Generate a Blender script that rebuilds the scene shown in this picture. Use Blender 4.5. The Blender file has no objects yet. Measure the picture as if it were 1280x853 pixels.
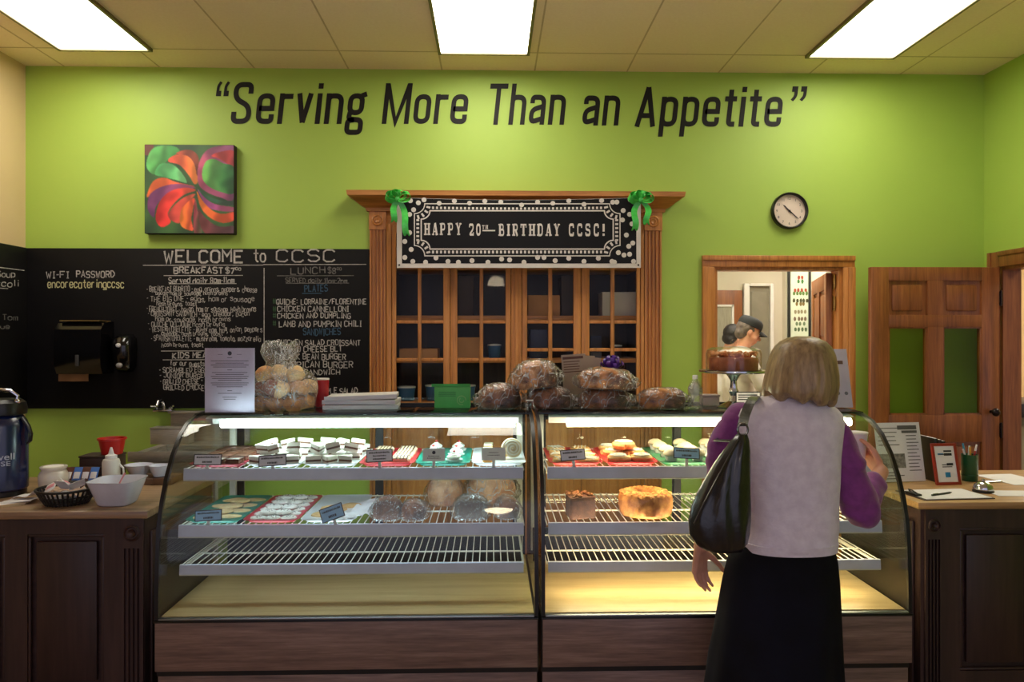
import bpy, bmesh, math, random
from math import sin, cos, pi, radians
from mathutils import Vector, Matrix, Euler, noise

random.seed(7)
S = bpy.context.scene
COL = S.collection

# ------------------------------------------------------------------ camera, sky, exposure
FPX = 950.0                       # focal length for a 1280 px wide frame
YAW = radians(1.55)
CAMZ = 1.62
cd = bpy.data.cameras.new('camera')
cd.sensor_fit = 'HORIZONTAL'; cd.sensor_width = 36.0; cd.lens = 36.0 * FPX / 1280.0
cd.shift_y = -6.5 / 1280.0
cd.clip_start = 0.05
cam = bpy.data.objects.new('camera', cd); COL.objects.link(cam)
cam.location = (0, 0, CAMZ); cam.rotation_euler = (pi / 2, 0, -YAW)
S.camera = cam

w = bpy.data.worlds.new('daylight'); S.world = w; w.use_nodes = True
bg = w.node_tree.nodes['Background']
bg.inputs[0].default_value = (0.78, 0.76, 1.0, 1); bg.inputs[1].default_value = 0.8

S.view_settings.view_transform = 'Standard'
S.view_settings.look = 'None'
S.view_settings.gamma = 1.0
S.view_settings.use_curve_mapping = False
S.view_settings.exposure = 0.0
try:
    S.cycles.use_denoising = True
    S.cycles.max_bounces = 10; S.cycles.diffuse_bounces = 5; S.cycles.glossy_bounces = 5
    S.cycles.transmission_bounces = 8; S.cycles.transparent_max_bounces = 40
    S.cycles.sample_clamp_indirect = 6.0
    S.cycles.caustics_reflective = False; S.cycles.caustics_refractive = False
except Exception:
    pass

P_TROFFER = 11.5      # strength of the ceiling panels
P_COOL = 38.0         # tube in the left case
P_WARM = 34.0         # tube in the right case
P_KITCHEN = 22.0

# ------------------------------------------------------------------ pixel -> place
def ray(px, py):
    cx = (px - 640) / FPX; cz = (420 - py) / FPX
    return Vector((cx * cos(YAW) + sin(YAW), -cx * sin(YAW) + cos(YAW), cz))
def at(px, py, Y):
    r = ray(px, py); t = Y / r.y
    return Vector((r.x * t, Y, CAMZ + r.z * t))
def atz(px, py, Z):
    r = ray(px, py); t = (Z - CAMZ) / r.z
    return Vector((r.x * t, r.y * t, Z))
def xat(px, Y): return at(px, 420, Y).x

def lin(*c):
    o = []
    for v in c:
        v /= 255.0
        o.append(v / 12.92 if v <= 0.04045 else ((v + 0.055) / 1.055) ** 2.4)
    return tuple(o) + (1.0,)

# ------------------------------------------------------------------ materials
MATS = {}
def _new(name):
    m = bpy.data.materials.new(name); m.use_nodes = True
    nt = m.node_tree
    return m, nt, nt.nodes['Principled BSDF']
def _coords(nt, stretch=(1, 1, 1)):
    tc = nt.nodes.new('ShaderNodeTexCoord'); mp = nt.nodes.new('ShaderNodeMapping')
    mp.inputs['Scale'].default_value = stretch
    nt.links.new(tc.outputs['Object'], mp.inputs[0])
    return mp.outputs[0]
def _noise(nt, vec, scale, detail=4, rough=.6):
    n = nt.nodes.new('ShaderNodeTexNoise'); n.inputs['Scale'].default_value = scale
    n.inputs['Detail'].default_value = detail; n.inputs['Roughness'].default_value = rough
    nt.links.new(vec, n.inputs['Vector']); return n.outputs[0]
def _ramp(nt, fac, stops):
    r = nt.nodes.new('ShaderNodeValToRGB'); e = r.color_ramp.elements
    e[0].position, e[0].color = stops[0]; e[1].position, e[1].color = stops[-1]
    for p, c in stops[1:-1]:
        q = e.new(p); q.color = c
    nt.links.new(fac, r.inputs[0]); return r.outputs[0]

def mat(name, col, rough=.5, metal=0., col2=None, scale=8., stretch=(1, 1, 1), lo=.35, hi=.65, bump=0., bscale=None, coat=0., sheen=0., spec=None, sss=0.):
    if name in MATS: return MATS[name]
    m, nt, b = _new(name)
    b.inputs['Base Color'].default_value = col; b.inputs['Roughness'].default_value = rough; b.inputs['Metallic'].default_value = metal
    if coat: b.inputs['Coat Weight'].default_value = coat; b.inputs['Coat Roughness'].default_value = .15
    if sheen: b.inputs['Sheen Weight'].default_value = sheen
    if spec is not None: b.inputs['Specular IOR Level'].default_value = spec
    if sss:
        b.inputs['Subsurface Weight'].default_value = sss; b.inputs['Subsurface Radius'].default_value = (.01, .004, .002)
    v = _coords(nt, stretch)
    n = _noise(nt, v, scale)
    if col2 is None: col2 = tuple(c * .86 for c in col[:3]) + (1,)
    nt.links.new(_ramp(nt, n, [(lo, col), (hi, col2)]), b.inputs['Base Color'])
    if bump:
        bp = nt.nodes.new('ShaderNodeBump'); bp.inputs['Strength'].default_value = bump; bp.inputs['Distance'].default_value = .01
        nt.links.new(_noise(nt, v, bscale or scale * 3), bp.inputs['Height']); nt.links.new(bp.outputs[0], b.inputs['Normal'])
    MATS[name] = m; return m

def wood(name, a, b_, rough=.42, axis='Z', scale=1., coat=.15, dark=None):
    if name in MATS: return MATS[name]
    m, nt, b = _new(name)
    st = {'Z': (26, 26, 1.6), 'X': (1.6, 26, 26), 'Y': (26, 1.6, 26)}[axis]
    v = _coords(nt, tuple(s * scale for s in st))
    n1 = _noise(nt, v, 1.0, 5, .65)
    v2 = _coords(nt, tuple(s * scale * 4 for s in st))
    n2 = _noise(nt, v2, 1.3, 2, .5)
    mx = nt.nodes.new('ShaderNodeMath'); mx.operation = 'MULTIPLY_ADD'; mx.inputs[1].default_value = .35
    nt.links.new(n2, mx.inputs[0]); nt.links.new(n1, mx.inputs[2])
    dk = dark or tuple(c * .55 for c in b_[:3]) + (1,)
    nt.links.new(_ramp(nt, mx.outputs[0], [(.42, a), (.66, b_), (.9, dk)]), b.inputs['Base Color'])
    b.inputs['Roughness'].default_value = rough; b.inputs['Coat Weight'].default_value = coat; b.inputs['Coat Roughness'].default_value = .25
    bp = nt.nodes.new('ShaderNodeBump'); bp.inputs['Strength'].default_value = .08; bp.inputs['Distance'].default_value = .004
    nt.links.new(mx.outputs[0], bp.inputs['Height']); nt.links.new(bp.outputs[0], b.inputs['Normal'])
    MATS[name] = m; return m

def _fresnel(nt, ior):
    """same mirror strength from either side of a pane"""
    ge = nt.nodes.new('ShaderNodeNewGeometry'); f = nt.nodes.new('ShaderNodeFresnel'); mx = nt.nodes.new('ShaderNodeMix'); mx.data_type = 'FLOAT'
    nt.links.new(ge.outputs['Backfacing'], mx.inputs[0]); mx.inputs[2].default_value = ior; mx.inputs[3].default_value = 1.0 / ior
    nt.links.new(mx.outputs[0], f.inputs[0]); return f

def glass(name, tint=(.97, .99, .98, 1), ior=1.38, rough=.02):
    if name in MATS: return MATS[name]
    m = bpy.data.materials.new(name); m.use_nodes = True; nt = m.node_tree
    nt.nodes.remove(nt.nodes['Principled BSDF']); out = nt.nodes['Material Output']
    t = nt.nodes.new('ShaderNodeBsdfTransparent'); t.inputs[0].default_value = tint
    g = nt.nodes.new('ShaderNodeBsdfGlossy'); g.inputs['Roughness'].default_value = rough
    f = _fresnel(nt, ior)
    x = nt.nodes.new('ShaderNodeMixShader')
    nt.links.new(f.outputs[0], x.inputs[0]); nt.links.new(t.outputs[0], x.inputs[1]); nt.links.new(g.outputs[0], x.inputs[2])
    nt.links.new(x.outputs[0], out.inputs[0])
    MATS[name] = m; return m

def film(name, white=.12, gloss=.25, scale=40., tint=(.97, .97, .98, 1), crease_glint=1.):
    """thin crinkled plastic: mostly clear, with a milky veil, glossy creases and pale wrinkle highlights painted in"""
    if name in MATS: return MATS[name]
    m = bpy.data.materials.new(name); m.use_nodes = True; nt = m.node_tree
    nt.nodes.remove(nt.nodes['Principled BSDF']); out = nt.nodes['Material Output']
    t = nt.nodes.new('ShaderNodeBsdfTransparent'); t.inputs[0].default_value = tint
    d = nt.nodes.new('ShaderNodeBsdfTranslucent'); d.inputs[0].default_value = (.9, .9, .92, 1)
    d2 = nt.nodes.new('ShaderNodeBsdfDiffuse'); d2.inputs[0].default_value = (.9, .9, .92, 1)
    da = nt.nodes.new('ShaderNodeMixShader'); da.inputs[0].default_value = .35
    nt.links.new(d2.outputs[0], da.inputs[1]); nt.links.new(d.outputs[0], da.inputs[2])
    g = nt.nodes.new('ShaderNodeBsdfGlossy'); g.inputs['Roughness'].default_value = .10
    v = _coords(nt, (1, .45, 1.6)); n = _noise(nt, v, scale, 4, .65); n2 = _noise(nt, _coords(nt, (2.2, .6, .5)), scale * .6, 3, .6)
    bp = nt.nodes.new('ShaderNodeBump'); bp.inputs['Strength'].default_value = 1.0; bp.inputs['Distance'].default_value = .02
    nt.links.new(n, bp.inputs['Height']); nt.links.new(bp.outputs[0], g.inputs['Normal'])
    r = _ramp(nt, n2, [(.40, (white * .45,) * 3 + (1,)), (.56, (white,) * 3 + (1,)), (.66, (min(1, white * 3.5),) * 3 + (1,))])
    x1 = nt.nodes.new('ShaderNodeMixShader'); nt.links.new(r, x1.inputs[0]); nt.links.new(t.outputs[0], x1.inputs[1]); nt.links.new(da.outputs[0], x1.inputs[2])
    n3 = _noise(nt, _coords(nt, (1.6, .5, .8)), scale * .30, 2, .4)
    ln = _ramp(nt, n3, [(.43, (0, 0, 0, 1)), (.452, (.5 * crease_glint,) * 3 + (1,)), (.474, (0, 0, 0, 1)), (.54, (0, 0, 0, 1)), (.558, (.7 * crease_glint,) * 3 + (1,)), (.576, (0, 0, 0, 1))])  # thin pale lines: wrinkle highlights put into the colour
    x3 = nt.nodes.new('ShaderNodeMixShader'); g2 = nt.nodes.new('ShaderNodeBsdfGlossy'); g2.inputs['Roughness'].default_value = .35
    nt.links.new(bp.outputs[0], g2.inputs['Normal'])
    dd = nt.nodes.new('ShaderNodeMixShader'); dd.inputs[0].default_value = .5; nt.links.new(da.outputs[0], dd.inputs[1]); nt.links.new(g2.outputs[0], dd.inputs[2])
    nt.links.new(ln, x3.inputs[0]); nt.links.new(x1.outputs[0], x3.inputs[1]); nt.links.new(dd.outputs[0], x3.inputs[2]); x1 = x3
    f = _fresnel(nt, 1.0 + gloss * 2.2); nt.links.new(bp.outputs[0], f.inputs['Normal'])
    x2 = nt.nodes.new('ShaderNodeMixShader'); nt.links.new(f.outputs[0], x2.inputs[0]); nt.links.new(x1.outputs[0], x2.inputs[1]); nt.links.new(g.outputs[0], x2.inputs[2])
    nt.links.new(x2.outputs[0], out.inputs[0])
    MATS[name] = m; return m

def glow(name, col, strength):
    if name in MATS: return MATS[name]
    m = bpy.data.materials.new(name); m.use_nodes = True; nt = m.node_tree
    nt.nodes.remove(nt.nodes['Principled BSDF'])
    e = nt.nodes.new('ShaderNodeEmission'); e.inputs[0].default_value = col; e.inputs[1].default_value = strength
    nt.links.new(e.outputs[0], nt.nodes['Material Output'].inputs[0])
    MATS[name] = m; return m

# ------------------------------------------------------------------ mesh building
class MB:
    def __init__(s): s.b = bmesh.new(); s.mi = 0
    def _faces(s, vs, fs):
        V = [s.b.verts.new(v) for v in vs]
        for f in fs:
            try:
                k = s.b.faces.new([V[i] for i in f]); k.material_index = s.mi
            except ValueError: pass
        return V
    def box(s, x0, x1, y0, y1, z0, z1, bev=0.):
        return s.obox(((x0 + x1) / 2, (y0 + y1) / 2, (z0 + z1) / 2), (x1 - x0, y1 - y0, z1 - z0), None, bev)
    def obox(s, c, size, rot=None, bev=0.):
        t = bmesh.new(); bmesh.ops.create_cube(t, size=1.0)
        for v in t.verts: v.co = Vector((v.co.x * size[0], v.co.y * size[1], v.co.z * size[2]))
        if bev: bmesh.ops.bevel(t, geom=list(t.edges), offset=min(bev, .49 * min(abs(q) for q in size)), segments=2, affect='EDGES', profile=.5)
        return s._join(t, c, rot)
    def _join(s, t, c, rot):
        R = (rot if isinstance(rot, Matrix) else Euler(rot).to_matrix()) if rot is not None else Matrix.Identity(3)
        t.verts.index_update()
        s._faces([R @ v.co + Vector(c) for v in t.verts], [[v.index for v in f.verts] for f in t.faces]); t.free(); return s
    def ell(s, c, r, rot=None, sub=3):
        t = bmesh.new(); bmesh.ops.create_icosphere(t, subdivisions=sub, radius=1.0)
        if isinstance(r, (int, float)): r = (r, r, r)
        for v in t.verts: v.co = Vector((v.co.x * r[0], v.co.y * r[1], v.co.z * r[2]))
        return s._join(t, c, rot)
    def rings(s, rings, closed=True, cap=True):
        """loft through rings of equal length"""
        n = len(rings[0]); vs = [p for r in rings for p in r]; fs = []
        for i in range(len(rings) - 1):
            for j in range(n if closed else n - 1):
                a, b = i * n + j, i * n + (j + 1) % n
                fs.append((a, b, b + n, a + n))
        if cap and closed:
            fs.append(tuple(range(n))[::-1]); fs.append(tuple((len(rings) - 1) * n + j for j in range(n)))
        s._faces(vs, fs); return s
    def tube(s, pts, r, seg=8, closed=False, flat=1.0):
        pts = [Vector(p) for p in pts]; n = len(pts)
        R = r if isinstance(r, (list, tuple)) else [r] * n
        up = Vector((0, 0, 1)); rs = []; prev = None
        for i, p in enumerate(pts):
            a = pts[(i - 1) % n] if (closed or i) else p; b = pts[(i + 1) % n] if (closed or i < n - 1) else p
            d = (b - a).normalized() if (b - a).length > 1e-9 else Vector((0, 0, 1))
            if prev is None:
                u = d.cross(up)
                if u.length < 1e-3: u = d.cross(Vector((0, 1, 0)))
            else: u = prev - d * prev.dot(d)
            u.normalize(); prev = u; v = d.cross(u)
            rs.append([p + u * (R[i] * cos(2 * pi * k / seg)) + v * (R[i] * flat * sin(2 * pi * k / seg)) for k in range(seg)])
        if closed: rs.append(rs[0]); s.rings(rs, True, False)
        else: s.rings(rs, True, True)
        return s
    def lathe(s, prof, c=(0, 0, 0), seg=28, rot=None, wob=None):
        c = Vector(c); R = Euler(rot).to_matrix() if rot is not None else Matrix.Identity(3); rs = []
        for r, z in prof:
            rs.append([c + R @ Vector((max(r, 1e-5) * (wob(2 * pi * k / seg, z) if wob else 1) * cos(2 * pi * k / seg), max(r, 1e-5) * (wob(2 * pi * k / seg, z) if wob else 1) * sin(2 * pi * k / seg), z)) for k in range(seg)])
        s.rings(rs, True, True); return s
    def prism(s, poly, axis, a, b):
        def P(u, v, t): return {'X': (t, u, v), 'Y': (u, t, v), 'Z': (u, v, t)}[axis]
        n = len(poly); s.rings([[P(u, v, a) for u, v in poly], [P(u, v, b) for u, v in poly]]); return s
    def grid(s, f, nu, nv):
        vs = [f(i / nu, j / nv) for i in range(nu + 1) for j in range(nv + 1)]
        s._faces(vs, [(i * (nv + 1) + j, (i + 1) * (nv + 1) + j, (i + 1) * (nv + 1) + j + 1, i * (nv + 1) + j + 1) for i in range(nu) for j in range(nv)]); return s
    def sheet(s, f, nu, nv, thick):
        """solid sheet: f(u, v) front surface, thickness along +thick vector"""
        T = Vector(thick); n = (nu + 1) * (nv + 1)
        A = [Vector(f(i / nu, j / nv)) for i in range(nu + 1) for j in range(nv + 1)]; B = [p + T for p in A]
        I = lambda i, j: i * (nv + 1) + j
        fs = []
        for i in range(nu):
            for j in range(nv):
                q = (I(i, j), I(i + 1, j), I(i + 1, j + 1), I(i, j + 1)); fs.append(q); fs.append(tuple(k + n for k in q[::-1]))
        for i in range(nu):
            fs.append((I(i, 0), I(i, 0) + n, I(i + 1, 0) + n, I(i + 1, 0))); fs.append((I(i, nv), I(i + 1, nv), I(i + 1, nv) + n, I(i, nv) + n))
        for j in range(nv):
            fs.append((I(0, j), I(0, j + 1), I(0, j + 1) + n, I(0, j) + n)); fs.append((I(nu, j), I(nu, j) + n, I(nu, j + 1) + n, I(nu, j + 1)))
        s._faces(A + B, fs); return s
    def cap(s, p0, r0, p1, r1, seg=14):
        """tapered limb piece with round ends"""
        p0, p1 = Vector(p0), Vector(p1); d = p1 - p0; L = d.length
        q = d.to_track_quat('Z', 'Y').to_matrix() if L > 1e-6 else Matrix.Identity(3)
        prof = [(r0 * sin(t), -r0 * cos(t)) for t in (0.02, .4, .8, 1.2)] + [(r0, 0), (r1, L)] + [(r1 * cos(t), L + r1 * sin(t)) for t in (.4, .8, 1.2, 1.55)]
        rs = [[p0 + q @ Vector((r * cos(2 * pi * k / seg), r * sin(2 * pi * k / seg), z)) for k in range(seg)] for r, z in prof]
        s.rings(rs); return s
    def ribbon(s, pts, wd, M, closed=False, off=0., thick=0.):
        """flat stroke along 2-D points, mapped by M(u, v) -> 3-D"""
        n = len(pts); P = [Vector((p[0], p[1])) for p in pts]; L = []; Rr = []
        for i in range(n):
            a = P[i - 1] if (i or closed) else None; b = P[(i + 1) % n] if (i < n - 1 or closed) else None
            d0 = (P[i] - a).normalized() if a is not None and (P[i] - a).length > 1e-9 else None
            d1 = (b - P[i]).normalized() if b is not None and (b - P[i]).length > 1e-9 else None
            if d0 is None: d0 = d1
            if d1 is None: d1 = d0
            if d0 is None: continue
            t = d0 + d1
            t = t.normalized() if t.length > 1e-4 else d0
            nn = Vector((-t.y, t.x)); k = wd / 2 / max(.45, nn.dot(Vector((-d0.y, d0.x))))
            L.append(M(P[i].x + nn.x * k, P[i].y + nn.y * k)); Rr.append(M(P[i].x - nn.x * k, P[i].y - nn.y * k))
        n = len(L)
        if n < 2: return s
        fs = [(j, (j + 1) % n, (j + 1) % n + n, j + n) for j in range(n if closed else n - 1)]
        s._faces(L + Rr, fs); return s
    def disc(s, c, r, M, seg=14):
        s._faces([M(c[0] + r * cos(2 * pi * k / seg), c[1] + r * sin(2 * pi * k / seg)) for k in range(seg)], [tuple(range(seg))]); return s
    def quad(s, u0, u1, v0, v1, M): s._faces([M(u0, v0), M(u1, v0), M(u1, v1), M(u0, v1)], [(0, 1, 2, 3)]); return s
    def data(s, name, mt, smooth=35, fix=True):
        me = bpy.data.meshes.new(name)
        if fix: bmesh.ops.recalc_face_normals(s.b, faces=list(s.b.faces))
        s.b.to_mesh(me); s.b.free()
        for q in (mt if isinstance(mt, (list, tuple)) else [mt]): me.materials.append(q)
        if smooth:
            me.shade_smooth(); me.set_sharp_from_angle(angle=radians(smooth))
        else: me.shade_flat()
        return me
    def build(s, name, mt, parent=None, loc=None, smooth=35, fix=True):
        return link(name, s.data(name, mt, smooth, fix), parent, loc)

def link(name, me, parent=None, loc=None):
    o = bpy.data.objects.new(name, me); COL.objects.link(o)
    if parent is not None: o.parent = parent
    if loc is not None: o.location = loc
    return o
def tag(o, label=None, cat=None, group=None, kind=None):
    if label: o['label'] = label
    if cat: o['category'] = cat
    if group: o['group'] = group
    if kind: o['kind'] = kind
    return o
def thing(name, label, cat, loc=(0, 0, 0), rz=0., group=None):
    o = bpy.data.objects.new(name, None); COL.objects.link(o)
    o.location = loc; o.rotation_euler = (0, 0, rz); o.empty_display_size = .1
    return tag(o, label, cat, group)
KIDS = {}
def copy_tree(o, parent=None):
    c = o.copy(); COL.objects.link(c)
    if parent is not None: c.parent = parent
    for ch in [k for k in COL.objects if k.parent == o]: copy_tree(ch, c)
    return c
def dup(o, loc, rot, label, group=None, sc=None):
    c = copy_tree(o); c.location = loc; c.rotation_euler = rot if isinstance(rot, (tuple, list)) else (0, 0, rot)
    if sc: c.scale = sc if isinstance(sc, (tuple, list)) else (sc,) * 3
    c['label'] = label
    if group: c['group'] = group
    elif 'group' in c: del c['group']
    return c

def remesh(mb, name, mt, voxel, smooth=6, disp=None, parent=None, loc=None, solid=None):
    """fuse overlapping closed pieces into one continuous skin"""
    me = mb.data('tmp', mt, 0)
    o = bpy.data.objects.new('tmp', me); COL.objects.link(o)
    r = o.modifiers.new('r', 'REMESH'); r.mode = 'VOXEL'; r.voxel_size = voxel
    if smooth:
        q = o.modifiers.new('s', 'SMOOTH'); q.factor = .5; q.iterations = smooth
    dg = bpy.context.evaluated_depsgraph_get(); dg.update()
    nm = bpy.data.meshes.new_from_object(o.evaluated_get(dg))
    bpy.data.objects.remove(o); bpy.data.meshes.remove(me)
    nm.name = name
    if disp:
        for v in nm.vertices:
            v.co = v.co + v.normal * disp(v.co)
    nm.materials.clear()
    for q in (mt if isinstance(mt, (list, tuple)) else [mt]): nm.materials.append(q)
    nm.shade_smooth()
    return link(name, nm, parent, loc)

def slab(name, mt, x0, x1, y0, y1, z0, z1, parent=None, bev=.002):
    return MB().box(x0, x1, y0, y1, z0, z1, bev).build(name, mt, parent)
def struct(name, mb, mt, label, cat, smooth=35):
    o = mb.build(name, mt, None, None, smooth); return tag(o, label, cat, None, 'structure')

# ------------------------------------------------------------------ writing
GL = {'A': "00 26 40|12 32", 'B': "00 06 36 45 44 33 03|33 42 41 30 00", 'C': "45 36 16 05 01 10 30 41", 'D': "00 06 26 44 42 20 00", 'E': "46 06 00 40|03 33",
 'F': "46 06 00|03 33", 'G': "45 36 16 05 01 10 30 41 43 23", 'H': "00 06|40 46|03 43", 'I': "10 30|20 26|16 36", 'J': "46 41 30 10 01|26 46", 'K': "00 06|46 03 40",
 'L': "06 00 40", 'M': "00 06 23 46 40", 'N': "00 06 40 46", 'O': "10 01 05 16 36 45 41 30 10", 'P': "00 06 36 45 44 33 03", 'Q': "10 01 05 16 36 45 41 30 10|22 40",
 'R': "00 06 36 45 44 33 03|23 40", 'S': "45 36 16 05 04 13 33 42 41 30 10 01", 'T': "06 46|26 20", 'U': "06 01 10 30 41 46", 'V': "06 20 46", 'W': "06 10 24 30 46",
 'X': "00 46|06 40", 'Y': "06 23 46|23 20", 'Z': "06 46 00 40", '0': "10 01 05 16 36 45 41 30 10", '1': "15 26 20", '2': "05 16 36 45 44 00 40", '3': "05 16 36 45 33 42 41 30 10 01",
 '4': "30 36 02 42", '5': "46 06 03 33 42 41 30 10 01", '6': "45 36 16 05 01 10 30 41 42 33 03", '7': "06 46 10", '8': "13 05 16 36 45 33 13 01 10 30 41 33", '9': "43 13 04 05 16 36 45 41 30 10",
 '$': "45 36 16 05 04 13 33 42 41 30 10 01|27 2.", '-': "13 33", '.': "10 11", ',': "11 0.", ':': "11 12|14 15", '/': "00 46", '&': "41 30 10 01 02 35 26 15 40", '+': "13 33|22 24", '!': "26 22|20 21", '#': "10 16|30 36|02 42|04 44",
 'a': "44 14 03 01 10 30 41|44 40", 'b': "06 00 30 41 43 34 04", 'c': "43 34 14 03 01 10 30 41", 'd': "46 40 10 01 03 14 44", 'e': "02 42 43 34 14 03 01 10 30 41", 'f': "10 15 26 36|04 34",
 'g': "44 4. 1. 0.|44 14 03 01 10 40", 'h': "00 06|03 34 43 40", 'i': "20 24|25 26", 'j': "24 2. 0.|25 26", 'k': "00 06|34 02 30", 'l': "20 26", 'm': "00 04 24 20|24 44 40", 'n': "00 04|03 14 34 43 40",
 'o': "10 01 03 14 34 43 41 30 10", 'p': "0. 04 34 43 41 30 00", 'q': "4. 44 14 03 01 10 40", 'r': "00 04|02 14 34", 's': "43 34 14 03 32 41 30 10 01", 't': "26 21 30 40|04 44", 'u': "04 01 10 30 41|44 40",
 'v': "04 20 44", 'w': "04 10 23 30 44", 'x': "00 44|04 40", 'y': "04 20|44 0.", 'z': "04 44 00 40"}
def _pt(t): return (float(t[0]), -1.2 if t[1] == '.' else float(t[1]))
def stroke_text(mb, s, u0, u1, v0, v1, wd, M, jit=.0, rnd=None):
    """hand lettering: strokes fitted between u0..u1, baseline v0, cap height v1-v0"""
    rnd = rnd or random.Random(len(s) * 31 + int(abs(u0) * 1000))
    n = len(s); adv = [(3.2 if c in "Iil.,:!1-'" else 3.0 if c == ' ' else 5.6) for c in s]; tot = sum(adv) - 1.6
    sx = (u1 - u0) / tot; sy = (v1 - v0) / 6.0; x = 0
    for c, a in zip(s, adv):
        g = GL.get(c)
        if g:
            dx = -1.0 if c in "Iil.,:!1-'" else 0.0
            jv = rnd.uniform(-jit, jit) * 6
            for st in g.split('|'):
                pts = [((x + dx + _pt(t)[0] + rnd.uniform(-jit, jit)) * sx + u0, (_pt(t)[1] + jv + rnd.uniform(-jit, jit)) * sy + v0) for t in st.split()]
                mb.ribbon(pts, wd, M)
        x += a
    return mb
def fillet(pts, r, closed=False):
    """round the corners of a polyline; a point may carry its own radius as a third number"""
    out = []; n = len(pts)
    for i, p in enumerate(pts):
        rr = p[2] if len(p) > 2 else r; q = Vector(p[:2])
        if (not closed and i in (0, n - 1)) or rr <= 0: out.append(tuple(q)); continue
        a = Vector(pts[i - 1][:2]); b = Vector(pts[(i + 1) % n][:2]); da = a - q; db = b - q
        k = min(rr, da.length * .49, db.length * .49); A = q + da.normalized() * k; B = q + db.normalized() * k
        for t in range(7):
            t /= 6; out.append(tuple(A * (1 - t) ** 2 + q * 2 * t * (1 - t) + B * t * t))
    return out
def font_mesh(s, mt, height=None, width=None, bold=0., M=None, align='CENTER'):
    """built-in typeface as a mesh; fitted to width x height; M maps (u, v)"""
    c = bpy.data.curves.new('t', 'FONT'); c.body = s; c.align_x = 'LEFT'; c.offset = bold; c.resolution_u = 3
    o = bpy.data.objects.new('t', c); COL.objects.link(o)
    dg = bpy.context.evaluated_depsgraph_get(); dg.update()
    me = bpy.data.meshes.new_from_object(o.evaluated_get(dg)); bpy.data.objects.remove(o)
    xs = [v.co.x for v in me.vertices]; ys = [v.co.y for v in me.vertices]
    if not xs: return me
    x0, x1, y0, y1 = min(xs), max(xs), min(ys), max(ys)
    sy = height / (y1 - y0) if height else None; sx = width / (x1 - x0) if width else sy
    if sy is None: sy = sx
    for v in me.vertices: v.co = Vector(M((v.co.x - (x0 + x1) / 2) * sx, (v.co.y - (y0 + y1) / 2) * sy))
    me.materials.append(mt); return me

WLD = {}
def wthing(name, label, cat, loc, group=None):
    """a thing whose parts are written in room coordinates"""
    o = thing(name, label, cat, loc, 0, group); WLD[o.name] = Vector(loc); return o
_link0 = link
def link(name, me, parent=None, loc=None):
    o = _link0(name, me, parent, loc)
    if parent is not None and parent.name in WLD: o.matrix_parent_inverse = Matrix.Translation(-WLD[parent.name])
    return o
def origin(o, p):
    """move a mesh written in room coordinates so that its origin sits at p"""
    p = Vector(p); o.data.transform(Matrix.Translation(-p)); o.location = p; return o
def pbox(mb, px0, px1, py0, py1, Y0, Y1, bev=0.):
    """box whose front face at depth Y0 spans the given pixels"""
    a = at(px0, py1, Y0); b = at(px1, py0, Y0)
    return mb.box(a.x, b.x, Y0, Y1, a.z, b.z, bev)
# ================================================================== THE ROOM
YW = 5.0; ZC = 3.367
XL = xat(32, YW); XR = xat(1230, YW)
YB = -1.5                                            # the room runs on behind the viewer
GREEN = mat('green_paint', lin(168, 198, 84), .55, col2=lin(163, 193, 80), scale=1.2, bump=.03, bscale=180)
BEIGE = mat('beige_paint', lin(226, 196, 150), .6, col2=lin(220, 190, 146), scale=1.5)
WHITEWALL = mat('kitchen_paint', lin(214, 208, 190), .6, col2=lin(208, 202, 184), scale=1.5)
CEIL = mat('ceiling_tile', lin(252, 230, 204), .85, col2=lin(246, 222, 195), scale=60, lo=.3, hi=.7, bump=.1, bscale=120)
CGRID = mat('ceiling_grid_bar', lin(216, 186, 152), .7)
FLOOR = mat('floor_tile', lin(158, 130, 104), .45, col2=lin(136, 110, 86), scale=6)
OAK = wood('oak', lin(214, 150, 80), lin(194, 126, 60), .4, 'Z')
OAKX = wood('oak_across', lin(214, 150, 80), lin(194, 126, 60), .4, 'X')
CHERRY = wood('cherry', lin(164, 102, 54), lin(140, 82, 40), .4, 'Z')
CHERRYX = wood('cherry_across', lin(164, 102, 54), lin(140, 82, 40), .4, 'X')
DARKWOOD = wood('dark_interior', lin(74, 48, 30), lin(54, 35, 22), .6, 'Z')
CLEAR = glass('clear_glass')
BLACK = mat('black_plastic', lin(18, 17, 18), .35)
CHROME = mat('chrome', lin(205, 205, 208), .18, 1.0, col2=lin(190, 190, 195))
STEEL = mat('steel', lin(206, 200, 190), .38, .75, col2=lin(184, 178, 168), scale=20, stretch=(1, 1, 10))
BRASS = mat('brass', lin(200, 160, 80), .25, 1.0)
PAPER = mat('paper', lin(232, 230, 232), .7, col2=lin(226, 224, 228))
INK = mat('ink', lin(30, 28, 32), .6)
WHITE = mat('white_plastic', lin(232, 230, 226), .35, col2=lin(226, 224, 220))

struct('floor', MB().box(XL - .15, XR + 2.5, -4.5, 9, -.1, 0), FLOOR, 'tiled floor of the bakery', 'floor')
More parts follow.
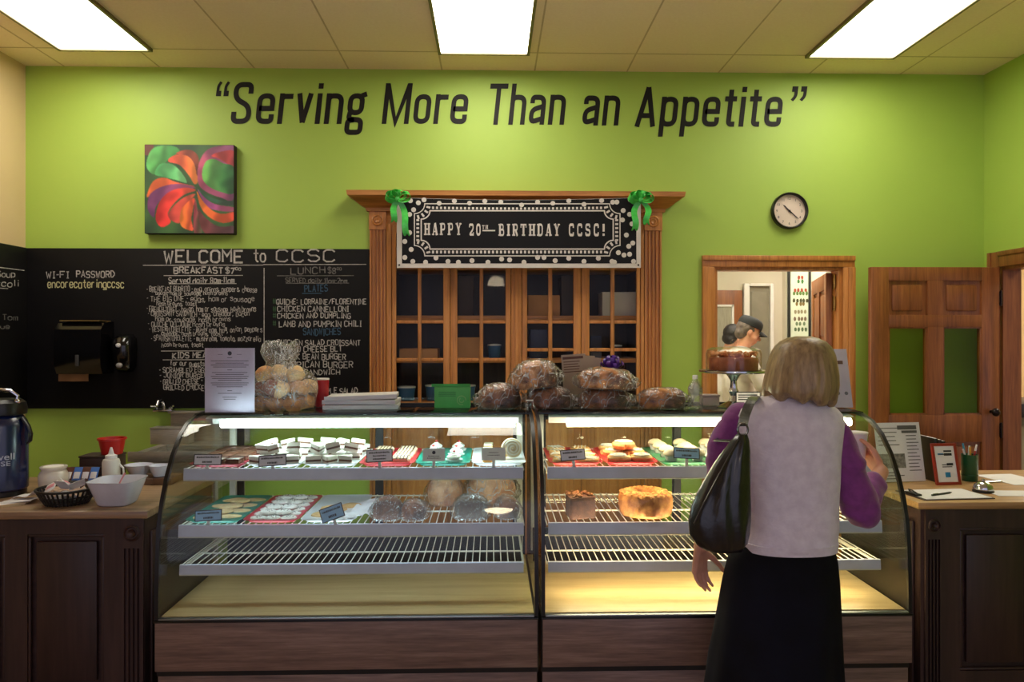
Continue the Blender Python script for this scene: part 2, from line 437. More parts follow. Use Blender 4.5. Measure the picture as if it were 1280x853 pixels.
# openings: cabinet niche and kitchen doorway in the back wall
CX0, CX1 = xat(484, YW), xat(804, YW); CZ1 = at(640, 270, YW).z
DX0, DX1 = xat(893, YW), xat(1055, YW); DZ1 = at(970, 334, YW).z
b = MB()
b.box(XL - .12, CX0, YW, YW + .12, 0, ZC); b.box(CX0, CX1, YW, YW + .12, CZ1, ZC); b.box(CX1, DX0, YW, YW + .12, 0, ZC)
b.box(DX0, DX1, YW, YW + .12, DZ1, ZC); b.box(DX1, XR + .12, YW, YW + .12, 0, ZC)
struct('wall_back', b, GREEN, 'lime green back wall of the bakery', 'wall')
struct('wall_left', MB().box(XL - .12, XL, YB, YW, 0, ZC), BEIGE, 'beige left wall', 'wall')
RY0, RY1, RZ1 = 3.86, 4.83, 2.065
b = MB(); b.box(XR, XR + .12, YB, RY0, 0, ZC); b.box(XR, XR + .12, RY1, YW, 0, ZC); b.box(XR, XR + .12, RY0, RY1, RZ1, ZC)
struct('wall_right', b, GREEN, 'lime green right wall with a doorway', 'wall')
struct('ceiling', MB().box(XL - .12, XR + .12, YB, YW + .12, ZC, ZC + .1), CEIL, 'beige tiled drop ceiling', 'ceiling')
YL = atz(605, 64, ZC).y
g = MB(); TW = 1.09
for k in range(-1, 6): g.box(XL, XR, YL + .01 - k * .61 * 2, YL + .022 - k * 1.22, ZC - .0012, ZC)
for k in range(-5, 6):
    xx = -.31 + k * .61 - .02
    if XL < xx < XR: g.box(xx, xx + .01, YB, YW, ZC - .001, ZC)
tag(g.build('trim_1', CGRID), 'thin ceiling grid bars between the tiles', 'trim', None, 'structure')

# ------------------------------------------------------------------ ceiling lights
LIT = glow('lit_panel', (1.0, .93, .79, 1), P_TROFFER)
FRAME = mat('light_frame', lin(120, 105, 60), .4)
def ceiling_light(xc, label, y1=None, wd=.525, ln=1.20, z=ZC, m=LIT):
    y1 = y1 or YL
    t = thing('ceiling_light', label, 'ceiling light', (xc, y1 - ln / 2, z), 0, None)
    f = MB(); e = .018
    for s in (-1, 1):
        f.box(s * (wd / 2 + e / 2) - e / 2, s * (wd / 2 + e / 2) + e / 2, -ln / 2 - e, ln / 2 + e, -.02, 0)
        f.box(-wd / 2, wd / 2, s * (ln / 2 + e / 2) - e / 2, s * (ln / 2 + e / 2) + e / 2, -.02, 0)
    f.build('frame', FRAME, t)
    MB().box(-wd / 2, wd / 2, -ln / 2, ln / 2, -.012, 0).build('diffuser', m, t)
    return t
ceiling_light((atz(82, 62, ZC).x + atz(187, 62, ZC).x) / 2, 'bright rectangular ceiling light panel above the painting and chalkboard')
ceiling_light((atz(551, 63, ZC).x + atz(659, 63, ZC).x) / 2, 'bright rectangular ceiling light panel above the middle of the wall slogan')
ceiling_light((atz(1010, 70, ZC).x + atz(1112, 71, ZC).x) / 2, 'bright rectangular ceiling light panel above the wall clock')

# ------------------------------------------------------------------ slogan on the wall
h = .0625; X_ = .73
def G(ch):
    """strokes of a narrow sign-writer's letter: (points, radius, closed), advance width"""
    nr = .22; W = .45; a = h; b_ = W - h; t = X_ - h
    arch = ([(a, .42), (a, t), (b_, t), (b_, 0)], nr, False)
    bowl = ([(a, h), (b_, h), (b_, t), (a, t)], nr, True)
    D = {
     'S': ([([(.5 - h, .72), (.5 - h, 1 - h), (h, 1 - h), (h, .60), (.5 - h, .42), (.5 - h, h), (h, h), (h, .29)], .24, False)], .52),
     'M': ([([(h, 0), (h, 1)], 0, False), ([(.72 - h, 0), (.72 - h, 1)], 0, False), ([(h + .01, .97), (.36, .04), (.72 - h - .01, .97)], 0, False)], .72),
     'T': ([([(0, 1 - h), (.50, 1 - h)], 0, False), ([(.25, 0), (.25, 1 - h)], 0, False)], .50),
     'A': ([([(.06, 0), (.27, .96)], 0, False), ([(.48, 0), (.27, .96)], 0, False), ([(.13, .27), (.41, .27)], 0, False)], .54),
     'e': ([([(a, .37, 0), (b_, .37, 0), (b_, t), (a, t), (a, h), (b_, h), (b_, .23)], nr, False)], W),
     'r': ([([(a, 0), (a, X_)], 0, False), ([(a, .45), (a, t - .01), (.34, t - .01)], .16, False)], .33),
     'v': ([([(.06, X_), (.20, .03)], 0, False), ([(.35, X_), (.20, .03)], 0, False)], .41),
     'i': ([([(a, 0), (a, X_)], 0, False), ([(a, .84), (a, .97)], 0, False)], 2 * h),
     'n': ([([(a, 0), (a, X_)], 0, False), arch], W),
     'g': ([([(a, .27), (b_ - .03, .27), (b_ - .03, t), (a, t)], nr, True), ([(a + .02, .28), (a - .01, .12), (b_ - .01, .09), (b_ - .01, -.2), (a - .02, -.2), (a - .02, .08), (.2, .10)], .1, False), ([(b_ - .06, t), (b_ + .07, t + .05)], 0, False)], W),
     'o': ([bowl], W),
     'h': ([([(a, 0), (a, 1)], 0, False), arch], W),
     'a': ([([(a, .52), (a, t), (b_ - .01, t), (b_ - .01, 0)], nr, False), ([(b_ - .01, .45), (a, .36), (a, h), (b_ - .01, h + .09)], .13, False)], W - .01),
     'p': ([([(a, -.24), (a, X_)], 0, False), bowl], W),
     't': ([([(.15, .90), (.15, h), (.31, h)], .1, False), ([(0, t + .01), (.31, t + .01)], 0, False)], .32),
     '\u201c': ([q for x in (.0, .19) for q in (([(.06 + x, .66), (.06 + x, .79)], 0, False), ([(.035 + x, .76, 0), (.035 + x, .90), (.10 + x, 1.0)], .08, False, .07))], .33),
     '\u201d': ([q for x in (.0, .19) for q in (([(.06 + x, .87), (.06 + x, 1.0)], 0, False), ([(.088 + x, .90), (.088 + x, .76), (.02 + x, .66)], .08, False, .07))], .33)}
    return D[ch]
VINYL = mat('slogan_vinyl', lin(24, 20, 17), .6, spec=.3)
n_ = [0]
def slogan_word(mb, s, px0, px1, ytop, ybase, Y):
    adv = [G(c)[1] + .105 for c in s]; tot = sum(adv) - .105; sh = .12; k = (px1 - px0) / (tot + sh * .8); hh = ybase - ytop; x = 0
    for c, a in zip(s, adv):
        for pts, r, cl, *w_ in G(c)[0]:
            q = fillet(pts, r, cl)
            n_[0] += 1; Yk = Y - .0003 * (n_[0] % 7)
            M = lambda u, v, x=x, Yk=Yk: at(px0 + (x + u + sh * v) * k, ybase - v * hh, Yk)
            mb.ribbon(q, w_[0] if w_ else .125, M, cl)
        x += a
YS = YW - .0015
t = wthing('wall_lettering', 'large dark brown slanted slogan lettering across the top of the green wall', 'lettering', (0, YW, 2.9))
for s, a, b_, y0, y1 in (('\u201cServing', 266, 459, 102.5, 155), ('More', 477, 587, 104, 155), ('Than', 608, 709, 104.5, 156), ('an', 727, 777, 105.5, 157), ('Appetite', 793, 980, 107, 158.5), ('\u201d', 984, 1009, 108, 160)):
    sl = MB(); slogan_word(sl, s, a, b_, y0, y1, YS); sl.build('word' if len(s) > 1 else 'closing_quote', VINYL, t, None, 0, False)

# ------------------------------------------------------------------ painting
def smooth_poly(p):
    out = []; n = len(p)
    for i in range(n):
        a, b, c, d = [Vector(p[(i + k - 1) % n]) for k in range(4)]
        for t in (0, .25, .5, .75):
            out.append(.5 * ((2 * b) + (c - a) * t + (2 * a - 5 * b + 4 * c - d) * t * t + (3 * b - a - 3 * c + d) * t ** 3))
    return out
def inside(p, x, y):
    r = False; j = len(p) - 1
    for i in range(len(p)):
        if (p[i].y > y) != (p[j].y > y) and x < (p[j].x - p[i].x) * (y - p[i].y) / (p[j].y - p[i].y) + p[i].x: r = not r
        j = i
    return r
PET = [([(80, 190), (130, 90), (260, 70), (330, 110), (240, 180), (150, 290), (90, 260)], (96, 178, 96), (52, 120, 60)),
 ([(240, 190), (300, 140), (390, 150), (450, 220), (468, 340), (440, 365), (400, 300), (330, 220)], (214, 74, 62), (236, 132, 60)),
 ([(300, 130), (400, 100), (470, 150), (475, 260), (460, 300), (440, 210), (390, 150)], (170, 70, 50), (120, 60, 46)),
 ([(140, 290), (180, 215), (260, 210), (330, 260), (385, 355), (300, 335), (200, 310)], (72, 160, 92), (120, 200, 130)),
 ([(80, 470), (125, 350), (210, 318), (300, 350), (450, 385), (300, 380), (160, 420)], (238, 110, 52), (220, 90, 80)),
 ([(85, 520), (110, 440), (200, 385), (330, 365), (455, 395), (330, 405), (220, 460), (150, 540), (135, 625), (95, 580)], (120, 60, 120), (160, 80, 110)),
 ([(148, 610), (180, 500), (260, 420), (370, 395), (455, 412), (360, 450), (275, 530), (240, 600), (262, 660), (200, 700), (160, 670)], (216, 44, 48), (226, 90, 66)),
 ([(242, 610), (280, 540), (360, 470), (450, 440), (400, 500), (342, 590), (330, 665), (280, 655)], (190, 62, 60), (214, 92, 70)),
 ([(330, 640), (350, 550), (440, 470), (430, 560), (418, 640), (432, 722), (380, 715), (342, 690)], (236, 128, 52), (226, 84, 60)),
 ([(436, 580), (448, 480), (470, 590), (500, 735), (440, 740)], (168, 60, 80), (70, 90, 60)),
 ([(470, 560), (520, 620), (620, 690), (745, 690), (745, 745), (520, 745)], (120, 60, 64), (92, 70, 80)),
 ([(464, 300), (480, 190), (540, 100), (640, 70), (745, 80), (745, 470), (640, 468), (540, 430), (480, 380)], (176, 78, 108), (120, 70, 110)),
 ([(570, 150), (620, 120), (745, 110), (745, 240), (680, 200), (620, 165)], (196, 62, 60), (150, 50, 56)),
 ([(500, 270), (530, 190), (590, 172), (660, 205), (745, 240), (745, 430), (640, 425), (560, 390), (510, 340)], (104, 176, 84), (30, 86, 50)),
 ([(465, 400), (540, 455), (640, 490), (745, 495), (745, 530), (640, 520), (540, 480)], (40, 100, 70), (60, 80, 70)),
 ([(465, 405), (520, 470), (600, 520), (745, 545), (745, 575), (620, 570), (530, 530)], (150, 70, 140), (180, 90, 120)),
 ([(460, 420), (500, 490), (580, 570), (660, 595), (745, 580), (745, 640), (660, 665), (560, 625), (490, 545)], (240, 126, 50), (220, 80, 60))]
PET = [(smooth_poly(p), a, c) for p, a, c in PET]
PET = [(p, a, c, (min(q.x for q in p), max(q.x for q in p), min(q.y for q in p), max(q.y for q in p))) for p, a, c in PET]
def art(u, v):
    x, y = 65 + u * 675, 65 + v * 680; nz = noise.noise(Vector((u * 5, v * 5, 1.3)))
    c = Vector((58 + 26 * nz, 92 + 40 * nz, 56 + 14 * nz))
    if u < .1 and v < .12: c = Vector((104, 62, 56))
    for p, a, d, bx in PET:
        if bx[0] <= x <= bx[1] and bx[2] <= y <= bx[3] and inside(p, x, y):
            xs = [bx[0], bx[1]]; t = min(1, max(0, (x - min(xs)) / (max(xs) - min(xs)) + .25 * noise.noise(Vector((u * 8, v * 8, 0)))))
            c = Vector(a) * (1 - t) + Vector(d) * t; c = c * (1 + .16 * sin(t * 9 + v * 6)) + Vector((18, 14, 12)) * max(0, noise.noise(Vector((u * 7, v * 7, 4))))
    return c
a0 = at(180, 292, YW - .06); a1 = at(292.5, 181, YW - .06)
t = thing('wall_painting', 'square abstract canvas of red, orange, purple and green petals', 'painting', ((a0.x + a1.x) / 2, YW, a0.z))
hw = (a1.x - a0.x) / 2; hh = a1.z - a0.z
MB().box(-hw, hw, -.055, 0, 0, hh, .004).build('canvas', mat('canvas_edge', lin(44, 34, 28), .8), t)
N = 130
cm = MB().grid(lambda u, v: (-hw + .003 + u * (2 * hw - .006), -.0565, hh - .003 - v * (hh - .006)), N, N)
m, nt, bb = _new('painted_canvas'); at_n = nt.nodes.new('ShaderNodeVertexColor'); at_n.layer_name = 'paint'
nt.links.new(at_n.outputs[0], bb.inputs['Base Color']); bb.inputs['Roughness'].default_value = .5
me = cm.data('painted_face', m, 0)
ca = me.color_attributes.new('paint', 'FLOAT_COLOR', 'POINT')
for i, v in enumerate(me.vertices):
    uu = (v.co.x + hw - .003) / (2 * hw - .006); vv = (hh - .003 - v.co.z) / (hh - .006)
    e_ = .35 / N; cc_ = (art(uu - e_, vv - e_) + art(uu + e_, vv - e_) + art(uu - e_, vv + e_) + art(uu + e_, vv + e_)) / 4
    ca.data[i].color = lin(*[min(255, max(0, q)) for q in cc_])
link('painted_face', me, t)

# ------------------------------------------------------------------ chalkboards
BOARD = mat('chalkboard_paint', lin(15, 13, 14), .65, col2=lin(20, 18, 19), scale=3, spec=.2)
CHALK = mat('chalk_white', lin(196, 190, 184), .9, col2=lin(150, 146, 142), scale=40)
CHALKD = mat('chalk_grey', lin(120, 116, 112), .9, col2=lin(84, 82, 80), scale=40)
CHALKB = mat('chalk_blue', lin(56, 84, 108), .9)
CHALKG = mat('chalk_green', lin(60, 92, 60), .9)
CHALKY = mat('chalk_yellow', lin(206, 200, 150), .9)
YC = YW - .03; YCB = YW - .002; YT = YC - .0015
a0 = at(36, 511, YC); a1 = at(462, 311.5, YC)
t = wthing('menu_chalkboard', 'long black chalkboard on the back wall with the breakfast and lunch menu', 'chalkboard', ((a0.x + a1.x) / 2, YW, a0.z))
MB().box(XL + .002, a1.x - .004, YC, YCB, a0.z, a1.z, .003).build('board', BOARD, t)
W1 = lambda u, v: at(170 + u / 3.71, 290 + v / 3.71, YT)
def T2(mb, s, x0, x1, yt, yb, wd=4.2, jit=.12): stroke_text(mb, s, x0, x1, yb, yt, wd, W1, jit)
def L2(mb, x0, x1, y, wd=3.4): mb.ribbon([(x0, y), (x1, y - 1)], wd, W1)
c = MB()
T2(c, 'WELCOME', 132, 495, 86, 140, 9, .05); T2(c, 'to', 545, 600, 84, 140, 7, .05); T2(c, 'CCSC', 652, 922, 84, 138, 7, .05)
L2(c, 32, 590, 155); L2(c, 590, 1068, 152)
T2(c, 'BREAKFAST', 176, 402, 164, 192, 6); T2(c, '$7', 416, 456, 166, 192, 6); T2(c, '00', 462, 486, 166, 178, 3.4)
L2(c, 128, 496, 203); T2(c, 'Served daily 8am-11am', 152, 455, 212, 238, 4.4); L2(c, 152, 466, 241)
for q in ['- BREAKFAST BURRITO - egg, onions, peppers, cheese|50|560|253|278', 'bacon, ham or sausage, hash browns|92|425|275|293', '- THE BIG ONE - eggs, ham or sausage|50|548|298|322', 'hash browns, toast|96|282|322|343',
          '- FRENCH TOAST - bacon, ham or sausage, hash browns|50|556|345|372', '- CROISSANT SANDWICH - egg, cheddar, bacon|56|525|368|392', 'ham or sausage, hash browns|90|438|394|416', '- QUICHE DU JOUR hash browns|56|412|416|440',
          '- WESTERN OMELETTE - mushroom, ham, onion, peppers|62|585|440|464', 'cheddar, hash browns, toast|118|402|462|482', '- SPANISH OMELETTE - mushroom, tomato, mozzarella|70|578|482|506', 'hash browns, toast|120|312|514|534']:
    s, x0, x1, yt, yb = q.split('|'); T2(c, s, int(x0), int(x1), int(yt), int(yb), 2.7, .17)
L2(c, 116, 330, 553); T2(c, 'KIDS MEALS', 170, 372, 560, 586, 5.2); L2(c, 124, 330, 594)
for q in ['for our guests|160|318|600|622', '- SCRAMBLED EGGS|108|330|630|654', '- JUNIOR BURGER|110|330|656|678', '- GRILLED CHEESE + T|112|330|682|704', 'GRILLED CHICKEN|128|330|708|732']:
    s, x0, x1, yt, yb = q.split('|'); T2(c, s, int(x0), int(x1), int(yt), int(yb), 3.6, .2)
c.ribbon([(594, 168), (594, 560)], 4, W1)
for q in ['QUICHE: LORRAINE/FLORENTINE|652|1068|312|336', 'CHICKEN CANNELLONI|656|985|346|370', 'CHICKEN AND DUMPLING|656|995|377|400', 'LAMB AND PUMPKIN CHILI|664|1044|414|440', 'CHICKEN SALAD CROISSANT|655|1040|502|526',
          'PESTO CHEESE BLT|672|955|531|556', 'BLACK BEAN BURGER|668|972|566|592', 'AMERICAN BURGER|676|1005|602|630', 'SANDWICH|780|945|640|662', 'APPLE SALAD|850|1027|725|750']:
    s, x0, x1, yt, yb = q.split('|'); T2(c, s, int(x0), int(x1), int(yt), int(yb), 4.0, .1)
c.build('white_lettering', CHALK, t, None, 0, False)
c = MB(); T2(c, 'LUNCH', 718, 876, 164, 194, 5); T2(c, '$8', 890, 926, 166, 192, 5); T2(c, '00', 932, 952, 166, 178, 3); L2(c, 654, 1010, 204); T2(c, 'SERVED daily 11am-2pm', 694, 978, 215, 236, 4); L2(c, 694, 988, 239)
c.build('grey_lettering', CHALKD, t, None, 0, False)
c = MB(); T2(c, 'PLATES', 782, 888, 248, 278, 4.5); L2(c, 770, 860, 286); T2(c, 'SANDWICHES', 776, 948, 448, 478, 4.5); c.build('blue_lettering', CHALKB, t, None, 0, False)
c = MB()
for y in (322, 358, 388, 424, 515): T2(c, '#', 634, 650, y - 14, y + 10, 3)
c.build('green_lettering', CHALKG, t, None, 0, False)
W0 = lambda u, v: at(u / 3.554, 280 + v / 3.554, YT)
c = MB(); stroke_text(c, 'WI-FI', 206, 304, 240, 212, 4.5, W0, .05); stroke_text(c, 'PASSWORD', 340, 508, 238, 210, 4.5, W0, .05); c.build('wifi_heading', CHALK, t, None, 0, False)
c = MB(); stroke_text(c, 'encorecateringccsc', 212, 550, 284, 248, 4.2, W0, .05); c.build('wifi_password', CHALKY, t, None, 0, False)
# the board turns the corner on to the left wall
zb0, zb1 = a0.z, a1.z; XB = XL + .03
t = wthing('side_chalkboard', 'black chalkboard on the beige left wall, cut off by the picture edge', 'chalkboard', (XL, 4.2, zb0))
MB().box(XL + .002, XB, 2.6, YC - .004, zb0, zb1, .003).build('board', BOARD, t)
def WL(u, v):
    r = ray(u / 3.554, 280 + v / 3.554); k = (XB + .0015) / r.x; return Vector((XB + .0015, r.y * k, CAMZ + r.z * k))
c = MB(); c.ribbon([(-150, 175), (108, 207)], 4, WL); stroke_text(c, 'Today Soup', -130, 66, 238, 212, 3.6, WL, .1); stroke_text(c, 'Broccoli', -100, 84, 278, 250, 3.6, WL, .1); c.ribbon([(-90, 280), (36, 288)], 3, WL)
c.build('white_lettering', CHALK, t, None, 0, False)
c = MB(); stroke_text(c, 'Kale Tom', -90, 78, 428, 404, 3.4, WL, .1); stroke_text(c, 'Bisque', -80, 42, 466, 446, 3.4, WL, .1); c.build('faint_lettering', CHALKD, t, None, 0, False)

# ------------------------------------------------------------------ dispensers on the chalkboard
GB = mat('gloss_black', lin(14, 13, 14), .12, spec=.6)
a0 = at(68, 468, 4.80); a1 = at(126, 402, 4.80)
t = wthing('paper_towel_dispenser', 'black paper towel dispenser with a brown towel hanging out', 'dispenser', ((a0.x + a1.x) / 2, YC, a0.z))
prof = [(4.965, a0.z), (4.82, a0.z), (4.795, a0.z + .05), (4.79, a0.z + .16), (4.80, a1.z - .05), (4.84, a1.z - .01), (4.90, a1.z), (4.965, a1.z)]
MB().prism(prof, 'X', a0.x, a1.x).build('housing', GB, t, None, 25)
MB().prism([(4.965, a1.z + .001), (4.82, a1.z + .001), (4.82, a1.z + .008), (4.965, a1.z + .008)], 'X', a0.x + .02, a1.x - .02).build('top_edge', mat('smoky_plastic', lin(120, 100, 60), .2), t)
a = at(73, 477, 4.84); b_ = at(110, 466, 4.84)
MB().sheet(lambda u, v: (a.x + u * (b_.x - a.x), 4.84 + .006 * sin(u * 9), a.z + v * (b_.z + .02 - a.z)), 8, 3, (0, .003, 0)).build('paper_towel', mat('kraft_towel', lin(150, 108, 66), .85), t)
stx = (a0.x + a1.x) / 2
MB().box(stx - .01, stx + .012, 4.787, 4.792, a0.z + .05, a0.z + .12, .002).build('lock_plate', mat('grey_label', lin(70, 68, 66), .5), t)
a0 = at(135, 466, 4.86); a1 = at(162, 418, 4.86)
t = wthing('soap_dispenser', 'glossy black wall soap dispenser beside the paper towels', 'dispenser', ((a0.x + a1.x) / 2, YC, a0.z))
cx = (a0.x + a1.x) / 2; hw = (a1.x - a0.x) / 2
b = MB(); zs = [a0.z, a0.z + .03, a0.z + .09, a0.z + .16, a1.z - .03, a1.z]
ws = [.6, .85, .95, 1.0, .95, .6]; ds = [.05, .085, .1, .115, .1, .05]
b.rings([[(cx + hw * w_ * (abs(cos(k)) ** .6) * (1 if cos(k) > 0 else -1), YC - .003 - d_ * max(0, sin(k)) ** .7, z_) for k in [i * pi / 14 for i in range(15)]] for z_, w_, d_ in zip(zs, ws, ds)])
b.build('housing', GB, t, None, 50)
MB().ell((cx, YC - .118, a1.z - .07), (.016, .006, .014)).build('highlight_oval', WHITE, t)  # white oval put in as a highlight on the gloss housing
MB().ell((cx - .004, YC - .096, a0.z + .045), (.02, .012, .016)).build('push_button', mat('push_grey', lin(168, 164, 160), .3), t)

# ------------------------------------------------------------------ clock
cc = at(988.5, 263, YW - .04); R = .121
t = thing('wall_clock', 'round wall clock with black rim and cream face', 'clock', (cc.x, YW, cc.z))
MB().lathe([(R - .012, 0), (R, .004), (R, .034), (R - .006, .042), (R - .013, .036), (R - .014, .012)], (0, 0, 0), 48, (pi / 2, 0, 0)).build('rim', BLACK, t)
MB().lathe([(R - .013, .0), (R - .013, .014)], (0, 0, 0), 48, (pi / 2, 0, 0)).build('dial', mat('cream_dial', lin(228, 208, 190), .6, col2=lin(222, 202, 184)), t)
n = bmesh.new()
for k in range(1, 13):
    an = pi / 2 - k * pi / 6; x, z = .083 * cos(an), .083 * sin(an)
    me = font_mesh(str(k), INK, .017, None, .01, lambda u, v: (x + u, -.0148, z + v)); n.from_mesh(me)
me = bpy.data.meshes.new('numerals'); n.to_mesh(me); me.materials.append(mat('grey_ink', lin(96, 84, 80), .6)); link('numerals', me, t)
def hand(nm, an, ln, wd, y):
    d = Vector((cos(an), 0, sin(an))); s = Vector((-sin(an), 0, cos(an))); P = [s * wd - d * .02, d * ln * .8 + s * wd * .8, d * ln, d * ln * .8 - s * wd * .8, -s * wd - d * .02]
    MB().rings([[p + Vector((0, y, 0)) for p in P], [p + Vector((0, y - .0015, 0)) for p in P]]).build(nm, INK, t)
hand('hour_hand', radians(135), .058, .0042, -.017); hand('minute_hand', radians(-42), .083, .0032, -.0195)
MB().lathe([(.006, .014), (.006, .024), (.003, .026)], (0, 0, 0), 14, (pi / 2, 0, 0)).build('centre_cap', INK, t)

# ------------------------------------------------------------------ glazed cabinet in the wall
gz = lambda py: at(640, py, YW - .03).z
ZP1 = gz(265); t = wthing('glazed_cabinet', 'oak built-in cabinet with small-paned glass doors, fluted pilasters and crown', 'cabinet', (xat(645, YW), YW, 0))
CAB = t; YF = YW - .03
b = MB(); x0, x1 = CX0 + .004, CX1 - .004
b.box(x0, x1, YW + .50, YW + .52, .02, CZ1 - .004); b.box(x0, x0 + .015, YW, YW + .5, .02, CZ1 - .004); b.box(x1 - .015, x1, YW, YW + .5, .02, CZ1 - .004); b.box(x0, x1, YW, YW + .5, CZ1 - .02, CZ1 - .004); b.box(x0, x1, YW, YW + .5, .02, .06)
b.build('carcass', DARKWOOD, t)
SH = [gz(449), gz(394)]
for z in SH + [gz(505), gz(330)]: MB().box(x0 + .016, x1 - .016, YW + .10, YW + .49, z - .03, z, .002).build('shelf', OAKX, t)
for pa, pb in ((462, 482), (806, 827)):                                  # pilasters
    xa, xb = xat(pa, YF), xat(pb, YF); zt = ZP1
    n = 3; flute = []; wv = xb - xa
    prof = [(xa, YW - .002), (xa, YF)]
    for k in range(4):
        c0 = xa + wv * (.17 + .22 * k)
        prof += [(c0 - wv * .07, YF), (c0 - wv * .04, YF + .012), (c0 + wv * .04, YF + .012), (c0 + wv * .07, YF)]
    prof += [(xb, YF), (xb, YW - .002)]
    p = MB().rings([[(x, y, 0.0) for x, y in prof], [(x, y, zt - .12) for x, y in prof]]).box(xa - .004, xb + .004, YF - .006, YW - .002, zt - .12, zt, .002).build('pilaster', OAK, t, None, 20)
    c = Vector(((xa + xb) / 2, YF - .006, zt - .06)); r = wv * .36
    MB().lathe([(r, 0), (r, .004), (r * .8, .008), (r * .68, .003), (r * .5, .003), (r * .4, .009), (r * .15, .005), (.001, .004)], c, 24, (pi / 2, 0, 0)).build('rosette', OAK, p)
# crown: swept profile with returns
xa, xb = xat(462, YF) - .004, xat(827, YF) + .004; z0 = ZP1; zt = gz(243)
prof = [(0, 0), (.015, 0), (.02, .02), (.05, .035), (.10, .075), (.12, .085), (.125, zt - z0), (0, zt - z0)]
RR = []
for off, dz in prof: RR.append([(xa - off, YW - .002, z0 + dz), (xa - off, YF - off, z0 + dz), (xb + off, YF - off, z0 + dz), (xb + off, YW - .002, z0 + dz)])
MB().rings(RR).build('crown_moulding', OAKX, t, None, 20)
MB().box(xat(482, YF), xat(806, YF), YF + .012, YW + .02, gz(292), ZP1 + .02, .002).build('frieze', OAKX, t)
zg0, zg1, zlow = gz(503), gz(286), .10
def post(pa, pb, nm='post', y0=YF + .004): MB().box(xat(pa, YF), xat(pb, YF), y0, YW + .03, zlow, zg1 + .03, .003).build(nm, OAK, t)
post(482.5, 489); post(639, 652); post(801, 805.5); 
MB().box(xat(643.5, YF), xat(648, YF), YF - .012, YF + .004, zlow, zg1, .004).build('centre_bead', OAK, t)
MB().box(xat(482.5, YF), xat(805.5, YF), YF + .004, YW + .03, .02, zlow, .002).build('plinth', OAKX, t)
for pa, a, b1, b2, c, pb, rows in ((489.5, 495, 522, 526.5, 554, 562.5, (402.5, 450)), (563, 571.6, 599.5, 604, 632, 638.5, (402.5, 450)), (652.5, 659, 685.6, 690.5, 717, 726.5, (402.5, 437.5)), (727, 737, 763.6, 768.5, 796, 800.5, (402.5, 437.5))):
    X = lambda p: xat(p, YF); y0, y1 = YF + .008, YF + .036; d = MB()
    d.box(X(pa), X(a), y0, y1, zlow + .004, zg1 + .02, .003); d.box(X(c), X(pb), y0, y1, zlow + .004, zg1 + .02, .003)
    d.box(X(a), X(c), y0, y1, zg0 - .07, zg0, .003); d.box(X(a), X(c), y0, y1, zg1 - .03, zg1 + .02, .003); d.box(X(a), X(c), y0, y1, zlow + .004, zlow + .10, .003)
    d.box(X(a), X(c), y0 + .012, y1, zlow + .1, zg0 - .07); d.box(X(a) + .035, X(c) - .035, y0 + .004, y0 + .012, zlow + .14, zg0 - .11, .006)
    dr = d.build('door', OAK, t)
    mm = MB(); mm.box(X(b1), X(b2), y0 + .004, y1 - .004, zg0, zg1 - .03, .003)
    for r in rows: mm.box(X(a), X(b1), y0 + .004, y1 - .004, gz(r) - .011, gz(r) + .011, .003).box(X(b2), X(c), y0 + .004, y1 - .004, gz(r) - .011, gz(r) + .011, .003)
    mm.build('muntins', OAK, dr)
    MB().box(X(a) - .004, X(c) + .004, y0 + .013, y0 + .017, zg0 - .004, zg1 - .026).build('pane', glass('cabinet_glass', (.97, .98, .97, 1), 1.17), dr)
# things on the shelves behind the panes
CARD = mat('cardboard', lin(190, 136, 84), .8, col2=lin(176, 124, 74)); WCARD = mat('grey_carton', lin(200, 192, 180), .7); BLUEB = mat('blue_tub', lin(56, 110, 150), .4); DKBOX = mat('dark_box', lin(60, 44, 36), .7); NAVY = mat('navy_box', lin(30, 36, 70), .5)
def flap_box(mt, x0, x1, y0, y1, z0, z1, label, cat='box', name='carton', group=None):
    t = wthing(name, label, cat, ((x0 + x1) / 2, (y0 + y1) / 2, z0), group)
    MB().box(x0, x1, y0, y1, z0, z1 - .004, .003).build('body', mt, t)
    xm = (x0 + x1) / 2
    MB().box(x0, xm - .002, y0, y1, z1 - .004, z1, .001).box(xm + .002, x1, y0, y1, z1 - .004, z1, .001).build('flaps', mt, t)
    return t
for pa, pb, ya, lv, mt, lb, cat in (
    (499, 547, 436, 0, CARD, 'wide brown cardboard box behind the leftmost cabinet door', 'box'), (572, 600, 422, 0, CARD, 'brown cardboard box behind the second cabinet door', 'box'),
    (660, 700, 369, 1, CARD, 'brown cardboard box behind the third cabinet door, upper shelf', 'box'), (753, 798, 365, 1, WCARD, 'pale grey carton behind the rightmost cabinet door', 'box'),
    (702, 722, 345, 1, DKBOX, 'dark brown box beside the cardboard box on the upper shelf', 'box'), (573, 592, 345, 1, DKBOX, 'tall dark box on the upper shelf behind the second door', 'box'),
    (663, 684, 412, 0, NAVY, 'navy box on the lower shelf behind the third cabinet door', 'box'), (738, 752, 420, 0, NAVY, 'small navy box on the lower shelf behind the rightmost door', 'box')):
    Y0 = YW + .105; z0 = SH[lv]; xa, xb = xat(pa, Y0), xat(pb, Y0); z1 = at(640, ya, Y0).z
    flap_box(mt, xa, xb, Y0, Y0 + .22, z0, max(z1, z0 + .04), lb, cat)
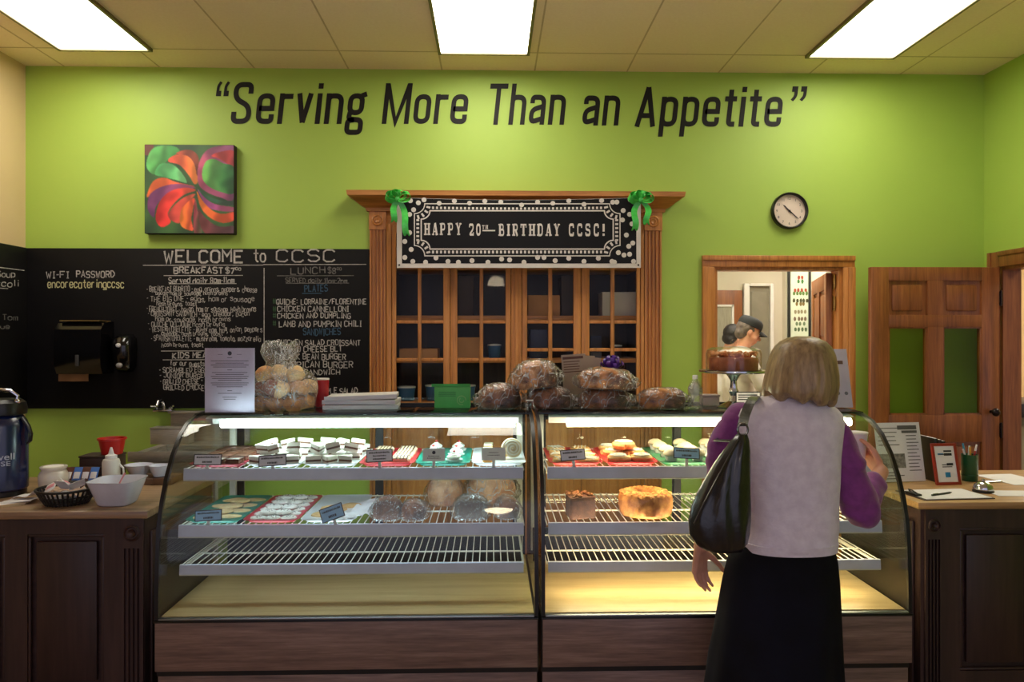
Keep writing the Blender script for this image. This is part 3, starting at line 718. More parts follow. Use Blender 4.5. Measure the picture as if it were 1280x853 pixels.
def tub(px, w_, z0, h_, label, mt):
    Y0 = YW + .24; x = xat(px, Y0); t = thing('storage_tub', label, 'tub', (x, Y0, z0))
    MB().lathe([(w_ * .8, 0), (w_ * .86, .004), (w_, h_ - .01), (w_ * 1.05, h_ - .01), (w_ * 1.05, h_ * .98), (w_ * .97, h_ * .98), (w_ * .82, .01)], (0, 0, 0), 20).build('body', mt, t)
    MB().lathe([(w_ * 1.0, h_ * .982), (w_ * 1.07, h_ * .985), (w_ * 1.05, h_ + .008), (w_ * .3, h_ + .012)], (0, 0, 0), 20).build('lid', WHITE, t)
Z3 = gz(505)
tub(508, .06, Z3, .09, 'round blue tub on the bottom shelf behind the leftmost door', BLUEB); tub(542, .055, Z3, .10, 'round blue tub behind the right panes of the leftmost door', BLUEB)
tub(583, .06, Z3, .10, 'round blue tub on the bottom shelf behind the second door', BLUEB); tub(618, .045, SH[0], .085, 'round blue tub on the middle shelf behind the second door', BLUEB)
tub(770, .04, SH[0], .08, 'round dark blue tub on the middle shelf behind the rightmost door', NAVY)
# a lamp hanging in the seating area behind the viewer; the cabinet panes mirror it
SHADE = glow('lit_shade', (1, .80, .55, 1), 32)
t = thing('pendant_lamp', 'cream pendant lamp shade mirrored in the cabinet glass', 'lamp', (.067, -1.2, 2.36))
MB().lathe([(.135, 0), (.13, .005), (.088, .10), (.045, .135), (.043, .135), (.084, .095), (.127, .0)], (0, 0, 0), 28).build('lamp_shade', SHADE, t)
MB().tube([(0, 0, .14), (0, 0, ZC - 2.36)], .006).build('cord', BLACK, t)

# ------------------------------------------------------------------ banner and bows
YBN = YF - .14; BP = lambda u, v: (u, v)
def bwave(u, v): return YBN - .004 - .0012 * sin(u / 305 * 7 + 1) * (v - 247) / 90
def BM(off):
    def M(u, v):
        sag = 3.0 * sin(pi * (u - 496) / 305) * max(0, 1 - (v - 247) / 30.)      # top edge sags between its two corners
        y = bwave(u, v) - off; return at(u, v + sag * (.0 if v > 277 else 1), y)
    return M
a = at(496, 335, YBN); t = wthing('birthday_banner', 'black polka-dot vinyl birthday banner hung across the cabinet top', 'banner', (xat(648, YBN), YBN, a.z))
VWHITE = mat('banner_white', lin(222, 214, 206), .4, col2=lin(210, 202, 194)); VBLACK = mat('banner_black', lin(13, 12, 12), .45, spec=.25)
m0 = BM(0)
MB().sheet(lambda u, v: m0(496 + 305 * u, 247 + 88 * v), 40, 10, (0, .002, 0)).build('vinyl_sheet', VWHITE, t, None, 60)
m1 = BM(.0012); MB().grid(lambda u, v: m1(502.5 + 293 * u, 247.3 + 82.2 * v), 40, 10).build('black_field', VBLACK, t, None, 60)
m2 = BM(.003); d = MB(); rr = random.Random(3)
dots = [(x, y) for x, y in ((506, 322), (506, 302), (505, 281), (512, 268), (514, 312), (513, 250.5), (530, 249), (549, 253), (568, 249.5), (587, 252), (606, 249), (626, 250), (652, 254), (672, 250), (691, 252), (711, 249), (730, 254), (752, 249.5), (771, 252), (788, 249.5),
   (516, 327), (532, 328), (545, 322.5), (560, 327), (573, 328), (590, 326), (610, 328), (627, 324), (637, 325), (655, 328), (672, 322), (680, 322), (694, 326), (711, 323), (730, 327), (748, 323), (765, 327), (780, 319), (783, 294), (786, 308), (791, 304), (778, 275), (779, 263), (787, 318), (790, 280), (517, 262), (523, 253), (512, 291), (773, 316), (766, 252), (768, 328), (787, 268), (792, 327))]
for x, y in dots: d.disc((x, y), 3.1, m2)
d.build('polka_dots', VWHITE, t, None, 0, False)
d = MB()
def frame_path(x0, x1, y0, y1, r):
    p = [(x0 + r, y0), (x1 - r, y0)] + [(x1 - r * cos(a_), y0 + r * sin(a_)) for a_ in [i * pi / 2 / 6 for i in range(7)]]
    p = [(x0 + r, y0)]
    def arc(cx, cy, a0_, a1_): return [(cx + r * cos(a0_ + (a1_ - a0_) * i / 6), cy + r * sin(a0_ + (a1_ - a0_) * i / 6)) for i in range(7)]
    p = arc(x0, y0, pi / 2, 0) + arc(x1, y0, pi, pi / 2) + arc(x1, y1, -pi / 2, -pi) + arc(x0, y1, 0, -pi / 2)
    return [q for i, q in enumerate(p) if i == 0 or (Vector(q) - Vector(p[i - 1])).length > .05]
d.ribbon(frame_path(518, 775, 254, 320, 13), 1.3, m2, True); d.ribbon(frame_path(526.5, 766.5, 263, 311.5, 11), 1.6, m2, True)
for k in range(43):
    x = 540 + k * 5.0
    if k % 1 == 0: d.quad(x, x + 2.6, 257.5, 260.6, m2); d.quad(x, x + 2.6, 313.5, 317, m2)
for k in range(6): d.quad(520.5, 524, 274 + k * 5, 276.6 + k * 5, m2); d.quad(769, 772.8, 274 + k * 5, 276.6 + k * 5, m2)
for sx, cx in ((1, 518), (-1, 775)):
    for sy, cy in ((1, 254), (-1, 320)):
        for an in (.25, .6, .95, 1.3):
            c_, s_ = cos(an), sin(an); d.ribbon([(cx + sx * 15.5 * c_, cy + sy * 15.5 * s_), (cx + sx * 20.5 * c_, cy + sy * 20.5 * s_)], 2.6, m2)
d.build('border_pattern', VWHITE, t, None, 0, False)
# slab-serif lettering
def slabword(mb, s, px0, px1, yt, yb, M, gap=.30):
    def bar(x0, y0, x1, y1): return [(x0, y0), (x1, y1)]
    TH, TN, SF = .30, .13, .12
    def stem(x, y0=0., y1=1., w_=TH, sf=(1, 1)):
        q = [([(x, y0), (x, y1)], w_)]
        if sf[0]: q.append(([(x - w_ * .85, y0 + SF / 2), (x + w_ * .85, y0 + SF / 2)], SF))
        if sf[1]: q.append(([(x - w_ * .85, y1 - SF / 2), (x + w_ * .85, y1 - SF / 2)], SF))
        return q
    C = lambda pts, w_, r=.2: [(fillet(pts, r), w_)]
    D = {'H': stem(.26) + stem(.84) + [([(.26, .5), (.84, .5)], TN)], 'A': [([(.22, 0), (.50, 1)], .15), ([(.86, 0), (.56, 1)], TH), ([(.3, .3), (.78, .3)], .11), ([(.02, .06), (.42, .06)], SF), ([(.64, .06), (1.08, .06)], SF)],
     'P': stem(.26) + C([(.26, .94), (.84, .94), (.84, .46), (.26, .46)], .15), 'Y': [([(.24, 1), (.54, .45)], .26), ([(.86, 1), (.54, .45)], .14), ([(.54, 0), (.54, .5)], .28), ([(.04, .94), (.44, .94)], SF), ([(.68, .94), (1.04, .94)], SF), ([(.28, .06), (.8, .06)], SF)],
     '2': C([(.14, .7), (.14, .93), (.84, .93), (.84, .55), (.16, .08), (.96, .08)], .2, .2) + [([(.9, .0), (.9, .28)], .14)], '0': [(fillet([(.2, .08), (.84, .08), (.84, .92), (.2, .92)], .3, True), .22)],
     'T': stem(.5, 0, 1, TH, (1, 0)) + [([(.04, .93), (.96, .93)], .14), ([(.08, .68), (.08, 1)], .13), ([(.92, .68), (.92, 1)], .13)], 'B': stem(.26) + C([(.26, .94), (.78, .94), (.78, .52), (.26, .52)], .15) + C([(.26, .52), (.86, .52), (.86, .06), (.26, .06)], .16),
     'I': stem(.3), 'R': stem(.26) + C([(.26, .94), (.82, .94), (.82, .48), (.26, .48)], .15) + [([(.56, .48), (.86, 0)], .24)], 'D': stem(.26) + C([(.26, .94), (.86, .94), (.86, .06), (.26, .06)], .18, .3),
     'C': C([(.88, .66), (.88, .93), (.2, .93), (.2, .07), (.88, .07), (.88, .3)], .22, .26), 'S': C([(.84, .7), (.84, .93), (.18, .93), (.18, .55), (.86, .46), (.86, .07), (.16, .07), (.16, .3)], .2, .2), '!': [([(.2, .36), (.2, 1)], .26), ([(.2, 0), (.2, .2)], .26)]}
    wd = {'I': .6, '!': .4}; tot = sum(wd.get(c, 1.06) + gap for c in s) - gap; k = (px1 - px0) / tot; x = 0
    for c in s:
        for pts, w_ in D[c]:
            MM = lambda u, v, x=x: M(px0 + (x + u) * k, yb - v * (yb - yt))
            cl = c == '0'
            mb.ribbon(pts, w_, MM, cl)
        x += wd.get(c, 1.06) + gap
d = MB()
slabword(d, 'HAPPY', 530, 577, 279, 294, m2); slabword(d, '20', 586, 601.5, 280, 294.5, m2); slabword(d, 'TH', 602.5, 610, 281.5, 286.5, m2); d.quad(603, 619, 287.6, 289.2, m2)
slabword(d, 'BIRTHDAY', 623, 700, 280, 295, m2); slabword(d, 'CCSC', 710.5, 749, 280, 295, m2, .42); slabword(d, '!', 752.5, 756.5, 280, 295, m2)
d.build('lettering', VWHITE, t, None, 0, False)
d = MB()
for x, y in ((499, 331.5), (798, 331.5), (499, 250), (798, 250)): d.disc((x, y), 1.3, m2)
d.build('grommets', mat('grommet', lin(70, 64, 60), .3, .8), t, None, 0, False)
SATIN = mat('green_satin', lin(84, 214, 92), .25, col2=lin(62, 184, 74), scale=20, coat=.4)
def bow(px, py, label, tails):
    Y = YBN - .05; t = thing('ribbon_bow', label, 'bow', at(px, py, Y)); t.scale = (1.3, 1, 1.2); k = .0052
    def band(pts, w0=.016):
        return lambda u, v: None
    def loop(ang, ln, wd):
        m = MB(); d_ = Vector((cos(ang), 0, sin(ang))); s_ = Vector((-sin(ang), 0, cos(ang)))
        def f(u, v):
            a_ = 2 * pi * u; q = d_ * (ln * .5 * (1 - cos(a_))) + s_ * (wd * .42 * sin(a_)); q = q + Vector((0, -.03 + (v - .5) * .034 + .012 * sin(a_ * 2), 0)) + s_ * (v - .5) * .022
            return q
        return m.sheet(f, 22, 3, (.0006, .0006, .0008)).build('loop', SATIN, t, None, 70)
    for ang, ln in ((radians(160), .062), (radians(20), .062), (radians(125), .05), (radians(55), .05)): loop(ang, ln, .05)
    for dx, dz, sw in tails:
        m = MB(); m.sheet(lambda u, v: (dx * u + (v - .5) * .030 + sw * sin(u * 5), -.025 + .01 * sin(u * 7), dz * u + (.012 if abs(v - .5) < .2 and u > .95 else 0)), 14, 4, (0, .001, 0)).build('tail', SATIN, t, None, 70)
    MB().ell((0, -.03, 0), (.014, .016, .016), None, 2).build('knot', SATIN, t)
    return t
bow(498, 250, 'shiny green ribbon bow on the left corner of the banner', ((-.03, -.12, -.01), (.055, -.19, .012)))
bow(800, 251, 'shiny green ribbon bow on the right corner of the banner', ((-.045, -.16, -.015), (.05, -.13, .02)))

# ------------------------------------------------------------------ kitchen doorway
YT_ = YW - .022
b = MB()
for pa, pb in ((878, 893.5), (1054.5, 1069)):
    xa, xb = xat(pa, YT_), xat(pb, YT_); dz = gz(318)
    b.box(xa, xb, YT_, YW, 0, gz(333), .004); b.box(xa + (.0 if pa < 900 else .03), xb - (.03 if pa < 900 else .0), YT_ - .012, YT_ + .001, 0, gz(333), .005)
b.box(xat(878, YT_), xat(1069, YT_), YT_, YW, gz(333), gz(318.5), .004); b.box(xat(878, YT_), xat(1069, YT_), YT_ - .012, YT_ + .001, gz(325), gz(318.5), .005)
b.box(DX0 + .001, DX0 + .02, YW, YW + .12, 0, DZ1 - .001); b.box(DX1 - .035, DX1 - .001, YW, YW + .12, 0, DZ1 - .001); b.box(DX0 + .02, DX1 - .035, YW, YW + .12, DZ1 - .02, DZ1 - .001)
tag(b.build('trim_2', OAK), 'oak casing around the kitchen doorway', 'trim', None, 'structure')
YK = 8.4
struct('wall_kitchen', MB().box(1.15, 5.6, YK, YK + .1, 0, 2.9).box(1.05, 1.15, YW + .12, YK, 0, 2.9).box(5.6, 5.7, YW + .12, YK, 0, 2.9), WHITEWALL, 'off-white walls of the kitchen behind the doorway', 'wall')
struct('ceiling_kitchen', MB().box(1.05, 5.7, YW + .12, YK + .1, 2.9, 3.0), WHITEWALL, 'off-white kitchen ceiling', 'ceiling')
ceiling_light(3.2, 'unseen panel added to light the kitchen beyond the doorway', 7.6, .6, 1.2, 2.9, glow('kitchen_fill', (1, .9, .74, 1), P_KITCHEN))  # out-of-view panel, added to brighten the kitchen
ceiling_light(2.0, 'unseen panel added to light the kitchen nearest the doorway', 6.6, .6, 1.2, 2.9, glow('kitchen_fill', (1, .9, .74, 1), P_KITCHEN))  # second added panel, also out of view, for more kitchen light
kx = lambda p: xat(p, YK - .04)
kz = lambda py: at(930, py, YK - .04).z
t = wthing('door_4', 'brown door with a white-framed window at the back of the kitchen', 'door', (kx(905), YK, 0)); tag(t, kind='structure')
MB().box(kx(870), kx(928), YK - .04, YK - .002, 0, kz(363), .004).build('leaf', CHERRY, t)
f = MB(); x0, x1, z0, z1 = kx(872), kx(917), kz(520), kz(381)
f.box(x0, x1, YK - .06, YK - .042, z1 - .025, z1, .003).box(x0, x1, YK - .06, YK - .042, z0, z0 + .025, .003).box(x0, x0 + .025, YK - .06, YK - .042, z0, z1, .003).box(x1 - .025, x1, YK - .06, YK - .042, z0, z1, .003)
f.build('window_frame', WHITE, t)
MB().box(x0 + .02, x1 - .02, YK - .05, YK - .045, z0 + .02, z1 - .02).build('frosted_pane', mat('frosted', lin(150, 148, 132), .5, col2=lin(170, 166, 150), scale=30, stretch=(3, 3, .3)), t)
# passage beside that door
b = MB(); x0, x1 = kx(936), kx(962); z1 = kz(358)
b.box(x0 - .06, x0, YK - .07, YK - .002, 0, z1 + .03, .004).box(x1, x1 + .04, YK - .07, YK - .002, 0, z1 + .03, .004).box(x0, x1, YK - .07, YK - .002, z1, z1 + .03, .004)
tag(b.build('trim_3', WHITE), 'white casing around the darker kitchen doorway recess', 'trim', None, 'structure')
b = MB().box(x0, x1, YK - .03, YK - .002, 0, z1).box(x0 + .03, x1 - .03, YK - .04, YK - .03, 1.0, z1 - .06, .01)
tag(b.build('recess_slab', mat('recess_grey', lin(140, 134, 116), .6)), 'grey slab standing in for the darker doorway recess behind the cook', 'door', None, 'structure')  # slab coloured as the darker recess of the open passage
# poster
YP = 7.2; xa, xb = xat(985.5, YP), xat(1014, YP); z0, z1 = at(1000, 520, YP).z, at(1000, 333, YP).z
struct('wall_partition', MB().box(xa - .01, xat(1034, YP), YP + .03, YP + .13, 0, 2.9), WHITEWALL, 'off-white kitchen partition carrying the tall poster', 'wall')
t = wthing('food_poster', 'tall narrow poster of rows of small food pictures in a black frame', 'poster', ((xa + xb) / 2, YP + .03, z0))
MB().box(xa, xa + .022, YP, YP + .029, z0, z1, .002).box(xb - .022, xb, YP, YP + .029, z0, z1, .002).box(xa + .022, xb - .022, YP, YP + .029, z0, z0 + .02).box(xa + .022, xb - .022, YP, YP + .029, z1 - .02, z1).build('frame', BLACK, t)
MB().box(xa + .02, xb - .02, YP + .012, YP + .028, z0 + .01, z1 - .01).build('sheet', mat('poster_paper', lin(206, 214, 196), .5), t)
MP = lambda u, v: at(u, v, YP + .0105); rr = random.Random(5)
rows = [(347, 2, (150, 60, 40)), (352, 2, (60, 110, 60)), (363, 4, (160, 70, 50)), (367, 5, (90, 120, 60)), (376, 5, (70, 70, 40)), (380, 3, (120, 100, 50)), (390, 4, (140, 130, 100)), (399, 4, (110, 90, 70)), (405, 3, (100, 120, 90)), (412, 4, (80, 100, 70))]
for k, (y, n, c) in enumerate(rows):
    d = MB()
    for i in range(n):
        u = 1000.5 + (i - (n - 1) / 2) * 4.2 + rr.uniform(-.6, .6)
        p = [(u + 1.7 * cos(a_), y + 3.2 * sin(a_) * rr.uniform(.7, 1)) for a_ in [j * pi / 4 for j in range(8)]]
        d._faces([MP(*q) for q in p], [tuple(range(8))])
    d.build('printed_row', mat('print_%d_%d_%d' % c, lin(*c), .5), t, None, 0, False)
# kitchen door leaf, swung into the kitchen
hx, hy = DX1 - .038, YW + .09
tip = Vector((xat(1021, 5.95), 5.95)); dv = (tip - Vector((hx, hy))); ang = math.atan2(dv.y, dv.x); wl = dv.length
def panel_door(mb, w_, hgt, cols, rows, thick=.04, st=.11, glazed=()):
    """stiles, rails and raised panels; local x along the leaf"""
    mb.box(0, st, 0, thick, 0, hgt, .003).box(w_ - st, w_, 0, thick, 0, hgt, .003)
    zs = rows
    cw = (w_ - 2 * st - (cols - 1) * st * .9) / cols
    for k in range(cols - 1):
        for z0, z1 in zs: mb.box(st + cw * (k + 1) + st * .9 * k, st + (cw + st * .9) * (k + 1), 0, thick, z0, z1)
    edges = [0] + [q for r in zs for q in r] + [hgt]
    for k in range(0, len(edges), 2): mb.box(st, w_ - st, 0, thick, edges[k], edges[k + 1], .002)
    out = []
    for r, (z0, z1) in enumerate(zs):
        for k in range(cols):
            x0 = st + k * (cw + st * .9)
            if r in glazed: out.append((x0, x0 + cw, z0, z1))
            else:
                mb.box(x0, x0 + cw, thick * .38, thick * .62, z0, z1)
                mb.box(x0 + .025, x0 + cw - .025, thick * .15, thick * .85, z0 + .025, z1 - .025, .012)
    return out
t = thing('door_2', 'brown panelled kitchen door swung open into the kitchen', 'door', (hx, hy, .01), ang); tag(t, kind='structure')
m = MB(); panel_door(m, wl, DZ1 - .04, 2, ((.12, .62), (.82, 1.45), (1.58, DZ1 - .15))); m.build('leaf', CHERRY, t)
for z in (.3, at(1045, 382, 5.1).z, at(1045, 355, 5.1).z):
    hb = MB().box(-.05, .0, -.012, -.002, z - .05, z + .05, .002).box(-.012, .006, -.075, -.004, z - .05, z + .05, .002).tube([(.004, -.012, z - .06), (.004, -.012, z + .06)], .010); hb.build('hinge', BRASS, t)

# ------------------------------------------------------------------ door in the right wall
b = MB(); cw = .10
b.box(XR - .02, XR, RY1, RY1 + cw, 0, RZ1 + cw, .004); b.box(XR - .02, XR, RY0 - cw, RY0, 0, RZ1 + cw, .004); b.box(XR - .02, XR, RY0, RY1, RZ1, RZ1 + cw, .004)
b.box(XR - .03, XR - .019, RY1 + cw - .03, RY1 + cw, 0, RZ1 + cw, .004); b.box(XR - .03, XR - .019, RY0, RY1, RZ1 + cw - .03, RZ1 + cw, .004)
b.box(XR, XR + .12, RY1 - .02, RY1, 0, RZ1); b.box(XR, XR + .12, RY0, RY0 + .02, 0, RZ1); b.box(XR, XR + .12, RY0 + .02, RY1 - .02, RZ1 - .02, RZ1)
tag(b.build('trim_4', CHERRY), 'brown casing around the doorway in the right wall', 'trim', None, 'structure')
wl = XR - .03 - xat(1087, 4.82); t = thing('door_1', 'brown panelled door with two glass panes, opened back against the green wall', 'door', (xat(1087, 4.82), 4.80, .012), 0); tag(t, kind='structure')
dz = lambda py: at(1160, py, 4.80).z - .012
m = MB(); holes = panel_door(m, wl, dz(334), 2, ((.14, dz(553)), (dz(519), dz(409)), (dz(394), dz(351))), .042, .115, (1,)); m.build('leaf', CHERRY, t)
for x0, x1, z0, z1 in holes:
    MB().box(x0 - .004, x1 + .004, .018, .024, z0 - .004, z1 + .004).build('pane', glass('door_glass', (.80, .84, .66, 1), 1.15), t)
    MB().box(x0, x0 + .01, .006, .036, z0, z1).box(x1 - .01, x1, .006, .036, z0, z1).box(x0, x1, .006, .036, z0, z0 + .01).box(x0, x1, .006, .036, z1 - .01, z1).build('glazing_bead', CHERRY, t)
MB().tube([(wl - .06, -.005, dz(515)), (wl - .06, -.045, dz(515))], .011).ell((wl - .06, -.055, dz(515)), (.027, .02, .027), None, 2).build('knob', mat('dark_bronze', lin(40, 34, 32), .3, .8), t)
for z in (.25, 1.0, 1.85): MB().box(wl - .002, wl + .02, .0, .012, z - .045, z + .045, .001).tube([(wl + .008, -.004, z - .05), (wl + .008, -.004, z + .05)], .006).build('hinge', mat('dark_bronze', lin(40, 34, 32), .3, .8), t)
# room beyond it
struct('wall_side_room', MB().box(XR + 1.9, XR + 2.0, 2.0, 8.0, 0, 2.7).box(XR + .12, XR + 1.9, 6.6, 6.7, 0, 2.7), BEIGE, 'beige wall of the side room seen through the right doorway', 'wall')
struct('ceiling_side_room', MB().box(XR + .121, XR + 2.0, 2.0, 6.7, 2.7, 2.8), WHITEWALL, 'pale ceiling of the side room', 'ceiling')
ceiling_light(XR + 1.0, 'lit panel on the side room ceiling beyond the right doorway', 5.6, .6, 1.2, 2.7, glow('side_panel', (1, .88, .7, 1), P_KITCHEN))
t = wthing('side_counter', 'dark counter edge just beyond the right doorway', 'counter', (XR + .9, 5.6, 0))
zc = at(1272, 505, 5.3).z
MB().box(XR + .35, XR + 1.4, 5.3, 5.9, zc - .10, zc, .008).build('worktop', mat('dark_laminate', lin(44, 42, 46), .4), t)
MB().box(XR + .40, XR + 1.36, 5.36, 5.88, 0, zc - .10, .004).box(XR + .46, XR + 1.3, 5.345, 5.36, .12, zc - .16, .006).build('cabinet_front', mat('putty', lin(150, 138, 120), .6), t)
# ================================================================== DISPLAY CASES
XA, XM, XZ = -1.261, .184, 1.617
PROF = [(2.880, .556), (2.882, .66), (2.887, .78), (2.898, .89), (2.925, .985), (2.963, 1.065), (3.02, 1.148), (3.09, 1.216), (3.17, 1.260), (3.26, 1.283), (3.34, 1.288)]
YBK = 3.72; ZTOP = 1.291
PANELW = wood('case_laminate', lin(158, 132, 118), lin(130, 104, 92), .5, 'X', 1.5, .05)
BLK = mat('black_trim', lin(14, 13, 14), .3)
CASEGL = glass('case_glass', (.93, .97, .955, 1), 1.36)
TOPGL = glass('case_top_glass', (.42, .54, .55, 1), 1.6)
WIRE = mat('white_wire', lin(226, 222, 210), .35)
RAIL = mat('price_rail', lin(222, 222, 246), .3, coat=.3)
ALU = mat('aluminium', lin(160, 164, 166), .35, .9)
DKALU = mat('dark_aluminium', lin(50, 52, 56), .4, .7)
DECK = wood('deck_laminate', lin(220, 190, 138), lin(206, 176, 124), .45, 'X', .6, .1, lin(190, 158, 108))
COOL = glow('cool_tube', (.78, 1.0, .98, 1), P_COOL); WARM = glow('warm_tube', (1.0, .86, .56, 1), P_WARM)
SHV = [(1.090, 3.06, 3.60), (.877, 3.01, 3.58), (.718, 3.02, 3.46)]
def display_case(x0, x1, outer, tube, tube2, label):
    t = wthing('display_case', label, 'display case', ((x0 + x1) / 2, 3.3, 0))
    MB().box(x0 + .004, x1 - .004, 2.872, 2.888, .364, .546, .002).build('base_panel', PANELW, t)
    MB().box(x0 + .004, x1 - .004, 2.90, 2.912, .03, .335, .002).build('toe_panel', PANELW, t)
    MB().box(x0, x1, 2.90, YBK, .335, .364).box(x0 + .02, x1 - .02, 2.913, YBK - .01, .0, .335).box(x0, x1, 2.889, YBK, .364, .546).build('plinth', BLK, t)
    MB().box(x0, x1, 2.868, 2.90, .5465, .553, .001).build('bottom_trim', BLK, t)
    MB().box(x0 + .016, x1 - .016, 2.872, 2.892, .5535, .561, .002).build('glass_channel', ALU, t)
    MB().box(x0 + .016, x1 - .016, 2.90, 3.68, .547, .562, .002).build('deck_board', DECK, t)
    MB().box(x0 + .036, x1 - .036, 3.56, 3.575, .5625, .715, .003).box(x0 + .036, x1 - .036, 3.55, 3.56, .70, .722, .002).build('unlit_rear_sheet', BLK, t)  # black sheet stands in for the unlit rear of the deck
    n = len(PROF)
    fg = MB(); xs = [x0 + .016 + (x1 - x0 - .032) * i / 12 for i in range(13)]
    P2 = PROF[:-1]
    fg.sheet(lambda u, v: (x0 + .016 + (x1 - x0 - .032) * u, *pr(P2, v)), 12, 36, (0, .005, -.001)).build('front_glass', CASEGL, t, None, 60)
    MB().box(x0 + .006, x1 - .006, 3.25, 3.69, 1.283, ZTOP, .001).build('top_glass', TOPGL, t)
    MB().box(x0 + .006, x1 - .006, 3.69, 3.71, 1.262, ZTOP + .004, .002).build('rear_top_rail', DKALU, t)
    for xe, isout in ((x0, outer < 0), (x1, outer > 0)):
        s = 1 if xe == x0 else -1
        pts = [(y, z) for y, z in PROF] + [(3.69, 1.288), (3.69, .556)]
        xa, xb = sorted((xe + s * .004, xe + s * .010))
        e = MB().prism(pts, 'X', xa, xb).build('end_glass', CASEGL, t, None, 20)
        q = MB(); xa, xb = sorted((xe, xe + s * .014))
        ring = []
        for i, (y, z) in enumerate(PROF + [(3.45, 1.289), (3.69, 1.289)]):
            Q = PROF + [(3.45, 1.289), (3.69, 1.289)]
            a = Vector(Q[max(0, i - 1)]); b_ = Vector(Q[min(len(Q) - 1, i + 1)]); d = (b_ - a).normalized(); nn = Vector((-d.y, d.x))
            o1 = Vector((y, z)) + nn * .003; i1 = Vector((y, z)) - nn * .013
            ring.append([(xa, o1.x, o1.y), (xb, o1.x, o1.y), (xb, i1.x, i1.y), (xa, i1.x, i1.y)])
        q.rings(ring).build('edge_trim', BLK, t, None, 30)
        MB().box(*sorted((xe + s * .014, xe + s * .034)), 3.675, 3.70, .56, 1.262, .002).build('rear_post', DKALU, t)
        MB().box(*sorted((xe + s * .030, xe + s * .058)), 3.605, 3.63, .60, 1.262, .002).build('shelf_standard', WIRE, t)
    # sliding glass doors at the back
    xm = (x0 + x1) / 2
    MB().box(x0 + .034, x1 - .034, 3.675, 3.70, .562, .60, .002).box(x0 + .034, x1 - .034, 3.672, 3.688, 1.236, 1.262, .002).build('rear_track', DKALU, t)
    for k, (xa, xb) in enumerate(((x0 + .04, xm + .02), (xm - .02, x1 - .04))):
        yy = 3.678 + .012 * k; d = MB()
        d.box(xa, xa + .034, yy, yy + .009, .602, 1.234).box(xb - .034, xb, yy, yy + .009, .602, 1.234).box(xa + .034, xb - .034, yy, yy + .009, .602, .626).box(xa + .034, xb - .034, yy, yy + .009, 1.214, 1.234)
        dr = d.build('sliding_door', DKALU, t); MB().box(xa + .03, xb - .03, yy + .003, yy + .006, .62, 1.22).build('pane', CASEGL, dr)
    # lamp under the top
    h = MB(); h.prism([(3.225, 1.272), (3.25, 1.2775), (3.32, 1.279), (3.32, 1.240), (3.312, 1.240), (3.305, 1.272)], 'X', x0 + .06, x1 - .06)
    hs = h.build('light_housing', WHITE, t, None, 20)
    MB().tube([(x0 + .13, 3.215, 1.251), (x1 - .08, 3.215, 1.251)], .0165, 12).build('light_tube', tube, hs)
    for i, (z, ya, yb) in enumerate(SHV):
        xa, xb = x0 + .036, x1 - .050
        g = MB(); nw = int((xb - xa) / .0285)
        for k in range(nw + 1):
            x = xa + .004 + (xb - xa - .008) * k / nw; g.tube([(x, ya + .012, z - .006), (x, ya + .012, z - .0025), (x, yb, z - .0025)], .0022, 5)
        for y in (ya + .02, (ya * 1.15 + yb * .85) / 2, yb - .004): g.tube([(xa, y, z - .0068), (xb, y, z - .0068)], .0034, 6)
        sh = g.build('wire_shelf', WIRE, t)
        hgt = .044 if i < 2 else .036
        MB().prism([(ya, z), (ya + .010, z + .001), (ya + .010, z - hgt), (ya - .004, z - hgt)], 'X', xa, xb).build('price_rail', RAIL, sh, None, 20)
        MB().box(xa, xb, ya - .004, ya + .014, z - hgt - .005, z - hgt - .0005, .001).build('rail_lip', WIRE, sh)
        if i < 2 or outer > 0: MB().tube([(xa + .03, ya + .035, z - .036), (xb - .03, ya + .035, z - .036)], .011, 10).build('light_tube', tube2, sh)  # lowest tube, right case only, is added to brighten its deck
        for xe in (xa - .004, xb + .001):
            MB().prism([(ya + .02, z - .014), (3.605, z - .014), (3.605, z - .05), (3.5, z - .035), (ya + .05, z - .022)], 'X', xe, xe + .003).build('bracket', WIRE, sh)
    return t
def pr(P, v):
    """point at share v along a profile"""
    L = [0]
    for a, b in zip(P, P[1:]): L.append(L[-1] + math.hypot(b[0] - a[0], b[1] - a[1]))
    s = v * L[-1]
    for i in range(len(P) - 1):
        if s <= L[i + 1] + 1e-9:
            t = (s - L[i]) / (L[i + 1] - L[i]); return (P[i][0] + t * (P[i + 1][0] - P[i][0]), P[i][1] + t * (P[i + 1][1] - P[i][1]))
    return P[-1]
display_case(XA, .178, -1, COOL, glow('cool_shelf_tube', (.72, .92, 1.0, 1), P_COOL * .26), 'curved glass bakery case with cool white light, left of the black centre post')
display_case(.190, XZ, 1, WARM, glow('warm_shelf_tube', (1.0, .84, .52, 1), P_WARM * .8), 'curved glass bakery case with warm light, behind the standing woman')

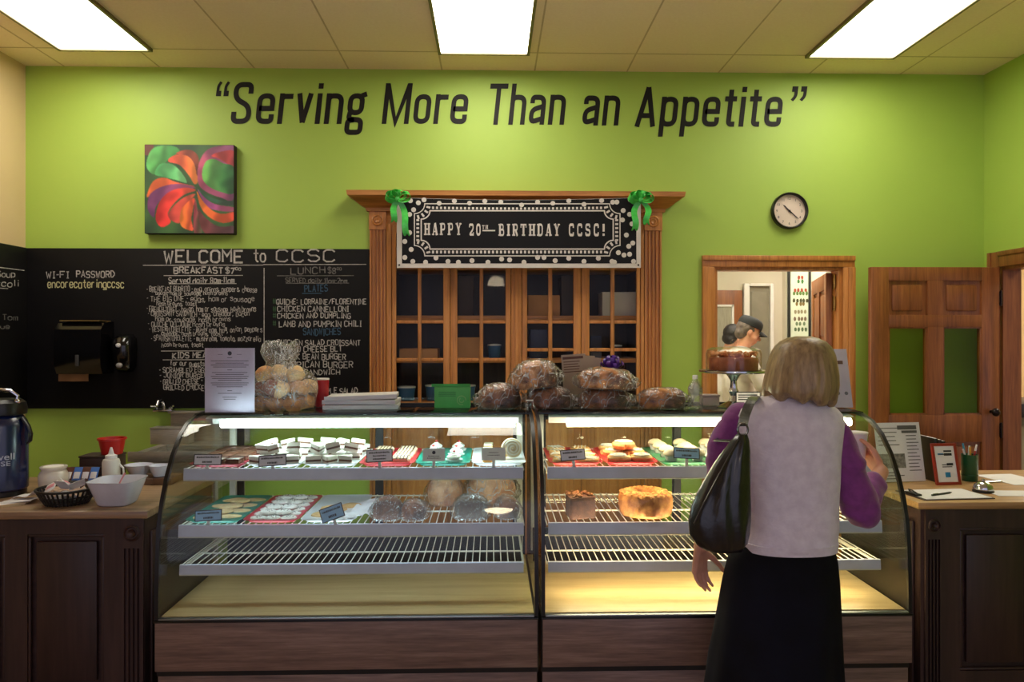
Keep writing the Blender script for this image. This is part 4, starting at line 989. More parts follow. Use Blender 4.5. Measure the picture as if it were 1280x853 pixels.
# ------------------------------------------------------------------ trays
TEAL = mat('teal_tray', lin(14, 132, 112), .35, coat=.2); REDT = mat('red_tray', lin(196, 28, 44), .35, coat=.2); WHT = mat('white_tray', lin(226, 228, 230), .35, coat=.2)
MAROON = mat('maroon_tray', lin(160, 34, 56), .35, coat=.2); DGREEN = mat('green_tray', lin(20, 110, 70), .35, coat=.2)
DOILY = mat('paper_liner', lin(224, 222, 222), .8)
def tray(xc, y0, y1, z, wd, mt, label, liner=False):
    t = thing('serving_tray', label, 'tray', (xc, y0, z)); L = y1 - y0; m = MB()
    def rr(hx, ya, yb, zz, r=.03):
        o = []
        for cx, cy, a in ((hx - r, yb - r, 0), (-hx + r, yb - r, pi / 2), (-hx + r, ya + r, pi), (hx - r, ya + r, 3 * pi / 2)):
            for k in range(5): o.append((cx + r * cos(a + k * pi / 8), cy + r * sin(a + k * pi / 8), zz))
        return o
    w2 = wd / 2
    m.rings([rr(w2 - .022, .022, L - .022, .0005), rr(w2 - .016, .016, L - .016, .006), rr(w2 - .006, .006, L - .006, .015), rr(w2 - .001, .001, L - .001, .0155), rr(w2 - .001, .001, L - .001, .0135), rr(w2 - .008, .008, L - .008, .0125)][::-1] + [rr(w2 - .018, .018, L - .018, .0035), rr(w2 - .03, .03, L - .03, .0035)], True, True)
    m.build('tray_body', mt, t, None, 40)
    if liner: MB().box(-w2 + .028, w2 - .028, .028, L - .028, .0037, .0048).build('paper_liner', DOILY, t)
    return t
CAKE = mat('brownie_crumb', lin(128, 88, 66), .75, col2=lin(96, 62, 46), scale=60, bump=.3)
FROST = mat('chocolate_frosting', lin(84, 52, 40), .35, col2=lin(104, 68, 52), scale=30)
ICING = mat('white_icing', lin(232, 228, 220), .5, col2=lin(222, 216, 206), scale=20, bump=.1)
CREAM = mat('cream', lin(224, 206, 176), .55, col2=lin(212, 190, 156), scale=30)
SUGAR = mat('sugar_cookie', lin(226, 206, 160), .7, col2=lin(206, 178, 122), scale=30, bump=.15)
GOLD = mat('golden_cookie', lin(214, 176, 116), .7, col2=lin(192, 148, 88), scale=40, bump=.2)
SPECK = mat('chip', lin(70, 40, 36), .5); REDBIT = mat('cherry_bit', lin(180, 40, 50), .4); GREENBIT = mat('pistachio_bit', lin(90, 130, 60), .5)
CRUST = mat('bread_crust', lin(206, 136, 78), .38, col2=lin(84, 46, 26), scale=11, lo=.4, hi=.6, bump=.5, bscale=40, coat=.4)
CRUSTD = mat('dark_crust', lin(160, 100, 62), .38, col2=lin(64, 38, 26), scale=11, lo=.4, hi=.6, bump=.5, bscale=40, coat=.4)
CRUSTP = mat('pale_crust', lin(214, 164, 120), .5, col2=lin(160, 100, 66), scale=11, lo=.4, hi=.6, bump=.3, bscale=40)
WRAP = film('plastic_wrap', .022, .26, 42.); WRAPW = film('milky_wrap', .05, .12, 40., (.97, .97, .98, 1), .35)
def top_k(i, o, loc, rot, label, group): return dup(o, loc, rot, label, group)
PARK = Vector((0, 0, 0))
FIRST = set()
def put(o, loc, rot, label, group=None, sc=None):
    """the first time moves the thing itself, afterwards copies it"""
    if o.name not in FIRST:
        FIRST.add(o.name); o.location = loc; o.rotation_euler = rot if isinstance(rot, (tuple, list)) else (0, 0, rot); o['label'] = label
        if sc: o.scale = sc if isinstance(sc, tuple) else (sc,) * 3
        if group: o['group'] = group
        return o
    return dup(o, loc, rot, label, group, sc)
rnd = random.Random(11)
def mk_brownie():
    t = thing('brownie', 'x', 'brownie'); MB().box(-.028, .028, -.03, .03, 0, .022, .004).build('cake', CAKE, t)
    MB().box(-.0285, .0285, -.0305, .0305, .0222, .029, .004).build('frosting', FROST, t); return t
def mk_sandwich():
    t = thing('cream_sandwich', 'x', 'pastry')
    tri = lambda s: fillet([(-.034 * s, -.028 * s), (.034 * s, -.028 * s), (.0, .034 * s)], .012, True)
    MB().prism(tri(1.0), 'Z', 0, .013).build('lower_layer', ICING, t); MB().prism(tri(.98), 'Z', .0132, .0215).build('chocolate_filling', FROST, t); MB().prism(tri(1.02), 'Z', .0217, .037).build('upper_layer', ICING, t); return t
def mk_eclair():
    t = thing('chocolate_finger', 'x', 'pastry'); MB().tube([(-.04, 0, .014), (-.03, 0, .015), (.03, 0, .015), (.04, 0, .014)], [.006, .0145, .0145, .006], 12).build('pastry', CREAM, t)
    s = MB()
    for k in range(5): s.tube([(-.028 + k * .014, -.013, .021), (-.026 + k * .014, 0, .0305), (-.024 + k * .014, .013, .021)], .0028, 6)
    s.build('chocolate_stripes', FROST, t); return t
def mk_swirl():
    t = thing('whipped_pastry', 'x', 'pastry'); MB().lathe([(.022, 0), (.03, .018), (.031, .020), (.022, .02)], (0, 0, 0), 20, None, lambda a, z: 1 + .05 * cos(a * 10)).build('paper_cup', DOILY, t)
    m = MB(); pts = []; rs = []
    for k in range(60):
        u = k / 59; a = u * 6 * pi; r = .019 * (1 - u) ** .8; pts.append((r * cos(a), r * sin(a), .026 + u * .024)); rs.append(.0105 * (1 - u * .6))
    m.tube(pts, rs, 8).build('whipped_cream', ICING, t); MB().ell((0, .0, .056), .0055, None, 2).build('cherry', REDBIT, t); return t
def mk_oval():
    t = MB().lathe([(.046, 0), (.05, .004), (.047, .0095), (.036, .012), (.001, .0125)], (0, 0, 0), 28, None, lambda a, z: 1 + .02 * sin(a * 3 + 1)).build('oval_cookie', SUGAR); tag(t, 'x', 'cookie'); return t
def mk_dotted():
    t = thing('speckled_cookie', 'x', 'cookie'); MB().lathe([(.029, 0), (.033, .005), (.030, .011), (.02, .0145), (.001, .015)], (0, 0, 0), 24, None, lambda a, z: 1 + .06 * sin(a * 8)).build('dough', ICING, t)
    s = MB(); r = random.Random(4)
    for k in range(9): a, q = r.uniform(0, 6.28), r.uniform(.004, .024); s.ell((q * cos(a), q * sin(a), .0145 - q * .06), .0028, None, 1)
    s.build('sprinkles', SPECK, t); return t
def mk_gold():
    t = MB().lathe([(.042, 0), (.047, .005), (.043, .012), (.03, .016), (.001, .017)], (0, 0, 0), 26, None, lambda a, z: 1 + .03 * sin(a * 5 + 2)).build('golden_cookie', GOLD); tag(t, 'x', 'cookie'); return t
def mk_bar():
    t = thing('layer_bar', 'x', 'pastry'); MB().box(-.02, .02, -.03, .03, 0, .03, .003).build('golden_layer', mat('apricot', lin(204, 140, 60), .6), t); MB().box(-.02, .02, -.03, .03, .0302, .042, .003).build('top_layer', CREAM, t); return t
def mk_roll(mt, nm='cinnamon_roll'):
    t = thing(nm, 'x', 'pastry'); pts = []; rs = []
    for k in range(64):
        u = k / 63; a = u * 5.2 * pi; r = .008 + .034 * u; pts.append((r * cos(a), r * sin(a), .019 - .004 * u)); rs.append(.0128 - .002 * u)
    MB().tube(pts, rs, 8, False, 1.35).build('dough', mt, t)
    g = MB(); pts = [(x * .97, y * .97, z + .0165) for x, y, z in pts[4:60]]; g.tube(pts, .0032, 6).build('glaze', ICING, t); return t
def mk_muffin():
    t = thing('muffin', 'x', 'muffin'); MB().lathe([(.022, 0), (.031, .032), (.028, .033)], (0, 0, 0), 28, None, lambda a, z: 1 + .035 * cos(a * 14)).build('paper_cup', DOILY, t)
    MB().lathe([(.029, .0325), (.038, .038), (.039, .045), (.031, .058), (.016, .066), (.001, .068)], (0, 0, 0), 24, None, lambda a, z: 1 + .03 * sin(a * 5)).build('crumb_top', CREAM, t); return t
def mk_danish():
    t = thing('danish', 'x', 'pastry'); MB().lathe([(.034, 0), (.044, .008), (.043, .018), (.034, .023), (.020, .014), (.001, .013)], (0, 0, 0), 24, None, lambda a, z: 1 + .05 * sin(a * 4)).build('pastry', GOLD, t)
    MB().lathe([(.021, .0145), (.012, .019), (.001, .020)], (0, 0, 0), 18).build('filling', mat('jam', lin(120, 36, 30), .25), t)
    s = MB()
    for k in range(4): s.tube([(-.036, -.024 + k * .016, .0225), (0, -.02 + k * .014, .0245), (.036, -.024 + k * .016, .0225)], .0025, 5)
    s.build('icing_drizzle', ICING, t); return t
def grid_on(o, xc, y0, y1, wd, z, nx, ny, label, group, rot=None, jit=.005, inset=.045, skip=(), sc=None):
    k = 0
    for j in range(ny):
        for i in range(nx):
            if (i, j) in skip: continue
            x = xc + (i - (nx - 1) / 2) * (wd - 2 * inset) / max(1, nx - 1) if nx > 1 else xc
            y = y0 + inset + (y1 - y0 - 2 * inset) * j / max(1, ny - 1) if ny > 1 else (y0 + y1) / 2
            a = rnd.uniform(-3, 3) if rot is None else rot + rnd.uniform(-.12, .12)
            put(o, (x + rnd.uniform(-jit, jit), y + rnd.uniform(-jit, jit), z), a, label, group, sc); k += 1
Z1, Z2 = SHV[0][0], SHV[1][0]; TZ = .0042
TW_ = .2275; y0, y1 = 3.075, 3.50
TX = [-1.222 + TW_ * (k + .5) for k in range(6)]
tray(TX[0], y0, y1, Z1, TW_ - .004, MAROON, 'maroon tray of brownies at the left end of the left top shelf')
tray(TX[1], y0, y1, Z1, TW_ - .004, WHT, 'white tray of cream sandwiches, second along the left top shelf', True)
tray(TX[2], y0, y1, Z1, TW_ - .004, WHT, 'white tray of cream sandwiches beside the pink-red tray, third along', True)
tray(TX[3], y0, y1, Z1, TW_ - .004, REDT, 'red tray of striped chocolate fingers in the left case')
tray(TX[4], y0, y1, Z1, TW_ - .004, TEAL, 'teal tray with whipped pastries on the left top shelf')
tray(TX[5], y0, y1, Z1, TW_ - .004, WHT, 'white tray with layer bars at the right end of the left top shelf')
br = mk_brownie(); grid_on(br, TX[0], y0, y1, TW_, Z1 + TZ, 3, 5, 'square chocolate brownie in the maroon tray', 'brownies in the maroon tray', 0., .002, .05)
sw = mk_sandwich()
grid_on(sw, TX[1], y0, y1, TW_, Z1 + TZ + .001, 3, 5, 'white triangular cream sandwich with dark filling, second tray of the left top shelf', 'cream sandwiches in the second tray', None, .003, .046)
grid_on(sw, TX[2], y0, y1, TW_, Z1 + TZ + .001, 3, 5, 'white triangular cream sandwich with dark filling, third tray of the left top shelf', 'cream sandwiches in the third tray', None, .003, .046)
for k in range(6):
    put(sw, (TX[1] - .06 + (k % 3) * .06 + rnd.uniform(-.01, .01), 3.17 + .14 * (k // 3) + rnd.uniform(-.02, .02), Z1 + TZ + .043), (rnd.uniform(-.25, .25), rnd.uniform(-.25, .25), rnd.uniform(0, 6)), 'white triangular cream sandwich piled on top in the second tray', 'upper layer of the second tray')
    put(sw, (TX[2] - .06 + (k % 3) * .06 + rnd.uniform(-.01, .01), 3.17 + .14 * (k // 3) + rnd.uniform(-.02, .02), Z1 + TZ + .043), (rnd.uniform(-.25, .25), rnd.uniform(-.25, .25), rnd.uniform(0, 6)), 'white triangular cream sandwich piled on top in the third tray', 'upper layer of the third tray')
ec = mk_eclair(); grid_on(ec, TX[3], y0, y1, TW_, Z1 + TZ, 2, 9, 'cream finger striped with chocolate in the red tray', 'chocolate fingers in the red tray', 0., .002, .062)
ws = mk_swirl(); grid_on(ws, TX[4], y0, y1, TW_, Z1 + TZ, 2, 3, 'whipped cream pastry with a cherry in the teal top-shelf tray', 'whipped pastries in the teal tray', None, .004, .065, ((0, 0),), (1.15, 1.15, .9))
ba = mk_bar(); grid_on(ba, TX[5], y0, y1, TW_, Z1 + TZ, 2, 3, 'golden layer bar on the white tray by the centre post', 'layer bars on the white tray', 0., .003, .07, ((1, 0),))
cr = mk_roll(CREAM, 'pinwheel_roll'); put(cr, (TX[5] + .055, y0 + .14, Z1 + TZ + .046), (radians(75), 0, .2), 'pale pinwheel roll standing upright behind the bird card', None, .9)
# right case, upper shelf
RX = [.232 + TW_ * (k + .5) for k in range(6)]
tray(RX[0], y0, y1, Z1, TW_ - .004, REDT, 'red tray of danishes next to the black centre post in the right case')
tray(RX[1], y0, y1, Z1, TW_ - .004, REDT, 'red tray of cinnamon rolls, second along the right top shelf')
tray(RX[2], y0, y1, Z1, TW_ - .004, DGREEN, 'green tray of pale muffins, third along the right top shelf', True)
tray(RX[3], y0, y1, Z1, TW_ - .004, WHT, 'white tray of muffins partly behind the woman in the right case', True)
da = mk_danish(); grid_on(da, RX[0], y0, y1, TW_, Z1 + TZ, 2, 4, 'iced danish in the red tray by the centre post', 'danishes in the red tray', None, .003, .06)
ci = mk_roll(GOLD); grid_on(ci, RX[1], y0, y1, TW_, Z1 + TZ, 2, 3, 'glazed cinnamon roll in the second red tray', 'cinnamon rolls in the red tray', None, .003, .068, (), 1.0)
put(ci, (RX[1], 3.27, Z1 + TZ + .036), .8, 'glazed cinnamon roll lying on top of the others', None, 1.05)
mu = mk_muffin(); grid_on(mu, RX[2], y0, y1, TW_, Z1 + TZ + .001, 2, 4, 'pale crumb muffin in the green tray', 'muffins in the green tray', None, .003, .06, (), .85)
grid_on(mu, RX[3], y0, y1, TW_, Z1 + TZ + .001, 2, 4, 'pale crumb muffin in the white tray beside the woman', 'muffins in the white tray', None, .003, .06, (), .85)
# left case, middle shelf
y0, y1 = 3.022, 3.50
AX = [-1.215 + .226 * (k + .5) for k in range(3)]
tray(AX[0], y0, y1, Z2, .222, TEAL, 'teal tray of oval cookies on the left middle shelf')
tray(AX[1], y0, y1, Z2, .222, REDT, 'red tray with paper liner of speckled cookies on the left middle shelf', True)
tray(AX[2], y0, y1, Z2, .222, WHT, 'white tray with a few golden cookies on the left middle shelf')
ov = mk_oval()
for k, (dx, dy, dz, a) in enumerate(((-.05, .07, 0, .2), (.045, .08, 0, -.1), (-.045, .17, 0, .1), (.05, .18, 0, 0), (-.05, .27, 0, -.2), (.045, .28, 0, .2), (-.04, .38, 0, .1), (.05, .39, 0, 0), (-.005, .125, .0128, .5), (.0, .225, .0128, .2), (.0, .335, .0128, -.3))):
    put(ov, (AX[0] + dx, y0 + dy, Z2 + TZ + dz), a, 'pale oval cookie in the teal middle-shelf tray' if dz == 0 else 'pale oval cookie lying on top of the others in the teal tray', 'oval cookies in the teal tray' if dz == 0 else 'upper oval cookies', (1.0, .72, 1))
do = mk_dotted(); grid_on(do, AX[1], y0, y1, .222, Z2 + TZ + .001, 3, 6, 'white speckled cookie in the red tray with liner', 'speckled cookies in the red tray', None, .003, .05)
for k in range(8): put(do, (AX[1] - .03 + (k % 2) * .06, y0 + .09 + (k // 2) * .095, Z2 + TZ + .0165), k * .7, 'white speckled cookie in the upper layer of the red tray', 'upper speckled cookies')
go = mk_gold()
for k, (dx, dy, dz) in enumerate(((-.04, .10, 0), (.0, .19, 0), (.05, .26, 0), (-.01, .14, .017))): put(go, (AX[2] + dx, y0 + dy, Z2 + TZ + dz), k, ('golden cookie at the front of the white middle-shelf tray', 'golden cookie in the middle of the white middle-shelf tray', 'golden cookie at the back of the white middle-shelf tray', 'golden cookie resting on two others in the white tray')[k])

# ------------------------------------------------------------------ price cards
CARDB = mat('card_border', lin(34, 32, 52), .5); CARDP = mat('card_paper', lin(244, 236, 252), .6); CARDW = mat('card_white', lin(244, 244, 244), .6)
CARD_BLUELIT = mat('card_blue_lit', lin(160, 206, 250), .6)  # same card paper with blue light put into its colour
def price_card(px0, px1, py0, py1, Y, z, label, mt=CARDP, tilt=-.25, roll=0., lines=((.72, .16, .8), (.3, .18, .36)), border=True, mark=False):
    a, b_ = at(px0, py1, Y), at(px1, py0, Y); wd = b_.x - a.x; hg = b_.z - a.z
    t = thing('price_card', label, 'price card', ((a.x + b_.x) / 2, Y, z)); t.rotation_euler = (tilt, roll, 0)
    zb = max(0., a.z - z)
    MB().box(-wd / 2, wd / 2, 0, .0016, zb, zb + hg).build('card', CARDB if border else mt, t)
    e = .0035 if border else .0
    MB().box(-wd / 2 + e, wd / 2 - e, -.0006, -.0001, zb + e, zb + hg - e).build('printed_face', mt, t)
    m = MB(); M = lambda u, v: (u, -.0010, v); r = random.Random(int(px0))
    for v, hh, ww in lines:
        u = -wd * ww / 2
        while u < wd * ww / 2 - .002:
            L = r.uniform(.002, .006); m.quad(u, min(u + L, wd * ww / 2), zb + hg * (v - hh / 2), zb + hg * (v + hh / 2) * r.uniform(.94, 1), M); u += L + .0012
    if mark: m.disc((0, zb + hg * .68), hg * .14, M)
    m.build('print', CARDB, t, None, 0, False)
    MB().box(-.006, .006, .0017, .022, 0, .004).box(-.006, .006, .0017, .005, .0, zb + hg * .6).build('card_clip', WHITE, t)
    return t
zt = Z1 + .0005
price_card(241, 276, 568, 582, 3.055, zt + .001, 'price card with dark border before the maroon brownie tray'); price_card(323, 358, 569, 583, 3.055, zt + .001, 'price card with dark border before the second tray of cream sandwiches', roll=-.06)
price_card(458, 491, 562, 578, 3.055, zt + .001, 'purple-grey price card before the red tray of chocolate fingers', roll=-.05, lines=((.75, .14, .8), (.5, .12, .5), (.25, .12, .5)))
price_card(528, 556, 561, 577, 3.055, zt + .001, 'plain white card with a small emblem before the teal top-shelf tray', CARDW, border=False, lines=((.4, .07, .5), (.24, .07, .6)), mark=True)
price_card(602, 632, 560, 576, 3.055, zt + .001, 'plain white card before the tray of layer bars', CARDW, border=False, lines=((.62, .07, .4), (.42, .07, .5)))
price_card(702, 733, 562, 576, 3.055, zt + .001, 'price card with dark border before the red danish tray', roll=-.08); price_card(842, 875, 560, 574, 3.055, zt + .001, 'price card with dark border before the green muffin tray', CARD_BLUELIT, roll=.05)
zt = Z2 + .0005
price_card(243, 277, 638, 652, 3.008, zt + .001, 'price card coloured as if blue lit, before the teal tray of oval cookies', CARD_BLUELIT, roll=-.06); price_card(404, 434, 632, 650, 3.008, zt + .001, 'tilted price card before the golden cookies', CARD_BLUELIT, roll=-.35)

# ------------------------------------------------------------------ breads
def bread(rx, ry, rz, seed, amp=.08, sub=4, flat=.55, sc=18., ridge=0.):
    """loaf standing on z = 0"""
    m = MB(); t = bmesh.new(); bmesh.ops.create_icosphere(t, subdivisions=sub, radius=1)
    for v in t.verts:
        p = v.co.copy(); q = Vector((abs(p.x) ** .75 * (1 if p.x > 0 else -1), abs(p.y) ** .8 * (1 if p.y > 0 else -1), p.z))
        nz = 1 + amp * noise.noise(Vector((p.x * 2.2 + seed * 7, p.y * 2.2, p.z * 2.2))) + amp * .4 * noise.noise(p * 7 + Vector((seed, 0, 0)))
        if ridge: nz += ridge * max(0, sin(p.x * 9 + p.y * 4 + seed)) * max(0, p.z)
        q *= nz; z = max(q.z, -flat); v.co = Vector((q.x * rx, q.y * ry, (z + flat) * rz / (1 + flat)))
    m._join(t, (0, 0, 0), None); return m
def wrap(rx, ry, rz, seed, grow=1.07, amp=.10, ends=0.):
    """crinkled film round a loaf, gathered at the ends"""
    m = MB(); t = bmesh.new(); bmesh.ops.create_icosphere(t, subdivisions=5, radius=1)
    for v in t.verts:
        p = v.co.copy(); q = Vector((abs(p.x) ** .75 * (1 if p.x > 0 else -1), abs(p.y) ** .8 * (1 if p.y > 0 else -1), p.z))
        k = noise.noise(Vector((p.x * 4 + seed * 3, p.y * 3, p.z * 7))); q *= grow + amp * abs(k) + .13 * (1 - abs(noise.noise(Vector((p.x * 6 + seed + p.z * 4, p.y * 5, p.z * 8 - p.x * 3))))) ** 3 - .05
        z = max(q.z, -.56); x = q.x * rx
        if ends and abs(p.x) > .86: x += (1 if p.x > 0 else -1) * ends * (abs(p.x) - .86) / .14
        v.co = Vector((x, q.y * ry, max(.0, (z + .56) * rz / 1.55)))
    m._join(t, (0, 0, 0), None); return m
def loaf(loc, rx, ry, rz, seed, rz_, label, mt=CRUST, film_=WRAP, ridge=0., tilt=0., ends=.04, amp=.08):
    t = thing('bread_loaf', label, 'bread', loc); t.rotation_euler = (0, tilt, rz_)
    bread(rx, ry, rz, seed, amp, 4, .55, 18, ridge).build('crust', mt, t, (0, 0, .003), 80)
    w_ = wrap(rx, ry, rz, seed, 1.06, .10, ends).build('plastic_wrap', film_, t, None, 80)
    return t
ZD = ZTOP + .0005
def onT(px, Y): return Vector((xat(px, Y), Y, ZD))
LO = [(624, 3.44, .092, .075, .108, 1, .1, 0, 'dark wrapped loaf beside the green box, at the left end of the bread pile', CRUSTD, .06),
      (687, 3.44, .100, .075, .095, 2, -.04, 0, 'wrapped loaf under the round-topped loaf in the bread pile', CRUSTD, 0),
      (756, 3.44, .114, .075, .088, 3, .03, 0, 'dark wrapped loaf under the scored loaf in the bread pile', CRUSTD, 0),
      (828, 3.42, .106, .07, .09, 4, -.05, 0, 'low wrapped loaf at the right end of the bread pile', CRUST, .1)]
for px, Y, rx, ry, rz, sd, rt, dz, lb, mt, rg in LO:
    p = onT(px, Y); loaf(p, rx, ry, rz, sd, rt, lb, mt, WRAP, rg, 0., .022)
p = onT(671, 3.43); p.z += .093; loaf(p, .098, .075, .12, 7, .06, 'round-topped wrapped loaf lying highest on the bread pile', CRUST, WRAP, 0., -.10, .02, .05)
p = onT(757, 3.43); p.z += .088; loaf(p, .122, .078, .09, 9, -.05, 'scored wrapped loaf lying on top of a dark loaf', CRUST, WRAP, .16, .05, .02, .1)
# gathered end of a plastic bag
p = onT(662, 3.33)
t = thing('twisted_bag_end', 'knotted clear plastic bag end in front of the bread pile', 'bag', p)
m = MB()
for k in range(7):
    a = k * .9; m.sheet(lambda u, v: (.012 * cos(a) * (1 - u) + (.03 * cos(a + v * .9)) * u, .010 * sin(a) * (1 - u) + .026 * sin(a + v * .9) * u, .045 + (.052 * u if k % 2 else -.04 * u) + .006 * sin(v * 6)), 6, 4, (.0006, .0006, .0006))
m.build('film', WRAPW, t, None, 80); MB().tube([(.014 * cos(k * .5), .012 * sin(k * .5), .045) for k in range(13)], .003, 6).build('twist_tie', WHITE, t)
# wrapped cakes and slices on the left middle shelf
def slice_(px, Y, rx, ry, rz, sd, label, mt, rt=0., fl=WRAPW, dz=0., nm='wrapped_cake', flat_face=True):
    t = thing(nm, label, 'cake', (xat(px, Y), Y, Z2 + .0005 + dz)); t.rotation_euler = (0, 0, rt)
    m = bread(rx, ry, rz, sd, .03, 4, .6)
    if flat_face:
        for v in m.b.verts:
            if v.co.y < -ry * .55: v.co.y = -ry * .55
    m.build('cake', mt, t, (0, 0, .003), 40)
    wrap(rx, ry, rz, sd, 1.05, .09, .012).build('plastic_wrap', fl, t, None, 80); return t
GREYC = mat('seeded_cake', lin(126, 104, 90), .8, col2=lin(78, 64, 58), scale=120, bump=.3)
slice_(484, 3.10, .058, .06, .085, 21, 'brown cake half in milky wrap beside the white tray', CAKE); slice_(518, 3.10, .052, .06, .075, 22, 'smaller brown cake half in milky wrap, second from the white tray', CRUSTD)
slice_(589, 3.10, .068, .06, .092, 23, 'grey seeded loaf cut across, wrapped, at the front of the middle shelf', GREYC); slice_(634, 3.11, .046, .06, .086, 24, 'dark wrapped loaf at the shelf end beside the centre post', CRUSTD, .2)
slice_(556, 3.36, .075, .07, .125, 25, 'pale pink-brown wrapped bread standing behind the grey seeded loaf', CRUSTP, 0, WRAPW, 0, 'wrapped_bread', False); slice_(614, 3.40, .11, .07, .135, 26, 'long wrapped loaf at the back of the shelf near the centre post', CRUSTP, .1, WRAP, 0, 'wrapped_bread', False)
t = thing('paper_sheet', 'crumpled white deli paper beside the white tray on the middle shelf', 'paper', (xat(452, 3.2), 3.2, Z2 + .0005))
MB().sheet(lambda u, v: (-.055 + .11 * u, -.15 + .3 * v, .006 + .022 * abs(noise.noise(Vector((u * 4, v * 5, 2)))) + .02 * u), 14, 18, (0, 0, .0008)).build('sheet', PAPER, t, None, 80)
# right case, middle shelf
t = thing('cake_wedge', 'dark cake wedge with a nutty top on the right middle shelf', 'cake', (xat(724, 3.12), 3.12, Z2 + .0005)); t.rotation_euler = (0, 0, .25)
MB().prism(fillet([(-.055, -.05), (.055, -.05), (.05, .06), (-.04, .06)], .012, True), 'Z', 0, .085).build('cake', mat('dark_cake', lin(104, 64, 44), .75, col2=lin(74, 44, 32), scale=50, bump=.3), t)
m = MB(); r = random.Random(8)
for k in range(40): m.ell((r.uniform(-.046, .046), r.uniform(-.045, .05), .087 + r.uniform(0, .008)), (r.uniform(.006, .011), r.uniform(.005, .009), .006), (0, 0, r.uniform(0, 3)), 1)
m.build('nut_topping', mat('walnut_nuts', lin(150, 96, 54), .6, col2=lin(110, 66, 36), scale=60), t)
t = thing('bundt_cake', 'round golden bundt cake with a crumb top on the right middle shelf', 'cake', (xat(807, 3.16), 3.16, Z2 + .0005))
MB().lathe([(.100, 0), (.108, .012), (.110, .03), (.111, .05), (.109, .07), (.102, .086), (.086, .095), (.062, .098), (.044, .092), (.036, .06), (.034, .004)], (0, 0, 0), 72, None, lambda a, z: 1 + .012 * cos(a * 9) + .07 * noise.noise(Vector((cos(a) * 6, sin(a) * 6, z * 40)))).build('cake', mat('bundt', lin(196, 132, 68), .7, col2=lin(140, 80, 38), scale=25, bump=.4), t)
m = MB()
for k in range(150):
    a, q = r.uniform(0, 6.28), r.uniform(.045, .108); m.ell((q * cos(a), q * sin(a), .098 - abs(q - .07) * .3), (r.uniform(.005, .011), r.uniform(.004, .008), .006), (0, 0, r.uniform(0, 3)), 1)
tag(m.build('crumb_topping', mat('crumbs', lin(222, 168, 98), .8, col2=lin(186, 124, 62), scale=60), t), None, None, None, 'stuff')

# ================================================================== ON TOP OF THE CASES
# menu sheet in a stand
a, b_ = at(253, 522, 3.235), at(316, 440, 3.235); wd = b_.x - a.x; hg = b_.z - a.z
t = thing('menu_stand', 'white printed menu sheet in a clear stand at the left end of the case top', 'menu', ((a.x + b_.x) / 2, 3.262, ZD)); t.rotation_euler = (0, 0, -.02)
MB().box(-wd / 2, wd / 2, -.0010, .0010, .003, hg).build('sheet', mat('lilac_paper', lin(206, 198, 216), .6), t)
m = MB(); M = lambda u, v: (u, -.0016, v)
m.disc((0, hg * .92), .009, M, 16); m.quad(-.05, -.03, hg * .9, hg * .905, M); m.quad(.03, .05, hg * .9, hg * .905, M)
for k, ww in ((.85, .02), (.80, .16), (.765, .12), (.735, .16), (.705, .14), (.66, .02), (.62, .15), (.59, .12), (.56, .16), (.53, .15), (.50, .1), (.46, .16), (.43, .15), (.40, .11), (.34, .02), (.30, .1), (.24, .06), (.21, .05)): m.quad(-ww / 2, ww / 2, hg * k, hg * k + .0022, M)
m.build('print', INK, t, None, 0, False)
MB().box(-wd / 2 - .002, wd / 2 + .002, -.0048, -.0026, .0, hg + .001).box(-wd / 2 - .002, wd / 2 + .002, .0016, .0036, .0, hg + .001).box(-wd / 2, wd / 2, .0036, .07, .0, .003).build('acrylic_holder', glass('acrylic', (.97, .97, .98, 1), 1.3), t)
# bag of rolls
c = onT(354, 3.42); ROLL = mat('roll_crust', lin(226, 172, 108), .6, col2=lin(190, 124, 70), scale=14, bump=.15); ROLLP = mat('roll_pale', lin(240, 208, 156), .6, col2=lin(220, 176, 118), scale=14, bump=.15); ROLLD = mat('roll_dark', lin(150, 78, 52), .5, col2=lin(112, 54, 40), scale=14, bump=.15)
rl = [(-.095, -.02, .0, 0), (-.03, -.05, .0, 0), (.04, -.05, 0, 0), (.10, -.02, 0, 0), (-.06, .05, 0, 0), (.02, .06, 0, 0), (.085, .05, 0, 0), (-.10, -.01, .062, 2), (-.045, -.05, .075, 2), (.015, -.045, .066, 1), (.075, -.035, .068, 0), (.105, .03, .07, 1), (.03, .04, .07, 0), (-.05, .045, .07, 1), (-.07, -.01, .132, 0), (-.01, -.02, .138, 1), (.06, .0, .132, 1)]
pos = ['front', 'lower', 'upper']
for k, (dx, dy, dz, mi) in enumerate(rl):
    mm = [ROLL, ROLLP, ROLLD][mi]
    o = bread(.0395, .0395, .060, k + 30, .06, 3, .5).build('bread_roll', mm, None, (c.x + dx, c.y + dy, c.z + .004 + dz), 80); o.rotation_euler = (rnd.uniform(-.5, .5), rnd.uniform(-.5, .5), rnd.uniform(0, 6))
    lb = {0: 'golden bread roll inside the clear tied bag', 1: 'pale bread roll inside the clear tied bag', 2: 'dark brown bread roll inside the clear tied bag'}[mi]
    tag(o, lb, 'bread roll', ['golden', 'pale', 'dark'][mi] + ' rolls in the clear bag')
t = thing('bread_bag', 'clear plastic bag of bread rolls gathered into a crinkled top, beside the menu sheet', 'bag', c)
m = MB(); R = []
